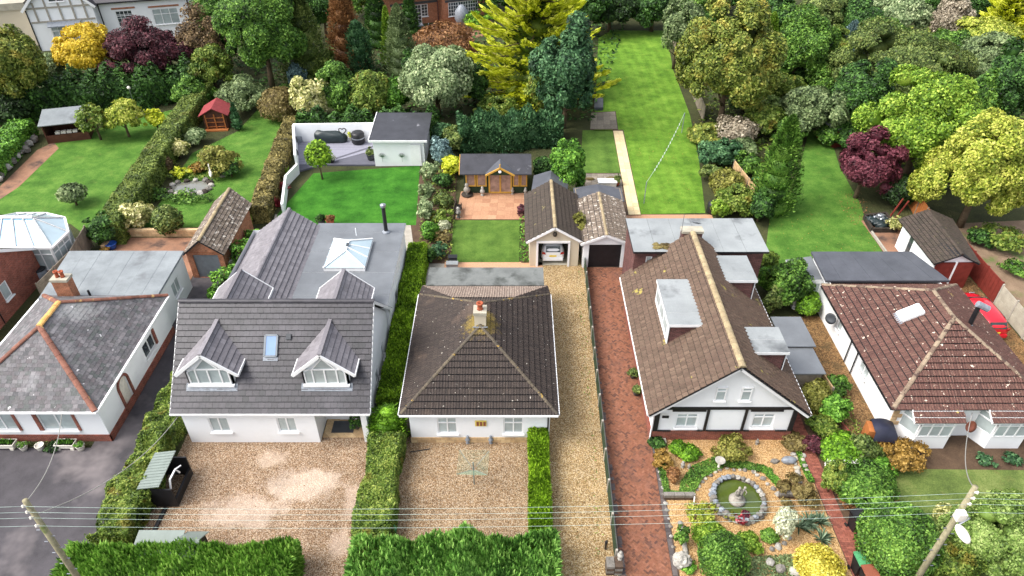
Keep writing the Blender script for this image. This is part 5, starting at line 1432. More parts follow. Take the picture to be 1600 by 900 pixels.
# ------------------------------------------------------------------ sheds and garden rooms
def shed(name, label, cat, x0, x1, y0, y1, h, roof, wall, rmat, rz=0, slope=.25, open_=None, over=.15, door=None, gable='x'):
    """timber shed about its own centre; roof 'flat'/'pent'/'gable'; gable ridge along x or y"""
    cx, cy = (x0 + x1) / 2, (y0 + y1) / 2; a, b = (x1 - x0) / 2, (y1 - y0) / 2
    t = thing(name, label, cat, (cx, cy, 0), rz, None, local=True)
    w = M(); n = 6
    def boards(p, q, z0, z1):
        p, q = Vector((*p, 0)), Vector((*q, 0)); k = max(2, int((z1 - z0) / .2))
        for i in range(k): w.bar(p + Vector((0, 0, z0 + (i + .5) * (z1 - z0) / k)), q + Vector((0, 0, z0 + (i + .5) * (z1 - z0) / k)), .05 + .012 * (i % 2), (z1 - z0) / k - .012)
    sides = {'f': ((-a, -b), (a, -b)), 'r': ((a, -b), (a, b)), 'b': ((a, b), (-a, b)), 'l': ((-a, b), (-a, -b))}
    for k, (p, q) in sides.items():
        boards(p, q, 0, h if k != open_ else h * .42)
    w.build('boards', wall, t)
    if open_:
        ps = M()
        for x, y in ((-a, -b), (a, -b), (a, b), (-a, b)): ps.box(x - .05, x + .05, y - .05, y + .05, 0, h)
        ps.build('post', wall, t)
    r = M(); o = over
    if roof == 'pent': r.ext([(-a - o, -b - o, h + slope), (a + o, -b - o, h + slope), (a + o, b + o, h), (-a - o, b + o, h)], (0, 0, -.07)); w2 = None
    elif roof == 'pentf': r.ext([(-a - o, -b - o, h), (a + o, -b - o, h), (a + o, b + o, h + slope), (-a - o, b + o, h + slope)], (0, 0, -.07))
    elif gable == 'x':
        for s in (-1, 1): r.ext([(-a - o, s * (b + o), h - .05), (a + o, s * (b + o), h - .05), (a + o, 0, h + slope), (-a - o, 0, h + slope)][::s], (0, 0, -.06))
        gmm = M(); gmm.ext([(-a, -b, h), (-a, b, h), (-a, 0, h + slope - .08)], (.05, 0, 0)); gmm.ext([(a, -b, h), (a, b, h), (a, 0, h + slope - .08)], (-.05, 0, 0)); gmm.build('gable', wall, t)
    else:
        for s in (-1, 1): r.ext([(s * (a + o), -b - o, h - .05), (s * (a + o), b + o, h - .05), (0, b + o, h + slope), (0, -b - o, h + slope)][::-s], (0, 0, -.06))
        gmm = M(); gmm.ext([(-a, -b, h), (a, -b, h), (0, -b, h + slope - .08)], (0, .05, 0)); gmm.ext([(-a, b, h), (a, b, h), (0, b, h + slope - .08)], (0, -.05, 0)); gmm.build('gable', wall, t)
    r.build('roof', rmat, t)
    if door: M().box(door[0], door[1], -b - .06, -b - .02, .05, h * .9).build('door', MT[door[2]], t)
    return t


s1 = shed('garden_shed', 'brown open fronted shed with grey felt roof at the top of the left lawn', 'shed', -44.1, -40.5, 61.9, 64.2, 1.9, 'pentf', MT['wood_brown'], MT['felt'], .28, .5, open_='f', over=.25)
for i in range(4): M().box(-1.0 + i * .5, -.6 + i * .5, -1.0, -.6, .78, .98).build('shelf_item', MT['pot_white'], s1)
ph = shed('playhouse', 'small red roofed playhouse on the lawn beside a conical shrub', 'playhouse', -30.0, -27.9, 64.6, 66.6, 1.6, 'gable', MT['wood_brown'], MT['red_roof'], .12, .7, gable='y', over=.35)
pf = M()
for x in (-.85, 0, .85): pf.box(x - .05, x + .05, -1.12, -1.03, 0, 1.6)
for z in (.3, .75, 1.2): pf.box(-.85, .85, -1.1, -1.05, z, z + .06)
pf.box(-1.1, 1.1, -1.5, -1.03, 0, .12); pf.build('veranda', MT['wood_orange'], ph)
sb = shed('garden_store', 'black felt roofed shed tucked under the ivy behind the open garage', 'shed', 1.75, 4.3, 48.3, 51.4, 2.0, 'gable', MT['wood_dark'], MT['felt_dark'], -.1, .5, gable='y')
ss = shed('garden_store', 'grey felt roofed shed directly behind the closed garage', 'shed', 5.0, 8.5, 47.5, 49.3, 2.1, 'gable', MT['wood_grey'], MT['felt_dark'], 0, .3, gable='y')
rs = shed('garden_shed', 'small reddish shed with a pale roof under the trees at the right', 'shed', *[0] * 0, *(lambda p: (p[0] - .9, p[0] + .9, p[1] - 1.2, p[1] + 1.2))(at(1308, 196, 1.6)), 1.7, 'pent', MT['wood_red'], MT['felt_h4'], .35, .3)
tl = shed('lean_to_shed', 'grey roofed store of two sections against the timbered bungalow, the rear section', 'shed', 15.95, 17.5, 30.75, 33.2, 2.2, 'pent', MT['wood_grey'], MT['felt_h2'], 0, .05)
tl = shed('lean_to_shed', 'grey roofed store of two sections against the timbered bungalow, the front section nearest the shrubs', 'shed', 15.75, 17.35, 28.6, 30.5, 2.1, 'pent', MT['wood_grey'], MT['felt_h2'], 0, .05)
# bin store and low shed at the front of the chalet house
bs = thing('bin_store', 'black bin store with a ribbed grey green roof beside the mixed hedge', 'bin store', (-17.3, 22.3, 0))
b_ = M(); b_.box(-18.0, -17.93, 21.3, 23.3, 0, 1.35); b_.box(-18.0, -16.5, 21.28, 21.36, 0, 1.35); b_.box(-18.0, -16.5, 23.24, 23.32, 0, 1.35); b_.box(-16.62, -16.5, 21.36, 23.24, 0, .5); b_.build('boards', MT['black'], bs)
rr = M(); rr.ext([(-18.05, 21.2, 1.55), (-16.95, 21.2, 1.72), (-16.95, 23.4, 1.72), (-18.05, 23.4, 1.55)], (0, 0, -.05)); rf = rr.build('roof', MT['green_metal'], bs)
for i in range(12): M().bar((-18.05, 21.3 + i * .18, 1.565), (-16.95, 21.3 + i * .18, 1.735), .04, .03).build('rib', MT['green_metal'], rf)
wb = thing('folded_airer', 'white folded airer leaning in the open front of the black bin store', 'airer', (-16.7, 22.2, .6))
M().tube([(-16.75, 21.6, .9), (-16.7, 21.8, 1.5), (-16.6, 22.3, 1.62), (-16.55, 22.45, 1.2)], .05, 6).tube([(-16.6, 22.3, 1.62), (-16.45, 22.6, 1.55)], .04, 6).build('tube', MT['white_trim'], wb)
ek = M(); ek.bar((-17.1, 21.2, .06), (-17.2, 18.8, .06), .16, .12); ek.build('black_edging', MT['black'], None, label='black edging strip between the hedge and the pinkish gravel', cat='edging')
ls = thing('low_shed', 'low garden store with grey green gabled roof behind the front conifer hedge', 'shed', (-15.6, 18.4, 0))
b_ = M(); b_.box(-16.9, -14.05, 17.6, 18.9, 0, 1.3); b_.ext([(-14.0, 17.6, 1.3), (-14.0, 18.9, 1.3), (-14.0, 18.25, 1.85)], (-.06, 0, 0)); b_.build('boards', MT['wood_dark'], ls)
rr = M(); rr.ext([(-17.0, 17.5, 1.32), (-14.9, 17.5, 1.32), (-14.9, 18.95, 1.55), (-17.0, 18.95, 1.55)], (0, 0, -.05))
rr.ext([(-14.9, 17.45, 1.3), (-13.9, 17.45, 1.3), (-13.9, 18.25, 1.92), (-14.9, 18.25, 1.92)], (0, 0, -.05)); rr.ext([(-13.9, 19.05, 1.3), (-14.9, 19.05, 1.3), (-14.9, 18.25, 1.92), (-13.9, 18.25, 1.92)], (0, 0, -.05)); rr.build('roof', MT['green_metal'], ls)

# garden room with summerhouse look: dark with yellow timber
sh = thing('summerhouse', 'dark green summerhouse with black felt roof and yellow stained windows and doors', 'summerhouse', (-1.35, 53.2, 0))
b_ = M(); b_.box(-4.0, 1.3, 52.15, 54.9, 0, 2.05); b_.build('wall', MT['green_fence'], sh)
rr = M(); rr.ext([(-4.3, 51.6, 2.1), (1.6, 51.6, 2.1), (1.6, 53.5, 2.95), (-4.3, 53.5, 2.95)], (0, 0, -.08)); rr.ext([(1.6, 55.3, 2.1), (-4.3, 55.3, 2.1), (-4.3, 53.5, 2.95), (1.6, 53.5, 2.95)], (0, 0, -.08))
for s in (-4.0, 1.24): rr.ext([(s, 52.15, 2.0), (s, 54.9, 2.0), (s, 53.5, 2.85)], (.06, 0, 0))
rr.build('roof', MT['felt_black'], sh)
bb = M(); bb.bar((-4.32, 51.6, 2.05), (-4.32, 53.5, 2.9), .05, .12); bb.build('bargeboard', MT['yellow_wood'], sh)
for x, w_ in ((-3.85, .85), (-2.95, .85), (.06, .58), (.68, .58)): window(sh, (x, 52.12, 0), (1, 0, 0), (0, -1, 0), 0, w_, .7, 1.98, cols=1, inset=-.02, fr='yellow_wood', fw=.11, pane='summer_pane', sill=False)
dd = window(sh, (-1.95, 52.1, 0), (1, 0, 0), (0, -1, 0), 0, 1.95, .08, 2.0, cols=2, inset=-.03, fr='yellow_wood', fw=.13, pane='summer_pane', sill=False, name='double_door')
pc = M(); pc.ext([(-2.1, 51.45, 2.1), (.15, 51.45, 2.1), (-.97, 51.45, 2.72)], (0, .1, 0)); po = pc.build('porch_gable', MT['green_fence'], sh)
pb = M(); pb.bar((-2.15, 51.4, 2.08), (-.97, 51.4, 2.75), .1, .14); pb.bar((.2, 51.4, 2.08), (-.97, 51.4, 2.75), .1, .14); pb.tube([(-.97, 51.4, 2.7), (-.97, 51.4, 3.1)], .05, 6); pb.build('porch_trim', MT['yellow_wood'], po)
pr = M(); pr.ext([(-2.15, 51.5, 2.12), (-.97, 51.5, 2.78), (-.97, 53.0, 2.78), (-2.15, 52.0, 2.2)][::-1], (0, 0, -.05)); pr.ext([(.2, 51.5, 2.12), (-.97, 51.5, 2.78), (-.97, 53.0, 2.78), (.2, 52.0, 2.2)], (0, 0, -.05)); pr.build('porch_roof', MT['felt_dark'], po)
M().lathe([(.1, 0), (.14, .08), (.09, .2)], 8, (-.97, 51.38, 2.35)).build('porch_lamp', MT['white_trim'], po)

# white flat-roofed outbuilding, white boundary walls and grey deck behind the chalet house
ob = thing('outbuilding', 'white outbuilding with a black sloping felt roof beside the grey deck', 'outbuilding', (-10, 59, 0))
walls(ob, [(-12.2, 57.0), (-7.75, 57.1), (-7.75, 61.8), (-12.2, 61.8)], 0, 2.45, MT['white'], {}); M().box(-8.95, -8.05, 56.97, 57.06, .05, 2.1).build('door', MT['white_trim'], ob)
rr = M(); rr.ext([(-12.5, 56.8, 2.55), (-7.4, 56.8, 2.55), (-7.4, 62.1, 2.85), (-12.5, 62.1, 2.85)], (0, 0, -.1)); rf = rr.build('roof', MT['felt_black'], ob)
fr = M(); fr.bar((-12.5, 56.8, 2.5), (-7.4, 56.8, 2.5), .06, .18); fr.bar((-12.52, 56.8, 2.52), (-12.52, 62.1, 2.82), .06, .2); fr.build('fascia', MT['white_trim'], ob)
for xx in (-11.5, -9.75):
    wl = M()
    for k in range(7):
        a = -1.3 + k * .43; wl.bar((xx, 56.93, .9), (xx + math.sin(a) * .3, 56.9, 1.0 + math.cos(a) * .35), .02, .05)
    wl.bar((xx, 56.93, .45), (xx, 56.93, .95), .02, .04); wl.build('wall_art_palm', MT['paver_grey'] if False else MT['steel'], ob)
bwl = thing('boundary_wall', 'white rendered wall around the grey deck', 'wall', (-18, 61, 0))
DW = [(-18.3, 48.8), (-19.2, 53.5), (-18.75, 55.6), (-20.4, 61.7), (-12.3, 61.95)]
b_ = M()
for i, (a, b) in enumerate(zip(DW, DW[1:])):
    h_ = 1.0 if i < 2 else 1.85; h_ = [.95, .95, 1.8, 1.9][i]
    b_.bar((*a, h_ / 2), (*b, h_ / 2), .2, h_)
b_.build('render', MT['white'], bwl)
ht = M()
for k in range(16):
    t0, t1 = [2 * math.pi * q / 16 for q in (k, k + 1)]
    hx = lambda t: (-15.9 + .022 * 16 * math.sin(t) ** 3, 61.74, 1.2 + .022 * (13 * math.cos(t) - 5 * math.cos(2 * t) - 2 * math.cos(3 * t) - math.cos(4 * t)))
    ht.bar(hx(t0), hx(t1), .06, .06)
ht.build('wall_heart', MT['wood_dark'], None, label='heart shaped ornament hung on the white wall above the deck', cat='ornament')
DKP = [(-18.9, 55.75), (-17.0, 57.0), (-12.25, 57.0), (-12.25, 61.75), (-20.2, 61.5)]
dk = M().prism(DKP, -.02, .16).build('deck', MT['deck_dark'], None); tagp(dk, kind='structure')
EE = []
for i in range(5):
    a, b = DKP[i], DKP[(i + 1) % 5]; l = math.hypot(b[0] - a[0], b[1] - a[1]); EE.append((a[0], a[1], -(b[1] - a[1]) / l, (b[0] - a[0]) / l))
dm = M()
for k in range(34):
    y = 55.7 + k * .18
    q = clip([(-21, y, .185), (-12, y, .185), (-12, y + .17, .185), (-21, y + .17, .185)], EE)
    if q: n_ = len(q); dm.add(q + [(p[0], p[1], .15) for p in q], [tuple(range(n_))] + [(a, n_ + a, n_ + (a + 1) % n_, (a + 1) % n_) for a in range(n_)])
tagp(dm.build('deck_boards', MT['deck'], dk), kind='stuff')
M().bar((-17.2, 57.1, .19), (-12.4, 61.0, .19), .25, .02).build('deck_strip', MT['deck_dark'], dk)

# ------------------------------------------------------------------ fences and walls
def panel_fence(name, label, pts, h, mat, postmat, step=1.83, boards=12, cap=True, group=None, postw=.1, cat='fence', slat=False):
    t = thing(name, label, cat, (*[(pts[0][k] + pts[-1][k]) / 2 for k in (0, 1)], 0), 0, group)
    for a, b in zip(pts, pts[1:]):
        a, b = Vector((*a, 0)), Vector((*b, 0)); L = (b - a).length; n = max(1, round(L / step)); d = (b - a).normalized(); s = Vector((d.y, -d.x, 0))
        for i in range(n):
            p, q = a.lerp(b, i / n) + d * postw / 2, a.lerp(b, (i + 1) / n) - d * postw / 2; w = M(); k = boards
            if slat:
                for j in range(k): z = .06 + (j + .5) * (h - .1) / k; w.bar(p + Vector((0, 0, z)) + s * (.008 * (j % 2)), q + Vector((0, 0, z)) + s * (.008 * (j % 2)), .03, (h - .1) / k - .01)
            else:
                for j in range(k):
                    u, v_ = p.lerp(q, j / k), p.lerp(q, (j + .93) / k); w.bar(u.lerp(v_, .5) + Vector((0, 0, .04)) + s * (.01 * (j % 2)), u.lerp(v_, .5) + Vector((0, 0, h - .04)) + s * (.01 * (j % 2)), (v_ - u).length, .025, s) if False else w.ext([u + s * (.01 * (j % 2)) + Vector((0, 0, .04)), v_ + s * (.01 * (j % 2)) + Vector((0, 0, .04)), v_ + s * (.01 * (j % 2)) + Vector((0, 0, h - .03)), u + s * (.01 * (j % 2)) + Vector((0, 0, h - .03))], s * .022)
            if cap: w.bar(p + Vector((0, 0, h - .02)), q + Vector((0, 0, h - .02)), .07, .04)
            w.build('fence_panel', mat, t)
        for i in range(n + 1):
            p = a.lerp(b, i / n); M().box(p.x - postw / 2, p.x + postw / 2, p.y - postw / 2, p.y + postw / 2, 0, h + .06).build('fence_post', postmat, t)
    return t


panel_fence('panel_fence', 'low dark green fence with pale concrete posts between the gravel and brick drives', [(4.75, 18.3), (5.2, 41.6)], .95, MT['green_fence'], MT['kerb'], 1.95, 8, slat=True, cap=False)
tb = M(); tb.bar((4.9, 18.3, .12), (5.33, 41.5, .12), .06, .24); tb.build('gravel_board', MT['kerb'], None, label='pale concrete boards along the foot of the low green fence', cat='edging')
panel_fence('panel_fence', 'dark red boarded fence behind the white garage', [(32.5, 44.6), (32.45, 37.4)], 1.75, MT['wood_red'], MT['wood_red'], 1.83, 10)
panel_fence('concrete_fence', 'grey concrete panel fence in line with the red fence at the right edge', [(32.4, 37.2), (32.3, 27.0)], 1.7, MT['concrete'], MT['kerb'], 1.83, 5, slat=True, cap=False)
panel_fence('panel_fence', 'weathered grey fence between the conservatory and the grey flat roof', [(-31.5, 44.2), (-31.0, 41.0), (-31.3, 37.2)], 1.8, MT['wood_grey'], MT['wood_grey'], 1.83, 6, slat=True)
panel_fence('panel_fence', 'tan fence leaning along the right of the long lawn beside the dinghy', [at(1142, 300)[:2], at(1150, 262)[:2]][::-1] if False else [at(1143, 275)[:2], at(1176, 318)[:2]], 1.5, MT['wood_tan'], MT['wood_grey'], 1.83, 10)
panel_fence('panel_fence', 'grey boarded fence along the far right side of the long lawn under the oak', [at(1050, 62)[:2], at(1080, 145)[:2], at(1098, 190)[:2]], 1.6, MT['wood_grey'], MT['wood_grey'], 2.4, 8)
panel_fence('panel_fence', 'orange stained fence panel between the purple maple and the yellow maple', [at(1418, 320)[:2], at(1462, 392)[:2]], 1.7, MT['wood_orange'], MT['wood_grey'], 1.83, 10)
panel_fence('picket_gate', 'small pale wooden fence beside the front section of the grey lean-to store', [(17.75, 30.6), (18.05, 28.2)], 1.3, MT['wood_tan'], MT['wood_grey'], 1.2, 7)
gt = panel_fence('side_gate', 'weathered wooden gate between the light green shrub and the middle bungalow', [(-6.45, 25.9), (-5.5, 25.9)], 1.5, MT['wood_grey'], MT['wood_dark'], 1.0, 6, cat='gate')
rw = thing('retaining_wall', 'low rendered retaining wall behind the brown patio', 'wall', (-26.8, 45.6, 0))
M().bar((-30.4, 45.7, .3), (-23.0, 45.7, .3), .3, .6).bar((-30.2, 45.5, .25), (-30.35, 43.6, .25), .3, .5).build('wall_face', MT['stone_block'], rw)

# ------------------------------------------------------------------ the two big houses at the back
wh = thing('white_house', 'large white half timbered house with dark roof behind the yellow tree', 'house', (0, 0, 0), 0, None, local=True)
p0, p1 = Vector((*at(66, 80)[:2], 0)), Vector((*at(400, 52)[:2], 0)); dW = (p1 - p0).normalized(); angW = math.atan2(dW.y, dW.x)
wh.location = p0; wh.rotation_euler = (0, 0, angW)
LW = (p1 - p0).length
GW = 7.2
wl = [(0, 0), (GW, 0), (GW, 1.2), (LW, 1.2), (LW, 9), (0, 9)]
walls(wh, wl, 0, 5.0, MT['white'], {0: [(1.9, 5.3, .9, 2.9, dict(cols=5, rows=(2, 1), pane='pane'))],
                                    2: [(2.0, 3.9, 1.9, 3.7, dict(cols=2, rows=(2, 1), pane='dark_pane', bars=(2, 4))), (6.2, 9.2, 1.7, 3.6, dict(cols=3, rows=(2, 1), pane='pane')), (12.5, 16.0, 1.6, 3.7, dict(cols=3, rows=(2, 1), pane='dark_pane', bars=(2, 4))), (18.3, 20.6, 1.9, 3.6, dict(cols=2, rows=(2, 1), pane='dark_pane', bars=(2, 4))), (23.3, 26.0, 1.5, 3.7, dict(cols=3, pane='dark_pane'))]},
      [([(0, -.02, 5.0), (GW, -.02, 5.0), (GW / 2, -.02, 8.7)], (0, .15, 0))])
window(wh, (2.75, -.05, 0), (1, 0, 0), (0, -1, 0), 0, 1.7, 5.6, 7.1, cols=2, rows=(1, 1), inset=-.02, pane='dark_pane', bars=(1, 3))
tb = M()
for x in (.9, 2.2, 3.6, 5.0, 6.3): tb.box(x - .1, x + .1, -.08, -.01, 3.4, 5.0 + min(x, GW - x) * 3.7 / (GW / 2) - .25)
for z in (3.4, 5.0): tb.box(.1, GW - .1, -.07, 0, z - .1, z + .1)
tb.build('timber', MT['kerb'], wh)
by = M(); by.ext([(1.7, 0, 3.25), (1.9, -1.1, 2.95), (5.3, -1.1, 2.95), (5.5, 0, 3.25)], (0, 0, .12)); by.build('bay_roof', MT['lead'], wh)
sq = M()
for x0, x1, z in ((8.9, 11.6, 3.9), (13.1, 16.7, 3.8), (19.4, 22.8, 3.9), (25.2, 27.9, 3.8)): sq.box(x0, x1, 1.13, 1.21, z, z + .2)
sq.build('brick_lintel', MT['brick_brown'], wh)
rr = M(); rr.ext([(GW - 3.6, .8, 4.9), (LW + .4, .8, 4.9), (LW + .4, 5.1, 8.6), (GW - 3.6, 5.1, 8.6)], (0, 0, -.15)); rr.ext([(LW + .4, 9.4, 4.9), (-.3, 9.4, 4.9), (-.3, 5.1, 8.6), (LW + .4, 5.1, 8.6)], (0, 0, -.15))
rr.ext([(-.4, 5.2, 4.8), (-.4, -.4, 4.8), (GW / 2, -.4, 8.9), (GW / 2, 5.2, 8.9)], (0, 0, -.15)); rr.ext([(GW + .4, -.4, 4.8), (GW + .4, 5.2, 4.8), (GW / 2, 5.2, 8.9), (GW / 2, -.4, 8.9)], (0, 0, -.15))
rr.build('roof', TM['h2'], wh)
bb = M(); bb.bar((-.4, -.42, 4.75), (GW / 2, -.42, 8.85), .06, .28); bb.bar((GW + .4, -.42, 4.75), (GW / 2, -.42, 8.85), .06, .28); bb.build('bargeboard', MT['white_trim'], wh)
gt_ = M(); gt_.bar((GW, .72, 4.82), (LW, .72, 4.82), .14, .12); gt_.build('gutter', MT['black'], wh)
for x in (GW + .35, GW + 10.6, GW + 11.5, GW + 22.5): downpipe(wh, x, 1.1, .1, 4.8, MT['black'], .07)
downpipe(wh, -.05, -.05, .1, 4.8, MT['black'], .07)
dm = M(); dm.box(9.3, 12.6, 2.2, 4.5, 5.2, 7.2); do = dm.build('dormer', MT['white'], wh); window(wh, (9.5, 2.18, 0), (1, 0, 0), (0, -1, 0), 0, 2.9, 5.8, 7.0, cols=3, inset=-.02, pane='dark_pane')
sw = thing('rendered_annexe', 'beige annexe wall with a pale parapet left of the white half timbered house', 'building', (0, 0, 0), 0, None, local=True)
q0 = Vector((*at(20, 75)[:2], 0)); sw.location = p0 - dW * 9; sw.rotation_euler = (0, 0, angW)
M().box(0, 8.2, 2.5, 9, 0, 4.4).build('wall', MT['cream'], sw); M().box(-.2, 8.3, 2.3, 9.2, 4.4, 5.2).build('parapet', MT['concrete'], sw)

bk = thing('brick_house', 'brick house with white gridded windows at the top centre behind the rust coloured shrub', 'house', (0, 0, 0), 0, None, local=True)
q0, q1 = Vector((*at(600, 44)[:2], 0)), Vector((*at(752, 26)[:2], 0)); dB = (q1 - q0).normalized(); bk.location = q0; bk.rotation_euler = (0, 0, math.atan2(dB.y, dB.x)); LB = (q1 - q0).length
walls(bk, [(0, 0), (LB * .57, 0), (LB * .57, -1.3), (LB, -1.3), (LB, 9), (0, 9)], 0, 4.6, MT['brick_brown'],
      {0: [(LB * .1, LB * .1 + .9, .9, 2.5, dict(cols=1, rows=(1, 1), pane='dark_pane', bars=(2, 4))), (LB * .26, LB * .26 + 1.7, .05, 2.5, dict(cols=2, pane='dark_pane', bars=(2, 5), sill=False)), (LB * .26 + 1.7, LB * .26 + 2.6, .9, 2.5, dict(cols=1, pane='dark_pane', bars=(2, 4)))],
       2: [(LB * .06, LB * .06 + 4.2, .9, 2.7, dict(cols=3, pane='dark_pane', bars=(4, 4)))]})
rr = M(); rr.ext([(-.4, -1.7, 4.6), (LB + .4, -1.7, 4.6), (LB + .4, 4, 7.5), (-.4, 4, 7.5)], (0, 0, -.15)); rr.ext([(LB + .4, 9.4, 4.6), (-.4, 9.4, 4.6), (-.4, 4, 7.5), (LB + .4, 4, 7.5)], (0, 0, -.15)); rr.build('roof', TM['gar'], bk)
lt = M(); lt.box(LB * .08, LB * .55, -.06, .0, 2.6, 2.9); lt.box(LB * .6, LB * .98, -1.36, -1.3, 2.75, 3.05); lt.build('lintel', MT['deep_grey'], bk)
downpipe(bk, LB * .55, -.08, .1, 4.5, MT['brick_dark'], .07)
# ------------------------------------------------------------------ trees behind the gardens
T = dict(cat='tree')
def tree(px_, py_, rx, ry, m, label, kind='lobed', name='broadleaf_tree', **k): return plant(px_, py_, rx, ry, m, label, name, 'tree', kind, **{'clear': 1.2, **k})
def conifer(px_, py_, rx, ry, m, label, kind='cone', **k): return plant(px_, py_, rx, ry, m, label, 'conifer', 'tree', kind, **{'clear': .3, **k})
def shrub(px_, py_, rx, ry, m, label, kind='round', **k): return plant(px_, py_, rx, ry, m, label, 'shrub', 'shrub', kind, **k)

tree(10, 100, 48, 70, 'oak', 'olive gold tree at the left edge in front of the beige annexe')
shrub(78, 112, 27, 30, 'silver', 'grey green rounded shrub below the beige annexe, left of the yellow tree', clear=.3)
tree(130, 82, 50, 36, 'yellow', 'bright yellow autumn tree in front of the white half timbered house', clear=2.0)
tree(226, 80, 60, 44, 'purple', 'wide dark purple leaved tree in front of the white house windows', clear=1.2)
tree(310, 72, 42, 46, 'brownish', 'thinning brown tree right of the purple tree', 'loose', clear=.8)
shrub(18, 172, 30, 26, 'dark', 'dark shrub under the olive gold tree at the left edge')
hedge([(-52, 67.2), (-42, 70), (-33, 73.5)], 3.6, 3.5, 'deep', 'tall dark laurel hedge across the back of the left lawn', .34, wob=.22, round_=.4)
hedge([at(-20, 285)[:2], at(18, 240)[:2], at(42, 212)[:2]], 2.2, 1.7, 'ivy', 'clipped bright green hedge behind the rockery at the left edge', .26)
tree(146, 187, 24, 22, 'mixed', 'small thin brownish tree beside the brown open shed', 'loose', clear=.8)
tree(190, 180, 27, 22, 'maple', 'small yellow green tree standing on the left lawn', 'round', clear=1.0, name='small_tree')
shrub(242, 186, 16, 16, 'golden', 'yellow green sapling at the back of the left lawn beside the long hedge', 'loose', clear=.3)
shrub(112, 301, 21, 15, 'greygreen', 'mushroom shaped clipped shrub alone on the left lawn', 'ball', clear=.55)
hedge([(-32.4, 72.0), (-31.6, 60), (-30.1, 44.4)], 2.0, 1.9, 'hedgetop', 'long clipped hedge between the left lawn and the pond lawn', .19, wob=.03, round_=.15, dens=1.1)
shrub(306, 212, 15, 13, 'silver', 'small grey dome shrub left of the red roofed playhouse')
shrub(278, 233, 15, 14, 'variegated', 'cream flowered shrub against the long hedge above the garden pond')
shrub(257, 256, 12, 11, 'brownish', 'small brown ball shrub against the long hedge', 'ball')
shrub(280, 270, 13, 9, 'golden', 'low yellow plant at the left of the garden pond', 'tuft', clear=0)
shrub(312, 262, 15, 8, 'orange', 'low orange plant behind the garden pond', 'tuft', clear=0)
shrub(342, 250, 28, 23, 'bronze', 'rust and green shrub right behind the garden pond', 'loose', clear=.1)
shrub(360, 265, 14, 12, 'deep', 'low dark plant beside the rust and green shrub at the pond', 'tuft')
shrub(213, 338, 24, 22, 'variegated', 'cream flecked round shrub behind the brown patio')
shrub(261, 344, 22, 22, 'olive', 'dense olive round shrub behind the brown patio', 'ball')
shrub(160, 358, 26, 24, 'deep', 'glossy dark green shrub at the near end of the long hedge')
conifer(367, 181, 9, 19, 'bluegreen', 'small cone shaped shrub beside the playhouse')
shrub(376, 150, 38, 26, 'greygreen', 'grey green twiggy shrub behind the playhouse', 'loose', clear=.1)
shrub(436, 163, 31, 25, 'heather', 'brown green domed shrub at the top of the pond lawn', 'ball', clear=.1)
ground_cover([(238, 292), (258, 300), (330, 304), (336, 316), (300, 322), (240, 318)], 'green', 'low green plants along the near side of the garden pond', leaf=.24, n=900, hgt=.7)
ground_cover([(245, 285), (262, 262), (330, 262), (362, 272), (340, 284), (268, 284)], 'mixed', 'mixed low plants behind the garden pond', leaf=.24, n=700, hgt=.6)
hedge([(-21.3, 64.5), (-20.6, 56), (-19.75, 47.4)], 1.5, 1.5, 'beech', 'brown green clipped hedge outside the white wall of the deck', .2, wob=.06)
shrub(384, 346, 11, 12, 'limeconifer', 'yellow green shrub beside the far end of the narrow garage', clear=.1)
hedge([(-19.1, 33.2), (-19.15, 39), (-19.3, 44.5)], 1.3, [1.0, 1.5, 1.2], 'ivy', 'loose green planting between the narrow garage and the chalet house', .2, wob=.5, cat='plants', name='planting')
shrub(352, 402, 16, 18, 'white_flower', 'white flowered shrub between the narrow garage and the chalet house', 'loose')

tree(345, 35, 48, 50, 'green', 'broad green tree right of the thinning brown tree')
tree(330, 108, 36, 34, 'mixed', 'low olive green tree behind the far end of the long hedge', clear=.3)
tree(408, 52, 62, 74, 'green', 'largest green tree behind the pond lawn, left of the brown conifer')
conifer(470, 55, 44, 72, 'olive', 'drooping dark green conifer between the largest green tree and the brown conifer')
conifer(538, 42, 36, 66, 'rust', 'brown conifer at the top left of the brick house')
conifer(560, 74, 18, 40, 'bluegreen', 'slim dark blue green columnar conifer in front of the brown conifer', 'column')
conifer(588, 22, 26, 46, 'deep', 'dark conifer behind the slim yellow green conifer')
conifer(606, 58, 15, 44, 'limeconifer', 'slim yellow green conifer left of the brick house')
conifer(624, 62, 30, 52, 'greygreen', 'grey green conifer next to the brick house patio')
shrub(690, 70, 56, 26, 'rust', 'spreading rust orange shrub in front of the brick house', 'loose', clear=.2)
tree(682, 125, 54, 56, 'silver', 'silvery rounded tree behind the black roofed outbuilding', 'round', clear=.3)
shrub(484, 152, 30, 36, 'variegated', 'cream and green shrub behind the left end of the white deck wall')
tree(530, 142, 32, 40, 'green', 'dense green bush behind the white deck wall, left of the outbuilding', 'round', clear=.2, name='large_bush')
tree(582, 148, 30, 38, 'mixed', 'olive green bush directly behind the outbuilding roof', 'round', clear=.2, name='large_bush')
shrub(616, 152, 24, 30, 'ivy', 'bright green shrub between the olive bush and the silvery tree')
shrub(465, 120, 14, 20, 'blueconifer', 'small grey blue shrub under the drooping dark conifer')
hedge([(-20.3, 63.2), (-14, 63.4), (-7, 63.2)], 1.8, 2.3, 'deep', 'dark hedge along the back of the white deck wall', .3, wob=.25, round_=.4)
conifer(640, 20, 18, 30, 'deep', 'dark green conifer at the left corner of the brick house')
shrub(745, 32, 24, 9, 'bright', 'low bright green hedge bush under the brick house gridded window', 'tuft')


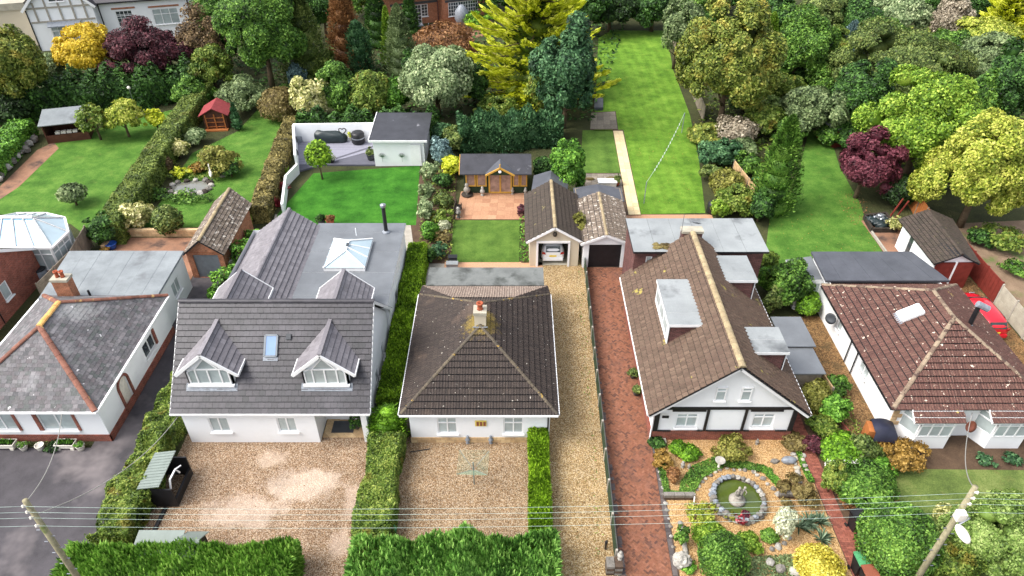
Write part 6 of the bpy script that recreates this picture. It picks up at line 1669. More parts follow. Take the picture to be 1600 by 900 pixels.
def spiky_conifer(px_, py_, rx, ry, matn, label, zc, seed, nb=210):
    """tiered conifer: arching branches that end in feathery upturned sprays"""
    p = at(px_, py_, zc); d = depth(p); rh = rx * d / F; rv = ry * d / F / .82; g = np.random.default_rng(seed)
    root = thing('conifer', label, 'tree', (p[0], p[1], 0), 0, None, local=True); zt = zc + rv; zb = max(.4, zc - rv)
    m = M(); m.tube([(0, 0, -.1), (0, 0, zt * .5), (0, 0, zt * .97)], [.32, .22, .05], 8)
    PP, DD, TT = [], [], []
    for i in range(nb):
        t = (i + .5) / nb; z = zb + (zt - zb) * t; a = i * 2.39996 + g.uniform(-.4, .4)
        L = rh * ((1 - t) ** .6 * .95 + .12) * g.uniform(.6, 1.18); k = 34
        s = np.linspace(.2, 1, k); lift = g.uniform(.05, .32) + .4 * t; hz = z + L * (-.18 * s + lift * s ** 2.2)
        ca, sa = math.cos(a), math.sin(a)
        if i % 2 == 0: m.tube([(0, 0, z), (ca * L * .5, sa * L * .5, z + L * (-.09 + lift * .22)), (ca * L * .9, sa * L * .9, z + L * (-.16 + lift * .79))], [.07, .05, .015], 4, False)
        for q in range(8):
            w = np.sin(np.clip((1 - s) * 1.9 + .1, 0, 1.57)) * L * .13 + .05; lat = g.uniform(-1, 1, k) * w; sj = s + g.uniform(-.03, .03, k)
            PP.append(np.stack([ca * L * sj - sa * lat, sa * L * sj + ca * lat, hz + g.uniform(-.18, .06, k) - np.abs(lat) * .35], 1))
            DD.append(np.stack([ca - sa * lat / w * .6, sa + ca * lat / w * .6, .1 + lift * 1.1 * s], 1)); TT.append(s + g.uniform(-.15, .15, k))
    P = np.concatenate(PP); D = unit(np.concatenate(DD)); tip = np.concatenate(TT) > .36
    V, Q = leaf_quads(g, P[tip], D[tip], .0088 * d, .003 * d, 'spray', .3, .2)
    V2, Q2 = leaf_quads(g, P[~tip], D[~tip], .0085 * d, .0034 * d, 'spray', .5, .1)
    tt = np.linspace(0, 1, 7); cs = np.stack([0 * tt, 0 * tt, zb + (zt - zb) * tt * .85], 1); rs = np.stack([rh * .42 * (1 - tt) ** .8 + .1, rh * .42 * (1 - tt) ** .8 + .1, 0 * tt + (zt - zb) / 9], 1)
    CV, CTR = core_mesh(cs, rs, 1)
    link('crown', np_mesh('crown', V, Q, None, LM[matn]), root)
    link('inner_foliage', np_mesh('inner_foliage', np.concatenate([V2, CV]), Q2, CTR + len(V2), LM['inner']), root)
    m.build('trunk', MT['bark'], root, True)
    return root


spiky_conifer(838, 78, 124, 92, 'golden', 'big golden yellow feathery conifer at the top centre', 4.6, 5, 120)
conifer(884, 122, 50, 78, 'bluegreen', 'dark blue green conifer in front of the golden conifer', 'lobed', leafk=1.1)
tree(848, 140, 26, 44, 'mixed', 'olive yellow bush between the dark hedge and the blue green conifer', 'loose', clear=.3, name='large_bush')
hedge([(-4.9, 60.6), (0, 61.2), (4.4, 62)], 3.0, 3.0, 'bluegreen', 'tall dark green hedge behind the black roofed summerhouse', .3, 'spray', wob=.2, round_=.45, jit=.7)
tree(889, 262, 25, 46, 'ivy', 'bright green ivy covered bush growing over the black roofed shed', 'round', clear=.1, name='large_bush')
shrub(848, 258, 18, 15, 'deep', 'dark green shrub right of the summerhouse roof')
shrub(712, 215, 22, 20, 'olive', 'olive green shrub left of the dark hedge behind the summerhouse')
shrub(690, 208, 14, 16, 'bluegreen', 'blue green shrub at the right corner of the black roofed outbuilding')
# trees round the far end of the long lawn
tree(955, 10, 40, 34, 'dark', 'dark tree at the far end of the long lawn, left of the gap', clear=.5)
tree(1022, 12, 38, 32, 'deep', 'dark green tree at the far end of the long lawn, right of the gap', clear=.5)
tree(915, 15, 34, 30, 'deep', 'dark green tree right of the golden conifer top')
tree(985, -22, 60, 26, 'dark', 'dark tree behind the far end of the long lawn at the top edge', clear=.5)
tree(1060, 48, 30, 44, 'greygreen', 'grey green tree at the top right corner of the long lawn', 'loose')
tree(1090, 26, 36, 38, 'green', 'mid green tree behind the big golden oak', 'round')
tree(1142, 102, 74, 88, 'oak', 'big golden green oak beside the long lawn', clear=1.0)
conifer(1198, 80, 26, 56, 'limeconifer', 'yellow green conifer just right of the golden green oak')
tree(1212, 18, 34, 30, 'deep', 'dark green tree at the top edge right of the golden green oak')
tree(1250, 75, 46, 52, 'green', 'rounded dull green tree right of the yellow green conifer', 'round')
tree(1285, 22, 40, 36, 'olive', 'olive brown tree at the top edge above the dull green tree')
conifer(1328, 66, 26, 32, 'blueconifer', 'grey blue conifer among the woods at the right')
tree(1345, 30, 40, 32, 'deep', 'dark tree behind the grey blue conifer')
tree(1408, 22, 44, 30, 'silver', 'pale silvery green tree at the top edge of the woods')
tree(1416, 108, 96, 66, 'olive', 'broad rounded dark olive tree in the woods at the right', clear=.6)
tree(1340, 158, 46, 58, 'deep', 'dark green tree left of the big yellow green conifer', 'round', clear=.3)
plant(1442, 200, 86, 86, 'limeconifer', 'big domed yellow green conifer in the right hand garden', 'conifer', 'tree', 'lobed', clear=.3)
tree(1486, 30, 28, 34, 'bare', 'pale bare twigged tree at the top edge of the woods', 'loose')
tree(1536, 58, 52, 28, 'maple', 'pale yellow tree at the top right behind the dark olive tree', 'round')
spiky_conifer(1578, 22, 46, 34, 'golden', 'golden conifer at the top right corner', 3.6, 9, 70)
tree(1562, 92, 56, 36, 'greygreen', 'grey green tree below the pale yellow tree at the right edge')
tree(1582, 142, 44, 62, 'deep', 'dark green tree at the right edge above the yellow maple')
tree(1536, 160, 34, 46, 'green', 'mid green tree between the domed conifer and the dark tree at the right edge', 'round')
tree(1538, 268, 76, 90, 'maple', 'yellow green maple at the right edge above the red fence', clear=.5)
tree(1352, 262, 46, 46, 'acer', 'round dark crimson maple at the edge of the right lawn', clear=.5)
conifer(1221, 256, 42, 74, 'green', 'dark cone shaped conifer on the left edge of the right lawn')
tree(1268, 172, 44, 42, 'greygreen', 'pale grey green tree behind the dark cone shaped conifer', 'round', clear=.3)
tree(1215, 138, 34, 30, 'mixed', 'olive tree below the dull green tree', 'round', clear=.3)
tree(1300, 118, 36, 32, 'green', 'green tree above the small reddish shed', 'round', clear=.3)
tree(1385, 60, 34, 28, 'green', 'green tree above the broad dark olive tree', 'round')
shrub(1190, 185, 30, 28, 'mixed', 'olive bush between the oak and the pale grey green tree')
shrub(1235, 205, 24, 22, 'green', 'green bush behind the tip of the dark cone conifer')
shrub(1152, 206, 32, 24, 'bare', 'pale dead twiggy shrub under the oak', 'loose')
shrub(1106, 210, 30, 20, 'oak', 'bronze green shrub at the foot of the oak by the long lawn')
shrub(1120, 240, 28, 22, 'bluegreen', 'blue green shrub beside the long lawn below the oak')
shrub(1136, 284, 26, 20, 'bronze', 'bronze ball shrub beside the lower end of the long lawn', 'ball')
shrub(1152, 312, 30, 24, 'mixed', 'olive shrub next to the tan fence')
shrub(1188, 326, 20, 22, 'deep', 'dark green shrub left of the right lawn')
shrub(1126, 326, 14, 14, 'limeconifer', 'small yellow green shrub at the corner of the long lawn')
shrub(1110, 268, 16, 14, 'olive', 'low olive plants edging the long lawn', 'tuft')
shrub(1196, 285, 16, 18, 'mixed', 'green shrub between the tan fence and the dark cone conifer', 'loose')
shrub(1330, 215, 24, 20, 'deep', 'dark shrub beside the small reddish shed')
for a_, b_, c_, d_, e_, l_ in [(1470, 75, 40, 30, 'green', 'mid green tree behind the top of the domed yellow green conifer'), (1240, 35, 30, 30, 'green', 'green tree behind the rounded dull green tree'), (1395, 165, 30, 30, 'deep', 'dark tree between the broad olive tree and the domed conifer'), (1310, -12, 50, 26, 'dark', 'dark tree at the top edge above the grey blue conifer'),
          (1440, -10, 50, 24, 'deep', 'dark tree at the top edge behind the pale silvery tree'), (1540, 5, 40, 26, 'deep', 'dark tree at the top edge left of the corner golden conifer'), (1160, -5, 50, 26, 'deep', 'dark tree at the top edge behind the golden green oak'), (1300, 75, 28, 26, 'mixed', 'olive tree left of the grey blue conifer'), (860, -10, 60, 26, 'dark', 'dark tree at the top edge behind the golden feathery conifer'), (770, -8, 40, 26, 'deep', 'dark tree at the top edge right of the brick house')]:
    tree(a_, b_, c_, d_, e_, l_, 'round', clear=.4)
for a_ in [(1165, 150, 26, 24, 'deep', 'dark bush under the right side of the golden green oak'), (1180, 120, 24, 22, 'green', 'green bush behind the right side of the golden green oak'), (1212, 172, 24, 20, 'lightgreen', 'light green bush above the tip of the dark cone conifer'), (1160, 232, 22, 18, 'greygreen', 'grey green bush behind the dinghy'), (1172, 258, 18, 18, 'green', 'green bush right of the dinghy'),
           (1255, 118, 26, 22, 'deep', 'dark bush below the rounded dull green tree'), (1292, 210, 20, 16, 'green', 'green bush in front of the pale grey green tree'), (1075, 100, 16, 30, 'deep', 'dark shrub between the grey fence and the oak'), (1470, 268, 24, 22, 'deep', 'dark bush between the domed conifer and the yellow maple'), (1405, 300, 22, 24, 'dark', 'dark bush right of the crimson maple'),
           (300, 145, 26, 22, 'green', 'green bush at the far end of the long hedge'), (500, 105, 26, 22, 'mixed', 'olive bush at the foot of the drooping conifer'), (650, 105, 22, 22, 'deep', 'dark bush left of the silvery tree'), (740, 130, 26, 28, 'deep', 'dark bush between the silvery tree and the golden conifer'), (780, 168, 30, 16, 'mixed', 'olive bush under the golden conifer')]:
    shrub(*a_)
ground_cover([(1060, 60), (1600, 20), (1640, 300), (1420, 300), (1300, 215), (1250, 215), (1130, 330), (1100, 220)], 'mixed', 'undergrowth between the trees at the right', 'undergrowth', .45, 9000, .7)
ground_cover([(-60, 110), (980, 30), (930, 190), (700, 200), (450, 150), (380, 140), (270, 165), (60, 190), (-80, 190)], 'deep', 'undergrowth under the trees along the back gardens', 'undergrowth', .45, 9000, .6)

# ------------------------------------------------------------------ planting between the houses
border = [(690, 240, 17, 22, 'blueconifer', 'grey blue conifer shrub at the top of the border left of the summerhouse', 'round'), (709, 258, 18, 16, 'golden', 'yellow topped shrub just left of the summerhouse', 'round'),
          (672, 268, 13, 18, 'silver', 'silver shrub along the right edge of the bright lawn, upper one', 'loose'), (692, 282, 14, 14, 'deep', 'dark green shrub in the border left of the terracotta patio', 'round'),
          (668, 300, 13, 18, 'greygreen', 'grey green shrub halfway down the right edge of the bright lawn', 'loose'), (690, 312, 15, 14, 'olive', 'olive plant in the border beside the terracotta patio', 'loose'),
          (664, 330, 14, 16, 'silver', 'silver shrub at the lower right corner of the bright lawn', 'loose'), (690, 338, 16, 12, 'mixed', 'mixed low plant beside the corner of the terracotta patio', 'tuft'),
          (672, 362, 15, 16, 'ivy', 'bright green shrub at the head of the tall hedge', 'round'), (690, 370, 14, 12, 'heather', 'purplish low plant left of the square lawn', 'tuft'),
          (684, 392, 14, 12, 'bluegreen', 'blue green plant left of the lower corner of the square lawn', 'tuft'), (667, 400, 12, 14, 'deep', 'dark plant at the foot of the border beside the hedge', 'round'), (694, 352, 10, 8, 'paleplant', 'pale dome plant at the edge of the square lawn', 'ball')]
for a in border: shrub(*a[:6], kind=a[6], clear=.0, dens=.9)
ground_cover([(662, 262), (714, 256), (706, 410), (652, 410)], 'mixed', 'low leafy plants filling the border left of the square lawn', leaf=.2, n=1500, hgt=.45)
ground_cover([(812, 345), (826, 340), (832, 412), (812, 412)], 'ivy', 'low plants between the square lawn and the open garage', leaf=.18, n=500, hgt=.6)
shrub(818, 328, 9, 9, 'purple', 'dark purple shrub at the corner of the open garage')
shrub(903, 348, 16, 17, 'bronze', 'green gold bush growing between the two garage roofs', 'loose', zc=2.2)
hedge([(-6.75, 42.2), (-6.7, 34), (-6.65, 27.2)], [1.3, 1.45, 1.55], 1.75, 'privet', 'tall clipped bright green hedge between the chalet house and the middle bungalow', .15, 'spray', 1.1, jit=.9, wob=.06)
shrub(606, 664, 29, 32, 'bright', 'light green conifer bush by the wooden gate', 'column', clear=.0)
hedge([(-6.6, 24.9), (-6.55, 21), (-6.5, 17.3)], 1.75, 1.35, 'mixed', 'yellow green clipped hedge between the two front gravel drives', .13, wob=.12, dens=1.1)
hedge([(1.4, 25.4), (1.38, 22), (1.32, 18.0)], 1.0, 1.2, 'privet', 'narrow lime green conifer hedge beside the gravel side drive', .15, 'spray', 1.2, jit=.6, up=.5, wob=.05)
hedge([(-19.05, 31.2), (-18.75, 25), (-18.6, 18.9)], [1.3, 1.7, 1.9], [1.2, 1.35, 1.3], 'mixed', 'mixed green hedge between the tarmac and the pinkish gravel drive', .14, wob=.22, dens=1.1)
hedge([(-19.6, 17.15), (-14, 17.2), (-9.55, 17.25)], 2.0, 1.95, 'thuja', 'bright green feathery conifer hedge at the front of the pinkish gravel drive', .3, 'spray', 1.5, jit=.5, up=.6, wob=.1, asp=.3)
hedge([(-7.1, 17.3), (-2.5, 17.35), (2.0, 17.4)], 2.4, [1.8, 2.2, 2.1], 'thuja2', 'large bright green feathery conifer hedge at the front of the middle bungalow', .34, 'spray', 1.6, jit=.5, up=.6, wob=.14, asp=.3)
# shrubs right of the timbered bungalow
for a in [(1203, 435, 20, 20, 'ivy', 'light green round shrub beside the rear of the timbered bungalow'), (1236, 446, 32, 36, 'green', 'dark leafy bush between the two right hand bungalows'), (1212, 470, 14, 20, 'olive', 'small upright shrub in front of the dark leafy bush'),
          (1262, 478, 18, 18, 'bright', 'bright green shrub beside the porch of the bay windowed bungalow'), (1195, 405, 18, 16, 'mixed', 'olive shrub at the back corner of the flat roofed rear block'), (1300, 604, 20, 18, 'green', 'glossy green shrub near the pale wooden fence'),
          (1272, 618, 20, 24, 'bronze', 'bronze heather like shrub at the corner of the timbered bungalow'), (1300, 636, 22, 22, 'ivy', 'light green shrub right of the bronze shrub'), (1286, 664, 20, 18, 'mixed', 'olive mixed shrub at the top of the brick path'),
          (1312, 702, 34, 28, 'bright', 'large bright green shrub right of the brick path'), (1354, 758, 42, 38, 'green', 'big leafy green shrub behind the black wheelie bin'), (1374, 732, 24, 20, 'ivy', 'fern like green shrub above the big leafy shrub'),
          (1272, 696, 13, 13, 'purple', 'small dark red shrub at the edge of the brick path'), (1328, 778, 20, 16, 'rust', 'rust tinted shrub above the black wheelie bin'), (1350, 700, 24, 22, 'olive', 'dull olive shrub beside the front lawn'), (1302, 746, 16, 24, 'mixed', 'low olive shrub along the right edge of the brick path')]:
    shrub(*a, dens=1.1)
shrub(1322, 728, 26, 18, 'white_flower', 'white flowering shrub right of the brick path', 'loose', dens=1.2)
shrub(1412, 711, 36, 21, 'orange', 'spreading orange brown shrub at the edge of the front lawn', 'loose', dens=1.3)
shrub(1393, 781, 10, 9, 'orange', 'small orange shrub behind the big domed topiary')
shrub(1402, 846, 58, 58, 'green', 'big domed topiary bush at the bottom right beside the bins', 'ball', dens=1.2)
shrub(1542, 850, 62, 58, 'lightgreen', 'large pale green bush around the right utility pole', dens=1.2)
shrub(1478, 880, 40, 40, 'mixed', 'olive green bush at the foot of the right utility pole', 'loose', dens=1.2)
shrub(1590, 800, 40, 30, 'lightgreen', 'pale cream green shrub at the right edge of the front lawn', 'loose', dens=1.2)
shrub(1500, 810, 30, 22, 'variegated', 'cream variegated shrub beside the right utility pole', 'loose')
for x_, lab in ((1538, 'left'), (1582, 'right')): shrub(x_, 717, 14, 9, 'bluegreen', f'small blue green plant in the bed under the bay window, the {lab} one of two', 'tuft', clear=0)
# front garden of the timbered bungalow
for a in [(1058, 700, 12, 11, 'bright', 'lime green shrub under the left front window'), (1075, 708, 16, 13, 'bright', 'larger lime green shrub next to the brick plinth'), (1033, 718, 14, 14, 'orange', 'orange tinted shrub at the corner beside the brick drive'), (1028, 692, 12, 9, 'deep', 'dark green shrub at the left end of the brick plinth'),
          (1144, 702, 26, 22, 'bronze', 'bronze green shrub in the middle of the front garden bed'), (1052, 743, 10, 11, 'rust', 'small rust brown shrub in the left bed'), (1098, 806, 24, 18, 'maple', 'yellow leaved shrub left of the pond'), (1110, 838, 26, 18, 'limeconifer', 'yellow green shrub behind the clipped ball'),
          (1172, 848, 18, 16, 'limeconifer', 'yellow green shrub right of the clipped ball'), (1203, 836, 13, 10, 'green', 'dark green dome plant in the curved bed'),
          (1250, 768, 28, 10, 'heather', 'brown heather edging the low stone wall'), (1240, 690, 20, 14, 'heather', 'brown heather near the right end of the brick plinth')]:
    shrub(*a, kind='tuft' if a[4] == 'heather' else 'loose' if a[4] in ('maple', 'bronze') else 'round', clear=0.02, dens=1.2, leafk=.85)
shrub(1226, 818, 17, 26, 'paleplant', 'pale feathery shrub left of the sword leaved plants', 'loose', clear=.05, dens=1.3)
shrub(1130, 870, 38, 38, 'green', 'clipped green ball topiary in the front garden', 'ball', clear=.02, dens=1.3, leafk=.8)
shrub(1280, 884, 37, 32, 'gold_ball', 'golden yellow clipped dome shrub at the bottom of the brick path', 'ball', clear=.0, dens=1.3, leafk=.8)
shrub(1068, 838, 10, 16, 'green', 'low green plants beside the brick drive edge', 'tuft', clear=0); shrub(1075, 885, 14, 12, 'ivy', 'small bright green shrub beside the white boulder', 'tuft', clear=0)
GCV = [([(1060, 770), (1064, 752), (1082, 728), (1112, 716), (1150, 718), (1188, 726), (1208, 736), (1203, 742), (1170, 735), (1130, 732), (1098, 748), (1082, 776)], 'green', 'dark green groundcover curving round the pond path', 4500),
       ([(1024, 715), (1036, 715), (1046, 768), (1080, 770), (1080, 776), (1038, 776)], 'green', 'green groundcover along the brick drive edge', 2200),
       ([(1182, 730), (1190, 728), (1232, 760), (1228, 768), (1216, 764)], 'ivy', 'green groundcover along the curved stone edging', 1400),
       ([(1240, 700), (1247, 698), (1272, 756), (1262, 756)], 'ivy', 'green strip of plants between the gravel bed and the brick path', 1400),
       ([(1162, 872), (1236, 868), (1250, 905), (1162, 905)], 'greygreen', 'grey green rock plants in the bottom bed', 2000)]
for p_, m_, l_, n_ in GCV: ground_cover(p_, m_, l_, leaf=.1, n=n_, hgt=.2)
ground_cover([(1262, 585), (1310, 590), (1392, 790), (1340, 800), (1300, 760), (1258, 650)], 'mixed', 'low plants filling the shrub border right of the brick path', leaf=.14, n=2200, hgt=.35)
ground_cover([(20, 655), (20, 700)] if False else [(0, 690), (130, 690), (130, 700), (0, 702)], 'green', 'small weeds along the foot of the slate bungalow', leaf=.09, n=120, hgt=.12)
tufts(at(1262, 826), 'yucca', 'group of grey green sword leaved plants beside the brick path', 46, .75, 'yucca', 'plant', .07, 1, 3, 5)
tufts(at(1275, 632), 'yucca', 'single blue green sword leaved plant at the corner of the timbered bungalow', 40, .6, 'yucca', 'plant', .06, 1, 4, 1)
for i_, (x_, y_, l_) in enumerate([(441, 292, 'upper'), (432, 318, 'lower')]): tufts(at(x_, y_ + 6), 'cordyline', f'red spiky plant outside the white wall, the {l_} of two', 60, .95, 'red_cordyline', 'plant', .11, 1, 8 + i_)
tufts(at(450, 276), 'limeconifer', 'yellow spiky plant at the corner of the white deck wall', 60, 1.0, 'yellow_cordyline', 'plant', .11, 1, 12)
lp = plant(497, 241, 20, 20, 'privet', 'ball headed lollipop tree on the bright lawn in front of the grey deck', 'topiary_tree', 'tree', 'ball', clear=1.35, limbs=0)

ground_cover([(1300, 300), (1345, 300), (1375, 360), (1330, 350)], 'rust', 'fallen orange leaves on the right lawn below the crimson maple', 'fallen_leaves', .11, 260, .03)
ground_cover([(1200, 335), (1370, 335), (1370, 392), (1200, 392)], 'orange', 'scattered fallen leaves on the right lawn', 'fallen_leaves', .09, 160, .03)
ground_cover([(960, 190), (1085, 190), (1098, 330), (1000, 330)], 'orange', 'scattered fallen leaves on the long lawn', 'fallen_leaves', .09, 200, .03)
ground_cover([(280, 700), (580, 700), (540, 840), (250, 840)], 'rust', 'scattered fallen leaves on the pinkish gravel drive', 'fallen_leaves', .07, 220, .03)
ground_cover([(870, 420), (900, 420), (945, 890), (865, 890)], 'bronze', 'small weeds and leaves along the gravel side drive', 'fallen_leaves', .07, 260, .04)
ground_cover([(898, 395), (906, 395), (945, 870), (930, 870)], 'green', 'weeds along the foot of the low green fence', 'weeds', .08, 260, .1)
tree(503, 14, 30, 40, 'deep', 'dark green tree at the top edge left of the brown conifer', 'round', clear=.4)
tree(572, -6, 30, 26, 'green', 'green tree at the top edge right of the brown conifer', 'round', clear=.4)
tree(455, -4, 34, 26, 'mixed', 'olive tree at the top edge right of the largest green tree', 'round', clear=.4)
shrub(1572, 372, 34, 18, 'mixed', 'green scrub on the bare ground under the yellow green maple', 'loose')
shrub(1592, 420, 20, 14, 'green', 'low green scrub at the right edge behind the concrete fence', 'loose')
shrub(1535, 372, 20, 14, 'deep', 'dark scrub behind the top of the dark red fence', 'round')
# ------------------------------------------------------------------ poles, wires and the street lamp
def utility_pole(x, y, h, label):
    t = thing('utility_pole', label, 'utility pole', (x, y, 0))
    M().tube([(x, y, -.1), (x, y, h * .5), (x, y, h)], [.135, .12, .1], 12).build('pole', MT['pole_wood'], t, True)
    for i, z in enumerate((.15, .5, .85, 1.35)):
        m = M(); m.bar((x - .06, y - .16, h - z), (x + .06, y - .16, h - z), .06, .06); m.lathe([(.03, 0), (.055, .03), (.03, .07), (.05, .1), (.02, .13)], 8, (x, y - .2, h - z)); m.build('insulator', MT['pot_white'], t)
    m = M()
    for k in range(10): m.bar((x + (.15 if k % 2 else -.15), y - .05, h - 1.8 - k * .38), (x + (.28 if k % 2 else -.28), y - .05, h - 1.8 - k * .38), .03, .03)
    tagp(m.build('step_irons', MT['steel'], t), kind='stuff')
    return t


LP_, RP_ = (-17.85, 15.9), (17.3, 16.5)
utility_pole(*LP_, 8.0, 'weathered wooden utility pole rising over the tarmac at the bottom left')
rp = utility_pole(*RP_, 8.0, 'wooden utility pole with a street lamp at the bottom right')
la = at(1503, 836, 6.2)
lm = thing('street_lamp', 'white street lamp head on an arm bolted to the right utility pole', 'street lamp', (la[0], la[1], 6.2))
m = M(); m.box(RP_[0] - .3, RP_[0] + .02, RP_[1] - .4, RP_[1] - .1, 6.35, 6.75); m.build('control_box', MT['pot_white'], lm)
M().tube([(RP_[0] - .1, RP_[1] - .2, 6.6), (RP_[0] + .02, RP_[1] - .5, 6.75), (la[0], la[1] + .35, 6.35)], .035, 8).build('arm', MT['steel'], lm)
m = M(); v_, f_ = ICO[2]; m.add([(la[0] + p[0] * .21, la[1] + p[1] * .42, 6.28 + max(p[2], -.35) * .15) for p in v_], f_); m.build('lamp_head', MT['pot_white'], lm, True)


def cable(a, b, sag, r, mat, label, n=24, name='overhead_wire'):
    a, b = Vector(a), Vector(b)
    P = [a.lerp(b, i / n) - Vector((0, 0, sag * 4 * (i / n) * (1 - i / n))) for i in range(n + 1)]
    return M().tube(P, r, 5).build(name, MT[mat], None, True, label=label, cat='cable', group='overhead wires between the two poles')


for i, (z, lab) in enumerate(((.1, 'top'), (.45, 'second'), (.8, 'third'), (1.3, 'lowest'))):
    cable((LP_[0], LP_[1] - .2, 8 - z), (RP_[0], RP_[1] - .2, 8 - z), .5, .0055, 'wire', f'{lab} overhead wire strung between the two utility poles')
    cable((LP_[0], LP_[1] - .2, 8 - z), (LP_[0] - 14, LP_[1] - .2, 7.9 - z), .15, .0055, 'wire', f'{lab} overhead wire running left from the left utility pole')
    cable((RP_[0], RP_[1] - .2, 8 - z), (RP_[0] + 14, RP_[1] - .1, 7.9 - z), .15, .0055, 'wire', f'{lab} overhead wire running right from the right utility pole')
for a, b, s, l in (((LP_[0], LP_[1], 7.9), (-23.3, 25.3, 2.6), .6, 'thin service cable from the left pole down to the slate bungalow'), ((LP_[0], LP_[1], 7.1), (-17.35, 25.5, 2.2), .9, 'thick pale service cable from the left pole to the chalet house'),
                   ((RP_[0], RP_[1], 7.9), (24.0, 25.4, 2.3), .9, 'pale service cable from the right pole to the bay windowed bungalow')):
    o = cable(a, b, s, .02, 'cable', l); del o['group']

# ------------------------------------------------------------------ cars
def car(name, label, x, y, rz, paint, L=4.1, Wd=1.75, Hh=1.5, plate=True):
    """hatchback about its own centre, nose towards +y"""
    t = thing(name, label, 'car', (x, y, 0), rz, None, local=True)
    # stations along the length: y, half width, sill z, belt z, roof z (None = no cabin)
    St = [(-.5, .70, .35, .78, 1.0, .52), (-.485, .86, .26, .86, 1.22, .6), (-.44, .95, .22, .9, 1.42, .66), (-.36, .98, .2, .92, 1.49, .70), (-.2, 1, .19, .92, 1.52, .72), (0, 1, .19, .91, 1.52, .72), (.12, 1, .19, .9, 1.46, .70), (.27, .99, .2, .88, .98, .72), (.4, .95, .22, .8, .84, .7), (.48, .85, .26, .66, .7, .6), (.5, .7, .32, .55, .57, .5)]
    m = M(); K = 12
    for s, hw, zs, zb, zr, rw in St:
        a = hw * Wd / 2; r = rw * Wd / 2; k = Hh / 1.5; y_ = s * L
        for px_, pz in ((-a * .9, zs), (-a, zs + .2), (-a, (zs + zb) / 2 + .1), (-a * .97, zb), (-r, (zr * .85 + zb * .15) if zr - zb > .2 else zr - .02), (-r * .6, zr), (r * .6, zr), (r, (zr * .85 + zb * .15) if zr - zb > .2 else zr - .02), (a * .97, zb), (a, (zs + zb) / 2 + .1), (a, zs + .2), (a * .9, zs)):
            m.v.append((px_, y_, pz * k))
    n = len(St)
    for i in range(n - 1):
        for j in range(K):
            j2 = (j + 1) % K; m.f.append((i * K + j, i * K + j2, (i + 1) * K + j2, (i + 1) * K + j))
    m.f.append(tuple(range(K))[::-1]); m.f.append(tuple((n - 1) * K + j for j in range(K)))
    b = m.build('body', MT[paint], t, True)
    k = Hh / 1.5; g = M()
    g.ext([(-.5 * Wd * .62, -.497 * L, 1.0 * k), (.5 * Wd * .62, -.497 * L, 1.0 * k), (.5 * Wd * .58, -.452 * L, 1.42 * k), (-.5 * Wd * .58, -.452 * L, 1.42 * k)], (0, -.02, .012)); g.build('rear_window', MT['dark_pane'], t)
    g = M(); g.ext([(-.5 * Wd * .66, .25 * L, 1.0 * k), (.5 * Wd * .66, .25 * L, 1.0 * k), (.5 * Wd * .64, .135 * L, 1.45 * k), (-.5 * Wd * .64, .135 * L, 1.45 * k)], (0, .03, .02)); g.build('windscreen', MT['dark_pane'], t)
    for q in (-1, 1):
        g = M(); g.ext([(q * Wd * .485, -.36 * L, .98 * k), (q * Wd * .485, .2 * L, .97 * k), (q * Wd * .37, .1 * L, 1.4 * k), (q * Wd * .37, -.34 * L, 1.41 * k)], (q * .015, 0, .008)); g.build('side_window', MT['dark_pane'], t)
        g = M(); g.ext([(q * Wd * .3, -.495 * L, .82 * k), (q * Wd * .46, -.478 * L, .82 * k), (q * Wd * .45, -.478 * L, 1.02 * k), (q * Wd * .33, -.495 * L, .98 * k)], (0, -.05, 0)); g.build('tail_light', MT['red_light'], t)
        g = M(); g.ext([(q * Wd * .26, .497 * L, .6 * k), (q * Wd * .43, .482 * L, .62 * k), (q * Wd * .43, .47 * L, .72 * k), (q * Wd * .28, .485 * L, .7 * k)], (0, .03, 0)); g.build('headlight', MT['pale_pane'], t)
        for yy in (-.32, .32):
            w = M(); 
            pts = []
            for a in range(18): pts.append((q * Wd * .47 - q * .1, yy * L + .31 * math.cos(a * math.pi / 9), .31 + .31 * math.sin(a * math.pi / 9)))
            w.ext(pts, (q * .17, 0, 0)); wo = w.build('wheel', MT['tyre'], t)
            r_ = M(); r_.ext([(q * (Wd * .47 + .07), yy * L + .2 * math.cos(a * math.pi / 6), .31 + .2 * math.sin(a * math.pi / 6)) for a in range(12)], (q * .015, 0, 0)); r_.build('rim', MT['steel'], wo)
    if plate: M().box(-.26, .26, -.507 * L, -.5 * L, .62 * k, .75 * k).build('number_plate', MT['plate'], t)
    M().box(-Wd * .42, Wd * .42, -.5 * L - .06, -.485 * L, .3, .52).build('bumper', MT[paint], t)
    return t


car('parked_car', 'white hatchback parked inside the open cream garage, rear facing out', 2.95, 43.95, 0, 'car_white', 3.9, 1.72, 1.5)
car('parked_car', 'bright red car parked beside the red brown tiled bungalow', 30.35, 35.7, 0, 'red_paint', 4.2, 1.8, 1.45)


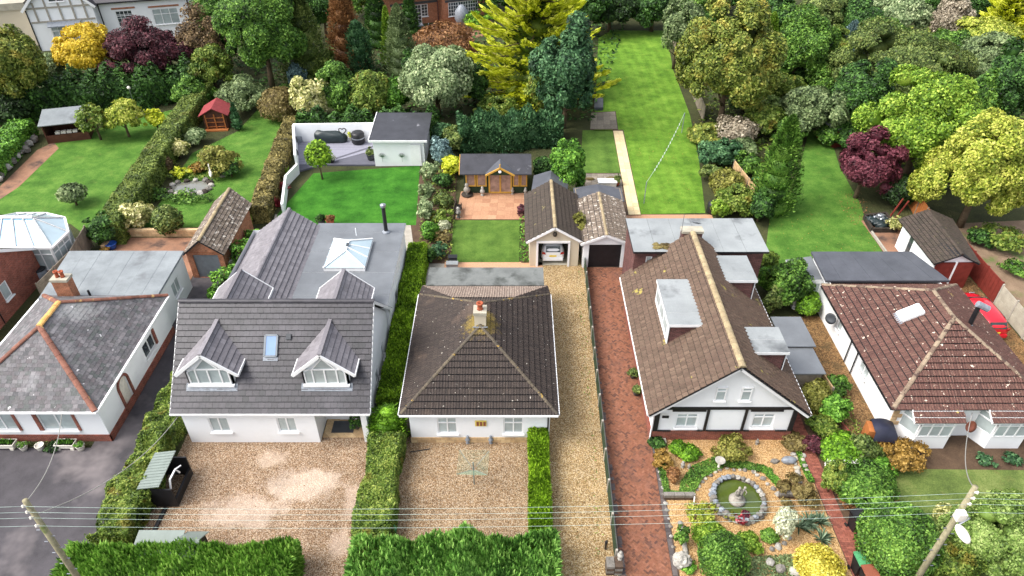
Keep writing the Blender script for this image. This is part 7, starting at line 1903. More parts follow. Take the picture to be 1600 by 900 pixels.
def wheelie_bin(x, y, rz, body, lid, label):
    t = thing('wheelie_bin', label, 'wheelie bin', (x, y, 0), rz, None, local=True)
    m = M(); a, b = .24, .27
    vs = [(-a * .85, -b * .85, .05), (a * .85, -b * .85, .05), (a * .85, b * .7, .05), (-a * .85, b * .7, .05), (-a * 1.2, -b * 1.15, .98), (a * 1.2, -b * 1.15, .98), (a * 1.2, b * 1.15, .98), (-a * 1.2, b * 1.15, .98)]
    m.add(vs, [(0, 3, 2, 1), (4, 5, 6, 7), (0, 1, 5, 4), (1, 2, 6, 5), (2, 3, 7, 6), (3, 0, 4, 7)]); m.box(-a * 1.25, a * 1.25, -b * 1.2, b * 1.2, .93, .98); m.build('body', MT[body], t)
    l = M(); l.ext([(-a * 1.28, -b * 1.28, 1.0), (a * 1.28, -b * 1.28, 1.0), (a * 1.28, b * 1.25, 1.05), (-a * 1.28, b * 1.25, 1.05)], (0, 0, .05)); l.ext([(-a, -b, 1.05), (a, -b, 1.05), (a, b, 1.09), (-a, b, 1.09)], (0, 0, .025)); l.bar((-a, b * 1.42, 1.0), (a, b * 1.42, 1.0), .04, .04); l.build('lid', MT[lid], t)
    for q in (-1, 1):
        w = M(); w.ext([(q * .27, b * .75 + .1 * math.cos(i * math.pi / 6), .1 + .1 * math.sin(i * math.pi / 6)) for i in range(12)], (q * .05, 0, 0)); w.build('wheel', MT['tyre'], t)
    return t


p = at(1333, 825); wheelie_bin(p[0], p[1], .25, 'black', 'black', 'black wheelie bin beside the brick path under the leafy shrub')
p = at(1338, 893); wheelie_bin(p[0], p[1], .1, 'black', 'green_bin', 'black wheelie bin with a green lid at the bottom of the brick path')
p = at(1349, 912); wheelie_bin(p[0], p[1] - .05, .1, 'black', 'brown_bin', 'wheelie bin with a brown lid at the bottom edge of the picture')

# ------------------------------------------------------------------ pots, planters and small garden things
def pot(x, y, r, h, mat, label, plantm=None, pl=.25, name='flower_pot', z=0, kind='tuft', scale=1):
    t = thing(name, label, 'plant pot', (x, y, z), 0, None, local=True)
    M().lathe([(r * .7, 0), (r * .9, h * .5), (r, h * .9), (r * 1.08, h * .92), (r * 1.08, h), (r * .92, h), (r * .9, h * .85)], 16).build('pot', MT[mat], t, True)
    if plantm:
        me = crown_mesh('plant', r * 1.05 * scale, pl, kind, .09 + r * .12, int(abs(x * 31 + y * 17)) + 3, LM[plantm], 1.2); c = link('plant', me, t); c.location = (0, 0, h + pl * .3)
    return t


def trough(x, y, L, w, h, mat, label, plantm):
    t = thing('planter_trough', label, 'planter', (x, y, 0), 0, None, local=True)
    m = M(); m.box(-L / 2, L / 2, -w / 2, w / 2, .14, h); m.box(-L / 2 - .04, L / 2 + .04, -w / 2 - .04, w / 2 + .04, h - .06, h)
    for q in (-1, 1): m.box(q * L * .38 - .09, q * L * .38 + .09, -w / 2 - .02, w / 2 + .02, 0, .16)
    m.build('trough', MT[mat], t)
    g = np.random.default_rng(int(abs(x) * 10)); n = 260; P = np.stack([g.uniform(-L / 2 + .05, L / 2 - .05, n), g.uniform(-w / 2 + .05, w / 2 - .05, n), h + g.uniform(0, .12, n)], 1)
    V, Q = leaf_quads(g, P, np.tile([[0, 0, 1.0]], (n, 1)), .12, .05, 'spray', .9, .3); link('plants', np_mesh('plants', V, Q, None, LM[plantm]), t)
    return t


for x_, w_, l_ in ((10, 1.15, 'long white stone trough of grass green plants at the left edge under the slate bungalow'), (106, .95, 'white stone trough of green plants under the front wall of the slate bungalow')):
    p = at(x_, 699); trough(p[0], p[1], w_, .4, .42, 'pot_white', l_, 'ivy')
for x_, l_, pm in ((39, 'round white pot left of the empty looking white pot', 'green'), (65, 'tilted white pot with bare soil between the two troughs', None), (128, 'small white pot of green plants at the right end of the row', 'ivy')):
    p = at(x_, 702); pot(p[0], p[1], .22, .36, 'pot_white', l_, pm, .12, kind='tuft')
p = at(85, 703); plant(85, 697, 13, 9, 'deep', 'small dark green plant between the white pots and the trough', 'small_plant', 'plant', 'tuft', clear=0)
p = at(176, 388); pot(p[0], p[1], .38, .45, 'blue_pot', 'blue glazed pot on the brown patio', None)
p = at(165, 396); pot(p[0], p[1], .3, .3, 'terracotta', 'terracotta bowl of flowers beside the blue pot', 'orange', .14)
for x_, y_, l_ in ((74, 424, 'rear one'), (68, 436, 'front one')):
    p = at(x_, y_); t = thing('water_butt', f'grey black water butt between the brick house and the grey flat roof, the {l_}', 'water butt', p, 0, None, local=True)
    M().lathe([(.38, 0), (.44, .4), (.42, .85)], 18).build('barrel', MT['lead'], t, True); M().lathe([(.45, .85), (.45, .92), (.3, .97), (.1, .98)], 18).build('lid', MT['black'], t, True)
p = at(553, 684); pot(-8.55, 26.35, .2, .4, 'deep_grey', 'potted palm like plant by the front door of the chalet house', 'deep', .3, z=.07, kind='loose', scale=1.7)
for x_, l_, mm, pm in ((503, 'dark pot with a small clipped plant behind the flat roof of the chalet house', 'black', 'deep'), (517, 'brown potted grass behind the flat roof of the chalet house', 'terracotta', 'rust')):
    p = at(x_, 352); pot(p[0], p[1], .32, .55, mm, l_, pm, .35, kind='loose')
# deck furniture
p = at(519, 222); t = thing('covered_sofa', 'garden seating under a dark green cover on the grey deck', 'garden furniture', (p[0], p[1], .18), 0, None, local=True)
m = M(); v_, f_ = ICO[3]; m.add([(math.copysign(min(abs(q[0]) ** .5, 1), q[0]) * 1.55, math.copysign(abs(q[1]) ** .6, q[1]) * .7, max(0, q[2] + .35) ** .7 * .85 * (1.0 - .25 * q[0]) + .06 * math.sin(q[0] * 9) * math.cos(q[1] * 7)) for q in v_], f_); m.build('cover', MT['teal_cover'], t, True)
p = at(561, 226); t = thing('barbecue', 'round black covered barbecue on the grey deck by the outbuilding', 'barbecue', (p[0], p[1], .18), 0, None, local=True)
M().lathe([(.55, 0), (.62, .15), (.62, .95), (.5, 1.1), (.3, 1.12)], 18).build('cover', MT['black'], t, True); M().lathe([(.63, .55), (.64, .6), (.63, .65)], 18).build('band', MT['steel'], t)
p = at(549, 221); pot(p[0], p[1], .3, .4, 'pot_white', 'white pot of straw coloured grass between the covered seating and the barbecue', 'golden', .5, z=.18, kind='loose')
p = at(580, 252); pot(p[0], p[1], .36, .6, 'deep_grey', 'dark square planter by the corner of the outbuilding', 'olive', .35, z=.18, kind='loose')
p = at(519, 256); pot(p[0], p[1], .3, .35, 'black', 'black pot of pale flowers at the front edge of the grey deck', 'white_flower', .3, z=.16, kind='loose')
p = at(484, 221); t = thing('corner_seat', 'grey built in corner seat on the deck against the white wall', 'seat', (p[0], p[1], .18), -.05, None, local=True)
m = M(); m.box(-1.0, 1.0, .25, .75, 0, .5); m.box(-1.0, -.55, -.75, .25, 0, .5); m.build('base', MT['lead'], t); m = M(); m.box(-.55, .9, .3, .7, .5, .6); m.build('cushion', MT['deep_grey'], t); M().box(-1, 1, .7, .8, .5, .95).build('backrest', MT['lead'], t)
for i_, y_ in enumerate((60.2, 57.6)):
    xw = -18.95 - (y_ - 55.6) * .27 + .34
    t = thing('wall_lantern', f'dark metal wall ornament on the inner face of the left deck wall, the {"far" if i_ == 0 else "near"} one', 'ornament', (xw, y_, 1.1))
    M().tube([(xw, y_ - .2, .95), (xw, y_, 1.35), (xw, y_ + .2, .95)], .035, 5).box(xw - .05, xw + .05, y_ - .12, y_ + .12, .8, 1.05).build('metal', MT['deep_grey'], t)
# summerhouse terrace
def urn(x, y, s, mat, label, z=.05, name='garden_statue', cat='statue'):
    t = thing(name, label, cat, (x, y, z), 0, None, local=True)
    M().lathe([(.2 * s, 0), (.2 * s, .08 * s), (.1 * s, .14 * s), (.1 * s, .2 * s), (.24 * s, .4 * s), (.26 * s, .55 * s), (.15 * s, .72 * s), (.12 * s, .76 * s), (.15 * s, .86 * s), (.13 * s, .98 * s), (.04 * s, 1.04 * s)], 14).build('figure', MT[mat], t, True)
    return t
p = at(730, 306); urn(p[0], p[1], 1.1, 'statue', 'grey stone figure on a bowl at the left front of the summerhouse'); M().lathe([(.42, 0), (.5, .1), (.46, .16)], 16, (p[0], p[1], .05)).build('stone_bowl', MT['wood_dark'], None, True, label='dark shallow bowl under the grey stone figure', cat='bowl')
p = at(754, 306); urn(p[0], p[1], .8, 'stone_white', 'white stone figure beside the summerhouse double doors')
p = at(801, 304); urn(p[0], p[1], .6, 'statue', 'small grey ornament right of the summerhouse double doors')
p = at(821, 304); urn(p[0], p[1], .6, 'stone_white', 'small white ornament at the right corner of the summerhouse')
p = at(716, 335); t = thing('garden_bench', 'dark metal garden bench at the left edge of the terracotta patio', 'bench', (p[0], p[1], .05), 1.5, None, local=True)
M().box(-.75, .75, -.22, .22, .4, .45).build('seat', MT['wood_dark'], t); M().box(-.75, .75, .2, .25, .55, .95).build('backrest', MT['wood_dark'], t)
for a in (-.7, .7):
    for b in (-.18, .2): M().box(a - .03, a + .03, b - .03, b + .03, 0, .62 if b < 0 else .95).build('leg', MT['black'], t)
urn(p[0] + .05, p[1] - .5, .9, 'stone_white', 'white round headed statue next to the dark bench')
p = at(708, 412); t = thing('storage_box', 'small black box at the lower left corner of the square lawn', 'box', (p[0], p[1], 0)); M().box(p[0] - .3, p[0] + .3, p[1] - .2, p[1] + .2, 0, .6).build('body', MT['deep_grey'], t); M().box(p[0] - .33, p[0] + .33, p[1] - .23, p[1] + .23, .6, .66).build('lid', MT['black'], t)
p = at(707, 421); t = thing('storage_box', 'pale grey box beside the rear roof of the middle bungalow', 'box', (p[0], p[1], 0)); M().box(p[0] - .4, p[0] + .4, p[1] - .2, p[1] + .2, 0, .55).build('body', MT['lead'], t); M().box(p[0] - .43, p[0] + .43, p[1] - .23, p[1] + .23, .55, .6).build('lid', MT['felt_h4'], t)
p = at(948, 292); t = thing('storage_box', 'white lidded box on the grey slab patio', 'box', (p[0], p[1], .05)); M().box(p[0] - .75, p[0] + .75, p[1] - .35, p[1] + .35, .05, .55).build('body', MT['pot_white'], t); M().box(p[0] - .8, p[0] + .8, p[1] - .4, p[1] + .4, .55, .62).build('lid', MT['white_trim'], t)
p = at(963, 290); pot(p[0], p[1], .3, .4, 'terracotta', 'potted green shrub on the grey slab patio', 'olive', .4, z=.05, kind='round')
for x_, y_, l_ in ((922, 281, 'left'), (954, 280, 'right')):
    p = at(x_, y_); M().blob((p[0], p[1], .1), (.45, .22, .1), int(x_), .25).build('dead_plant', LM['heather'], None, label=f'flat patch of dead brown plant on the grey slab patio, the {l_} one', cat='plant')
# long lawn: washing line, black mat and paved square
t = thing('washing_line', 'washing line of pale pegs hung over the long lawn', 'washing line', (*at(1020, 250)[:2], 0))
A_, B_ = Vector((*at(1065, 208)[:2], 2.1)), Vector((*at(1006, 318)[:2], 2.0))
for q in (A_, B_): M().tube([(q.x, q.y, 0), tuple(q)], .035, 6).build('post', MT['lead'], t)
cb = M(); P_ = [A_.lerp(B_, i / 20) - Vector((0, 0, .5 * 4 * (i / 20) * (1 - i / 20))) for i in range(21)]; cb.tube(P_, .015, 4); cb.build('line', MT['wire'], t)
for i in range(3, 17): M().box(P_[i].x - .03, P_[i].x + .03, P_[i].y - .03, P_[i].y + .03, P_[i].z - .1, P_[i].z + .06).build('peg', MT['white_trim'], t)
q_ = px((928, 173), (942, 173), (942, 156), (929, 156)); M().prism(q_, .02, .35).build('low_cover', MT['felt_dark'], None, label='black square cover at the edge of the long lawn behind the blue green conifer', cat='cover')
ps = sheet('paved_square', px((922, 203), (966, 203), (962, 174), (924, 176)), 'grout', 6); paving(ps, px((922, 202), (965, 202), (961, 175), (924, 177)), 4, 4, MT['grey_slab'], z=.05)
# boat and barrow by the tan fence
p = at(1155, 248); t = thing('dinghy', 'pale blue white upturned dinghy behind the tan fence', 'boat', (p[0], p[1], 0), .45, None, local=True)
m = M(); S_ = [(-1.5, .55, .35), (-.8, .68, .5), (0, .7, .55), (.8, .5, .5), (1.3, .22, .4), (1.55, .03, .3)]; K = 7
for y_, w_, h_ in S_:
    for k in range(K): a = math.pi * k / (K - 1); m.v.append((w_ * math.cos(a), y_, .1 + h_ * math.sin(a)))
for i in range(len(S_) - 1):
    for k in range(K - 1): m.f.append((i * K + k, i * K + k + 1, (i + 1) * K + k + 1, (i + 1) * K + k))
m.f.append(tuple(range(K))); m.build('hull', MT['boat'], t, True); M().bar((0, -1.5, .5), (0, 1.2, .6), .05, .08).build('keel', MT['white_trim'], t)
p = at(1184, 290); t = thing('wheelbarrow', 'green and red garden barrow beside the dark cone shaped conifer', 'wheelbarrow', (p[0], p[1], 0), .8, None, local=True)
m = M(); m.add([(-.25, -.35, .35), (.25, -.35, .35), (.2, .35, .3), (-.2, .35, .3), (-.38, -.5, .65), (.38, -.5, .65), (.34, .55, .62), (-.34, .55, .62)], [(0, 3, 2, 1), (0, 1, 5, 4), (1, 2, 6, 5), (2, 3, 7, 6), (3, 0, 4, 7)]); m.build('tray', MT['green_bin'], t)
for q in (-1, 1): M().tube([(q * .1, .75, .2), (q * .28, -.3, .34), (q * .3, -1.0, .6)], .025, 6).build('handle', MT['wood_red'], t)
M().ext([(-.05, .75 + .18 * math.cos(a * math.pi / 6), .18 + .18 * math.sin(a * math.pi / 6)) for a in range(12)], (.1, 0, 0)).build('wheel', MT['tyre'], t)
p = at(1112, 332); t = thing('covered_barbecue', 'black covered barbecue at the lower right corner of the long lawn', 'barbecue', (*p[:2], 0), 0, None, local=True)
M().lathe([(.42, 0), (.48, .1), (.45, .8), (.3, 1.0), (.05, 1.02)], 14).build('cover', MT['black'], t, True)


def stone(m_parent, x, y, z, r, mat, seed, flat=.7):
    m = M(); m.blob((x, y, z), (r * rnd.uniform(.85, 1.2), r * rnd.uniform(.75, 1.05), r * flat), seed, .2, 1)
    return m.build('stone', MT[mat], m_parent)


def stones_along(name, label, pts, step, r, mats, cat='stone edging', z=0, jit=.05, flat=.7):
    t = thing(name, label, cat, (*pts[0][:2], 0)); k = 0
    for a, b in zip(pts, pts[1:]):
        a, b = Vector((*a[:2], 0)), Vector((*b[:2], 0)); n = max(1, int((b - a).length / step))
        for i in range(n):
            q = a.lerp(b, (i + .5) / n); k += 1
            stone(t, q.x + rnd.uniform(-jit, jit), q.y + rnd.uniform(-jit, jit), z + r * flat * .6, r * rnd.uniform(.75, 1.25), mats[k % len(mats)], k * 3 + int(abs(q.x) * 7), flat)
    return t


# rockery at the left edge
rk = stones_along('rockery', 'rough grey stone rockery beside the brown garden path at the left edge', [at(-10, 290), at(20, 255), at(48, 228), at(60, 215)], .34, .34, ['stone_grey', 'stone_grey', 'stone_white'], 'rockery', .12, .3, .9)
stones_along('rockery', 'upper course of grey stones against the clipped hedge at the left edge', [at(-14, 272), at(14, 244), at(44, 216)], .45, .34, ['stone_grey', 'stone_white'], 'rockery', .4, .3, .9)
# pond in the second garden
pw = [at(*q)[:2] for q in ((262, 300), (272, 287), (300, 283), (328, 284), (330, 294), (318, 304), (285, 305))]
o = M().prism(pw, -.02, .03).build('garden_pond', MT['water_dark'], None); o['kind'] = 'structure'
stones_along('pond_stones', 'dark and pale stones round the garden pond in the second garden', [(*q, 0) for q in pw + pw[:1]], .55, .26, ['stone_grey', 'wood_dark', 'stone_white'], 'stone edging')
p = at(333, 285); t = thing('heron_statue', 'white heron statue standing at the right end of the garden pond', 'statue', (p[0], p[1], 0), .3, None, local=True)
m = M(); m.tube([(0, -.45, .75), (0, -.2, .8), (0, .1, .9), (0, .2, 1.1), (0, .12, 1.35), (0, .2, 1.55), (0, .32, 1.58), (0, .62, 1.52)], [.03, .13, .16, .08, .05, .06, .05, .01], 8); m.build('body', MT['pot_white'], t, True)
for q in (-.05, .05): M().tube([(q, 0, .8), (q, -.02, .4), (q, .02, 0)], .02, 5).build('leg', MT['steel'], t)
p = at(348, 276); M().blob((p[0], p[1], .2), (.4, .3, .25), 3, .15).build('pale_boulder', MT['stone_white'], None, label='pale boulder right of the heron statue by the garden pond', cat='boulder')
p = at(215, 178); t = thing('garden_lamp', 'thin garden lamp post at the back of the left lawn', 'lamp post', (p[0], p[1], 0)); M().tube([(p[0], p[1], 0), (p[0], p[1], 2.6)], .04, 6).build('post', MT['steel'], t); M().lathe([(.05, 2.6), (.16, 2.68), (.16, 2.85), (.05, 2.92)], 10, (p[0], p[1], 0)).build('lamp', MT['pot_white'], t, True)
# patio of the brick house at the back
p = at(722, 40); t = thing('covered_parasol', 'grey covered parasol standing by the brick house', 'parasol', (p[0], p[1], 0), 0, None, local=True); M().lathe([(.5, 0), (.95, .9), (.9, 1.9), (.35, 2.6), (.05, 2.75)], 14).build('cover', MT['lead'], t, True)
p = at(735, 42); t = thing('storage_box', 'grey storage box beside the covered parasol at the brick house', 'box', (p[0], p[1], 0)); M().box(p[0] - .6, p[0] + .6, p[1] - .4, p[1] + .4, 0, 1.1).build('body', MT['lead'], t)
p = at(652, 48); t = thing('patio_table', 'grey patio table with chairs on the terrace of the brick house', 'table', (p[0], p[1], 0), .3, None, local=True); M().box(-.8, .8, -.5, .5, .7, .76).build('tabletop', MT['lead'], t)
for a in (-.7, .7):
    for b in (-.4, .4): M().box(a - .04, a + .04, b - .04, b + .04, 0, .7).build('leg', MT['steel'], t)
for i_, (a, b, r_) in enumerate(((-.4, -.95, 0), (.45, -.95, 0), (1.25, 0, 1.57))):
    c_ = thing('patio_chair', f'grey patio chair at the table by the brick house, {["near left", "near right", "end"][i_]} one', 'chair', (p[0] + a, p[1] + b, 0), r_, None, local=True)
    M().box(-.28, .28, -.25, .25, .4, .46).build('seat', MT['lead'], c_); M().box(-.28, .28, -.3, -.25, .46, .95).build('backrest', MT['lead'], c_)
    for u in (-.24, .24):
        for w in (-.22, .22): M().box(u - .02, u + .02, w - .02, w + .02, 0, .4).build('leg', MT['steel'], c_)

# ------------------------------------------------------------------ right back garden
bx = [at(*q)[:2] for q in ((1349, 342), (1361, 363), (1400, 363), (1382, 338))]
t = thing('raised_pond', 'black edged square bed filled with shiny black covers at the right lawn', 'raised bed', (*bx[0], 0)); m = M()
for a, b in zip(bx, bx[1:] + bx[:1]): m.bar((*a, .2), (*b, .2), .16, .4)
m.build('edge', MT['wood_dark'], t)
cx_, cy_ = sum(q[0] for q in bx) / 4, sum(q[1] for q in bx) / 4
for i in range(9):
    M().blob((cx_ + rnd.uniform(-.8, .8), cy_ + rnd.uniform(-.7, .7), .35), (.42, .32, .28), i * 5, .3, 2).build('cover', MT['teal_cover'] if i % 4 else MT['steel'], t, True)
for x_, l_, h_ in ((1388, 'left', 1.9), (1398, 'right', 1.7)):
    p = at(x_, 342); M().tube([(p[0], p[1], 0), (p[0] + .5, p[1] - .1, h_)], .07, 6).build('garden_post', MT['wood_red'], None, label=f'leaning red timber post by the black covered bed, the {l_} one', cat='post')
ed = M(); e0, e1 = at(1361, 364), at(1384, 396); ed.bar((*e0[:2], .1), (*e1[:2], .1), .14, .2); ed.build('bed_edging', MT['kerb'], None, label='pale kerb between the right lawn and the brown bed', cat='edging')
plant(1400, 350, 12, 12, 'variegated', 'pale leaved plant beside the black covers', 'shrub', 'shrub', 'loose', clear=.1)
plant(1428, 345, 12, 9, 'olive', 'low olive plant at the foot of the orange fence panel', 'shrub', 'shrub', 'tuft', clear=0)
# navy cover and wood store at the front corner of the bay windowed bungalow
p0_, p1_ = (19.0, 25.55), (20.6, 25.75)
t = thing('covered_store', 'store under a navy cover with an orange timber side by the bay windowed bungalow', 'store', (19.3, 25.0, 0))
M().ext([(18.7, 24.9, 0), (20.1, 24.75, 0), (20.1, 24.75, 1.2), (18.7, 24.9, 1.45)], (.15, .75, 0)).build('boards', MT['wood_orange'], t)
m = M(); P_ = []
for k in range(9):
    a = k / 8; P_.append((18.95 + 1.25 * a, 0, 1.5 + .18 * math.sin(a * math.pi) - .25 * a))
for q in P_: m.v += [(q[0] - .05, 24.6, q[2] * .55 + .1), (q[0], 24.75, q[2]), (q[0] + .1, 25.65, q[2] + .05), (q[0] + .1, 25.72, q[2] * .6)]
for k in range(8):
    for j in range(3): m.f.append((k * 4 + j, k * 4 + 4 + j, k * 4 + 5 + j, k * 4 + 1 + j))
m.build('cover', MT['navy'], t, True)
p = at(1587, 660); pot(28.15, 25.2, .18, .4, 'red_flower', 'small red pot at the right end of the second bay window', None)
p = at(1582, 690); m = M()
for k in range(24): 
    pass
m.tube([(p[0] + .22 * math.cos(k * .55), p[1] + .22 * math.sin(k * .55), .06 + .006 * k) for k in range(30)], .025, 5); m.build('coiled_hose', MT['kerb'], None, label='coiled pale hose on the soil under the second bay window', cat='hose')
e_ = [at(1352, 648), at(1368, 722)]; M().bar((19.55, 26.3, .1), (19.75, 23.5, .1), .12, .2).build('bed_edging', MT['kerb'], None, label='pale kerb between the shrub border and the front lawn', cat='edging')
M().bar((18.4, 26.0, .12), (17.9, 28.0, .12), .1, .24).build('bed_edging', MT['brick'], None, label='red brick edging beside the side path of the bay windowed bungalow', cat='edging')

# ------------------------------------------------------------------ front garden of the timbered bungalow
c_ = at(1152, 783); RX, RY = 1.18, 1.22
t = thing('round_pond', 'round stone edged pond with green water in the front garden', 'pond', (c_[0], c_[1], 0), 0, None, local=True)
M().lathe([(RX * 1.1, .03), (RX * 1.1, .2), (RX * 1.0, .2), (RX * .99, .1)], 40).build('pond_wall', MT['grout'], t)
M().lathe([(RX * 1.0, .0), (RX * 1.0, .16), (.01, .165)], 40).build('water', MT['water_green'], t)
k = 0
for rr_, zz, st, sc in ((1.07, .12, .26, .15), (1.03, .32, .24, .14)):
    n = int(2 * math.pi * RX * rr_ / st)
    for i in range(n):
        a = 2 * math.pi * (i + .5 * (zz > .2)) / n; k += 1
        m = M(); r = sc * rnd.uniform(.8, 1.2); m.blob((RX * rr_ * math.cos(a), RY * rr_ * math.sin(a), zz), (r, r * .9, r * .75), k * 11, .25, 1); m.build('stone', MT[['stone_grey', 'stone_white', 'stone_grey', 'stone_grey', 'lead'][rnd.randrange(5)]], t)
st_ = at(1150, 786); t = thing('fountain_statue', 'stone fountain statue of children on a plinth in the round pond', 'statue', (st_[0], st_[1] - .0, .14), 0, None, local=True)
M().lathe([(.34, 0), (.4, .05), (.4, .18), (.3, .26), (.2, .34), (.17, .42), (.22, .5)], 18).build('plinth', MT['statue'], t, True)
def figure(x, y, s, tilt, name):
    m = M(); m.tube([(x, y, .48), (x, y, .6), (x + tilt * .4, y, .78), (x + tilt * .7, y, .9), (x + tilt, y, .96)], [.1 * s, .12 * s, .1 * s, .07 * s, .04 * s], 8)
    v_, f_ = ICO[2]; m.add([(x + tilt * 1.1 + q[0] * .075 * s, y + q[1] * .08 * s, 1.04 + q[2] * .09 * s) for q in v_], f_)
    for q in (-1, 1): m.tube([(x + tilt * .6 + q * .08, y, .86), (x + tilt * .6 + q * .17, y - .06, .76), (x + tilt * .6 + q * .1, y - .15, .7)], [.04, .032, .025], 6)
    m.build(name, MT['statue'], t, True)
figure(-.08, 0, 1, .04, 'figure'); figure(.12, .03, .85, .1, 'figure')
# lilies and red plants in the water
p = at(1163, 809); pot(p[0], p[1], .2, .2, 'red_flower', 'cluster of dark red plants at the near side of the round pond', 'acer', .1, name='pond_plant', z=.12)
p = at(1147, 811); plant(1158, 812, 9, 5, 'cordyline', 'low red leaved plant beside the dark red cluster in the pond', 'pond_plant', 'plant', 'tuft', clear=.2)
plant(1142, 806, 8, 7, 'bronze', 'olive water plant at the near left of the round pond', 'pond_plant', 'plant', 'tuft', clear=.2)
p = at(1122, 732); t = thing('bird_bath', 'white bird bath in the dark groundcover', 'bird bath', (p[0], p[1], 0), 0, None, local=True); M().lathe([(.16, 0), (.15, .06), (.06, .12), (.055, .5), (.1, .56)], 14).build('pedestal', MT['pot_white'], t, True); M().lathe([(.08, .56), (.24, .62), (.27, .68), (.24, .68), (.1, .63), (.01, .62)], 18).build('bowl', MT['stone_white'], t, True)
p = at(1066, 730); urn(p[0], p[1], .45, 'stone_white', 'small white figure in the left gravel bed', 0); p = at(1076, 732); urn(p[0], p[1], .35, 'statue', 'smaller grey figure beside the white figure in the left bed', 0)
p = at(1056, 746); urn(p[0], p[1], .5, 'stone_white', 'white ornament beside the dark green pot in the left bed', 0); p = at(1049, 746); pot(p[0], p[1], .17, .3, 'green_fence', 'dark green pot in the left gravel bed', 'deep', .15)
p = at(1232, 722); M().blob((p[0], p[1], .15), (.4, .22, .2), 9, .12, 2).build('grey_boulder', MT['lead'], None, True, label='smooth dark grey boulder on the sandy gravel right of the pond', cat='boulder')
p = at(1210, 722); M().blob((p[0], p[1], .08), (.25, .15, .1), 19, .2, 1).build('small_boulder', MT['stone_grey'], None, label='small flat stone left of the smooth dark boulder', cat='boulder')
p = at(1065, 882); M().blob((p[0], p[1], .3), (.42, .36, .42), 29, .22, 2).build('white_boulder', MT['stone_white'], None, label='large white boulder at the bottom corner by the brick drive', cat='boulder')
p = at(1182, 694); urn(p[0], p[1], .4, 'statue', 'small grey ornament in front of the brick plinth', 0)
M().box(7.75, 8.3, 25.2, 25.5, 0, .22).build('stone_block', MT['kerb'], None, label='pale stone block at the left end of the brick plinth', cat='block')
stones_along('stone_edging', 'stones edging the groundcover on the inner side of the pond path', [at(1082, 776), at(1098, 750), at(1130, 733), at(1170, 736), at(1186, 740)], .3, .1, ['stone_grey', 'concrete'])
stones_along('stone_edging', 'curved pale stone edging right of the round pond', [at(1172, 736), at(1196, 752), at(1210, 768), at(1216, 776), at(1232, 776)], .26, .13, ['stone_white', 'stone_grey'])
stones_along('stone_edging', 'pale stones along the left edge of the planting strip by the brick path', [at(1236, 700), at(1252, 757)], .28, .13, ['stone_white', 'concrete'])
stones_along('stone_edging', 'pale stones between the planting strip and the brick path', [at(1249, 700), at(1268, 756)], .3, .12, ['stone_white', 'concrete'])
stones_along('stone_edging', 'curved white stones round the bed with the pale feathery shrub', [at(1200, 862), at(1222, 852), at(1236, 838)], .3, .15, ['stone_white', 'stone_grey'])
stones_along('stone_edging', 'pale stones along the edge of the red brick drive', [at(1024, 712), at(1036, 768), at(1048, 830), at(1055, 880)], .42, .1, ['stone_grey', 'stone_white'])
stones_along('rockery', 'low grey rock pile at the bottom edge of the front garden', [at(1200, 885), at(1225, 892), at(1245, 902)], .34, .24, ['stone_grey', 'stone_white'], 'rockery', .08, .2)
for pts, l_ in (((at(1036, 779), at(1084, 779)), 'low dark stone wall left of the pond path'), ((at(1216, 777), at(1273, 777)), 'low dark stone wall right of the pond path')):
    a, b = [Vector((*q[:2], 0)) for q in pts]; t = thing('low_wall', l_, 'wall', tuple(a.lerp(b, .5)), 0)
    n = max(2, int((b - a).length / .42))
    for i in range(n):
        for j in range(2):
            u, w = a.lerp(b, (i + .02) / n), a.lerp(b, (i + .98) / n); M().bar(u + Vector((0, 0, .1 + .2 * j)), w + Vector((0, 0, .1 + .2 * j)), .2 + .02 * j, .19).build('stone_block', MT['grout'] if j == 0 else MT['stone_grey'], t)
lw, lb_ = at(1062, 818), at(1071, 866); t = thing('log_edging', 'white weathered log edging beside the yellow leaved shrub', 'edging', (*lw[:2], 0)); M().tube([(*lw[:2], .12), (*lb_[:2], .12)], .12, 10).build('log', MT['stone_white'], t, True)
M().bar((at(1084, 779)[0], at(1084, 779)[1], .35), (at(1083, 792)[0], at(1083, 792)[1], .1), .05, .05).build('white_stake', MT['white_trim'], None, label='short white stake at the end of the low stone wall', cat='stake')
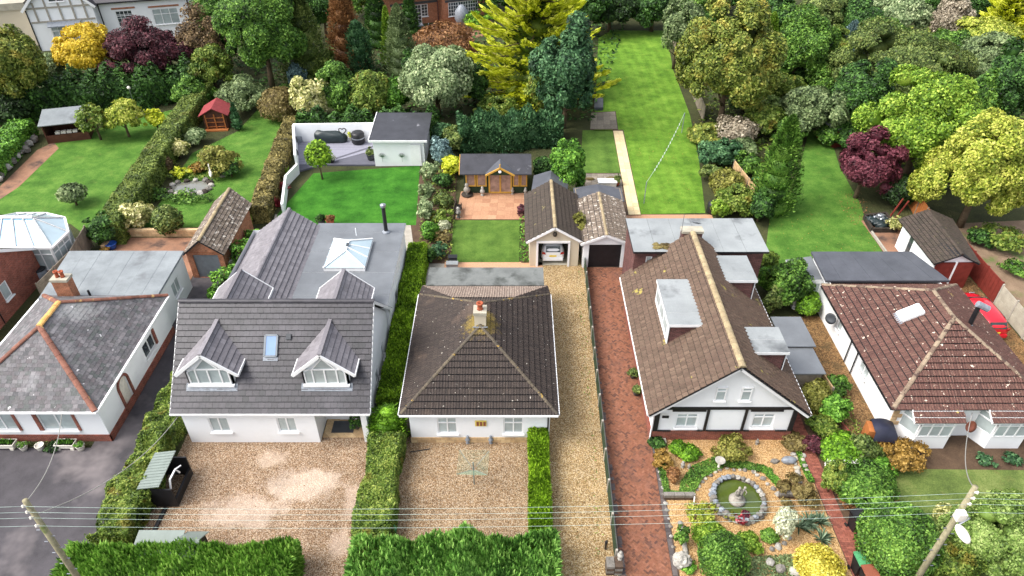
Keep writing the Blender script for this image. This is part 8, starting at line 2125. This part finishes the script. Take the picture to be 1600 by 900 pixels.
# gate pier group at the bottom of the drives
p = at(958, 890); t = thing('gate_pier', 'grey stone gate pier at the foot of the low green fence', 'pier', (p[0], p[1], 0)); k = 0
for j in range(4):
    for i in range(2): M().box(p[0] - .36 + i * .37, p[0] - .01 + i * .37, p[1] - .3, p[1] + .22, j * .18, j * .18 + .17).build('stone_block', MT['stone_grey'] if (i + j) % 2 else MT['grout'], t)
urn(p[0] + .25, p[1] + .1, .55, 'stone_white', 'white ornament on the grey gate pier', .72)
M().lathe([(.05, 0), (.07, .5), (.07, .62), (.02, .68)], 8, (at(946, 858)[0], at(946, 858)[1], 0)).build('bollard', MT['black'], None, True, label='short black post beside the foot of the low green fence', cat='post')

# ------------------------------------------------------------------ forecourt of the middle bungalow
p = at(741, 757); t = thing('rotary_dryer', 'rotary clothes line with pale green cords on the gravel forecourt', 'clothes line', (p[0], p[1], 0), .35, None, local=True)
M().tube([(0, 0, 0), (0, 0, 1.75)], .03, 8).build('post', MT['green_metal'], t)
tips = [(1.05 * math.cos(a), 1.05 * math.sin(a), 1.75) for a in (0.4, 1.97, 3.54, 5.11)]
for q in tips: M().tube([(0, 0, 1.2), q], .016, 5).build('arm', MT['green_metal'], t)
m = M()
for s in [.25 + .075 * i for i in range(11)]:
    for i in range(4): m.tube([tuple(c * s if k < 2 else 1.2 + .55 * s for k, c in enumerate(tips[i])), tuple(c * s if k < 2 else 1.2 + .55 * s for k, c in enumerate(tips[(i + 1) % 4]))], .005, 4)
tagp(m.build('cords', MT['net'], t), kind='stuff')
for x_, l_ in ((731, 'left'), (767, 'right')): p = at(x_, 692); urn(p[0], p[1], .55, 'lead', f'small grey urn in front of the middle bungalow, the {l_} one of two', 0, 'garden_urn', 'urn')
a_, b_ = at(640, 707), at(672, 702); M().tube([(*a_[:2], .03), (*b_[:2], .03)], .03, 6).build('garden_hose', MT['black'], None, label='short black hose lying on the forecourt gravel near the wooden gate', cat='hose')
p = at(616, 832); urn(p[0], p[1], .6, 'blue_pot' if False else 'green_bin', 'pale green watering can shaped pot at the end of the yellow green hedge', 0, 'garden_pot', 'pot')
for y_, l_ in ((30.3, 'far'), (28.9, 'near')): pot(7.2, y_, .2, .3, 'deep_grey', f'potted fern like plant against the side wall of the timbered bungalow, the {l_} one', 'olive', .3, kind='loose', scale=1.4, z=.03)
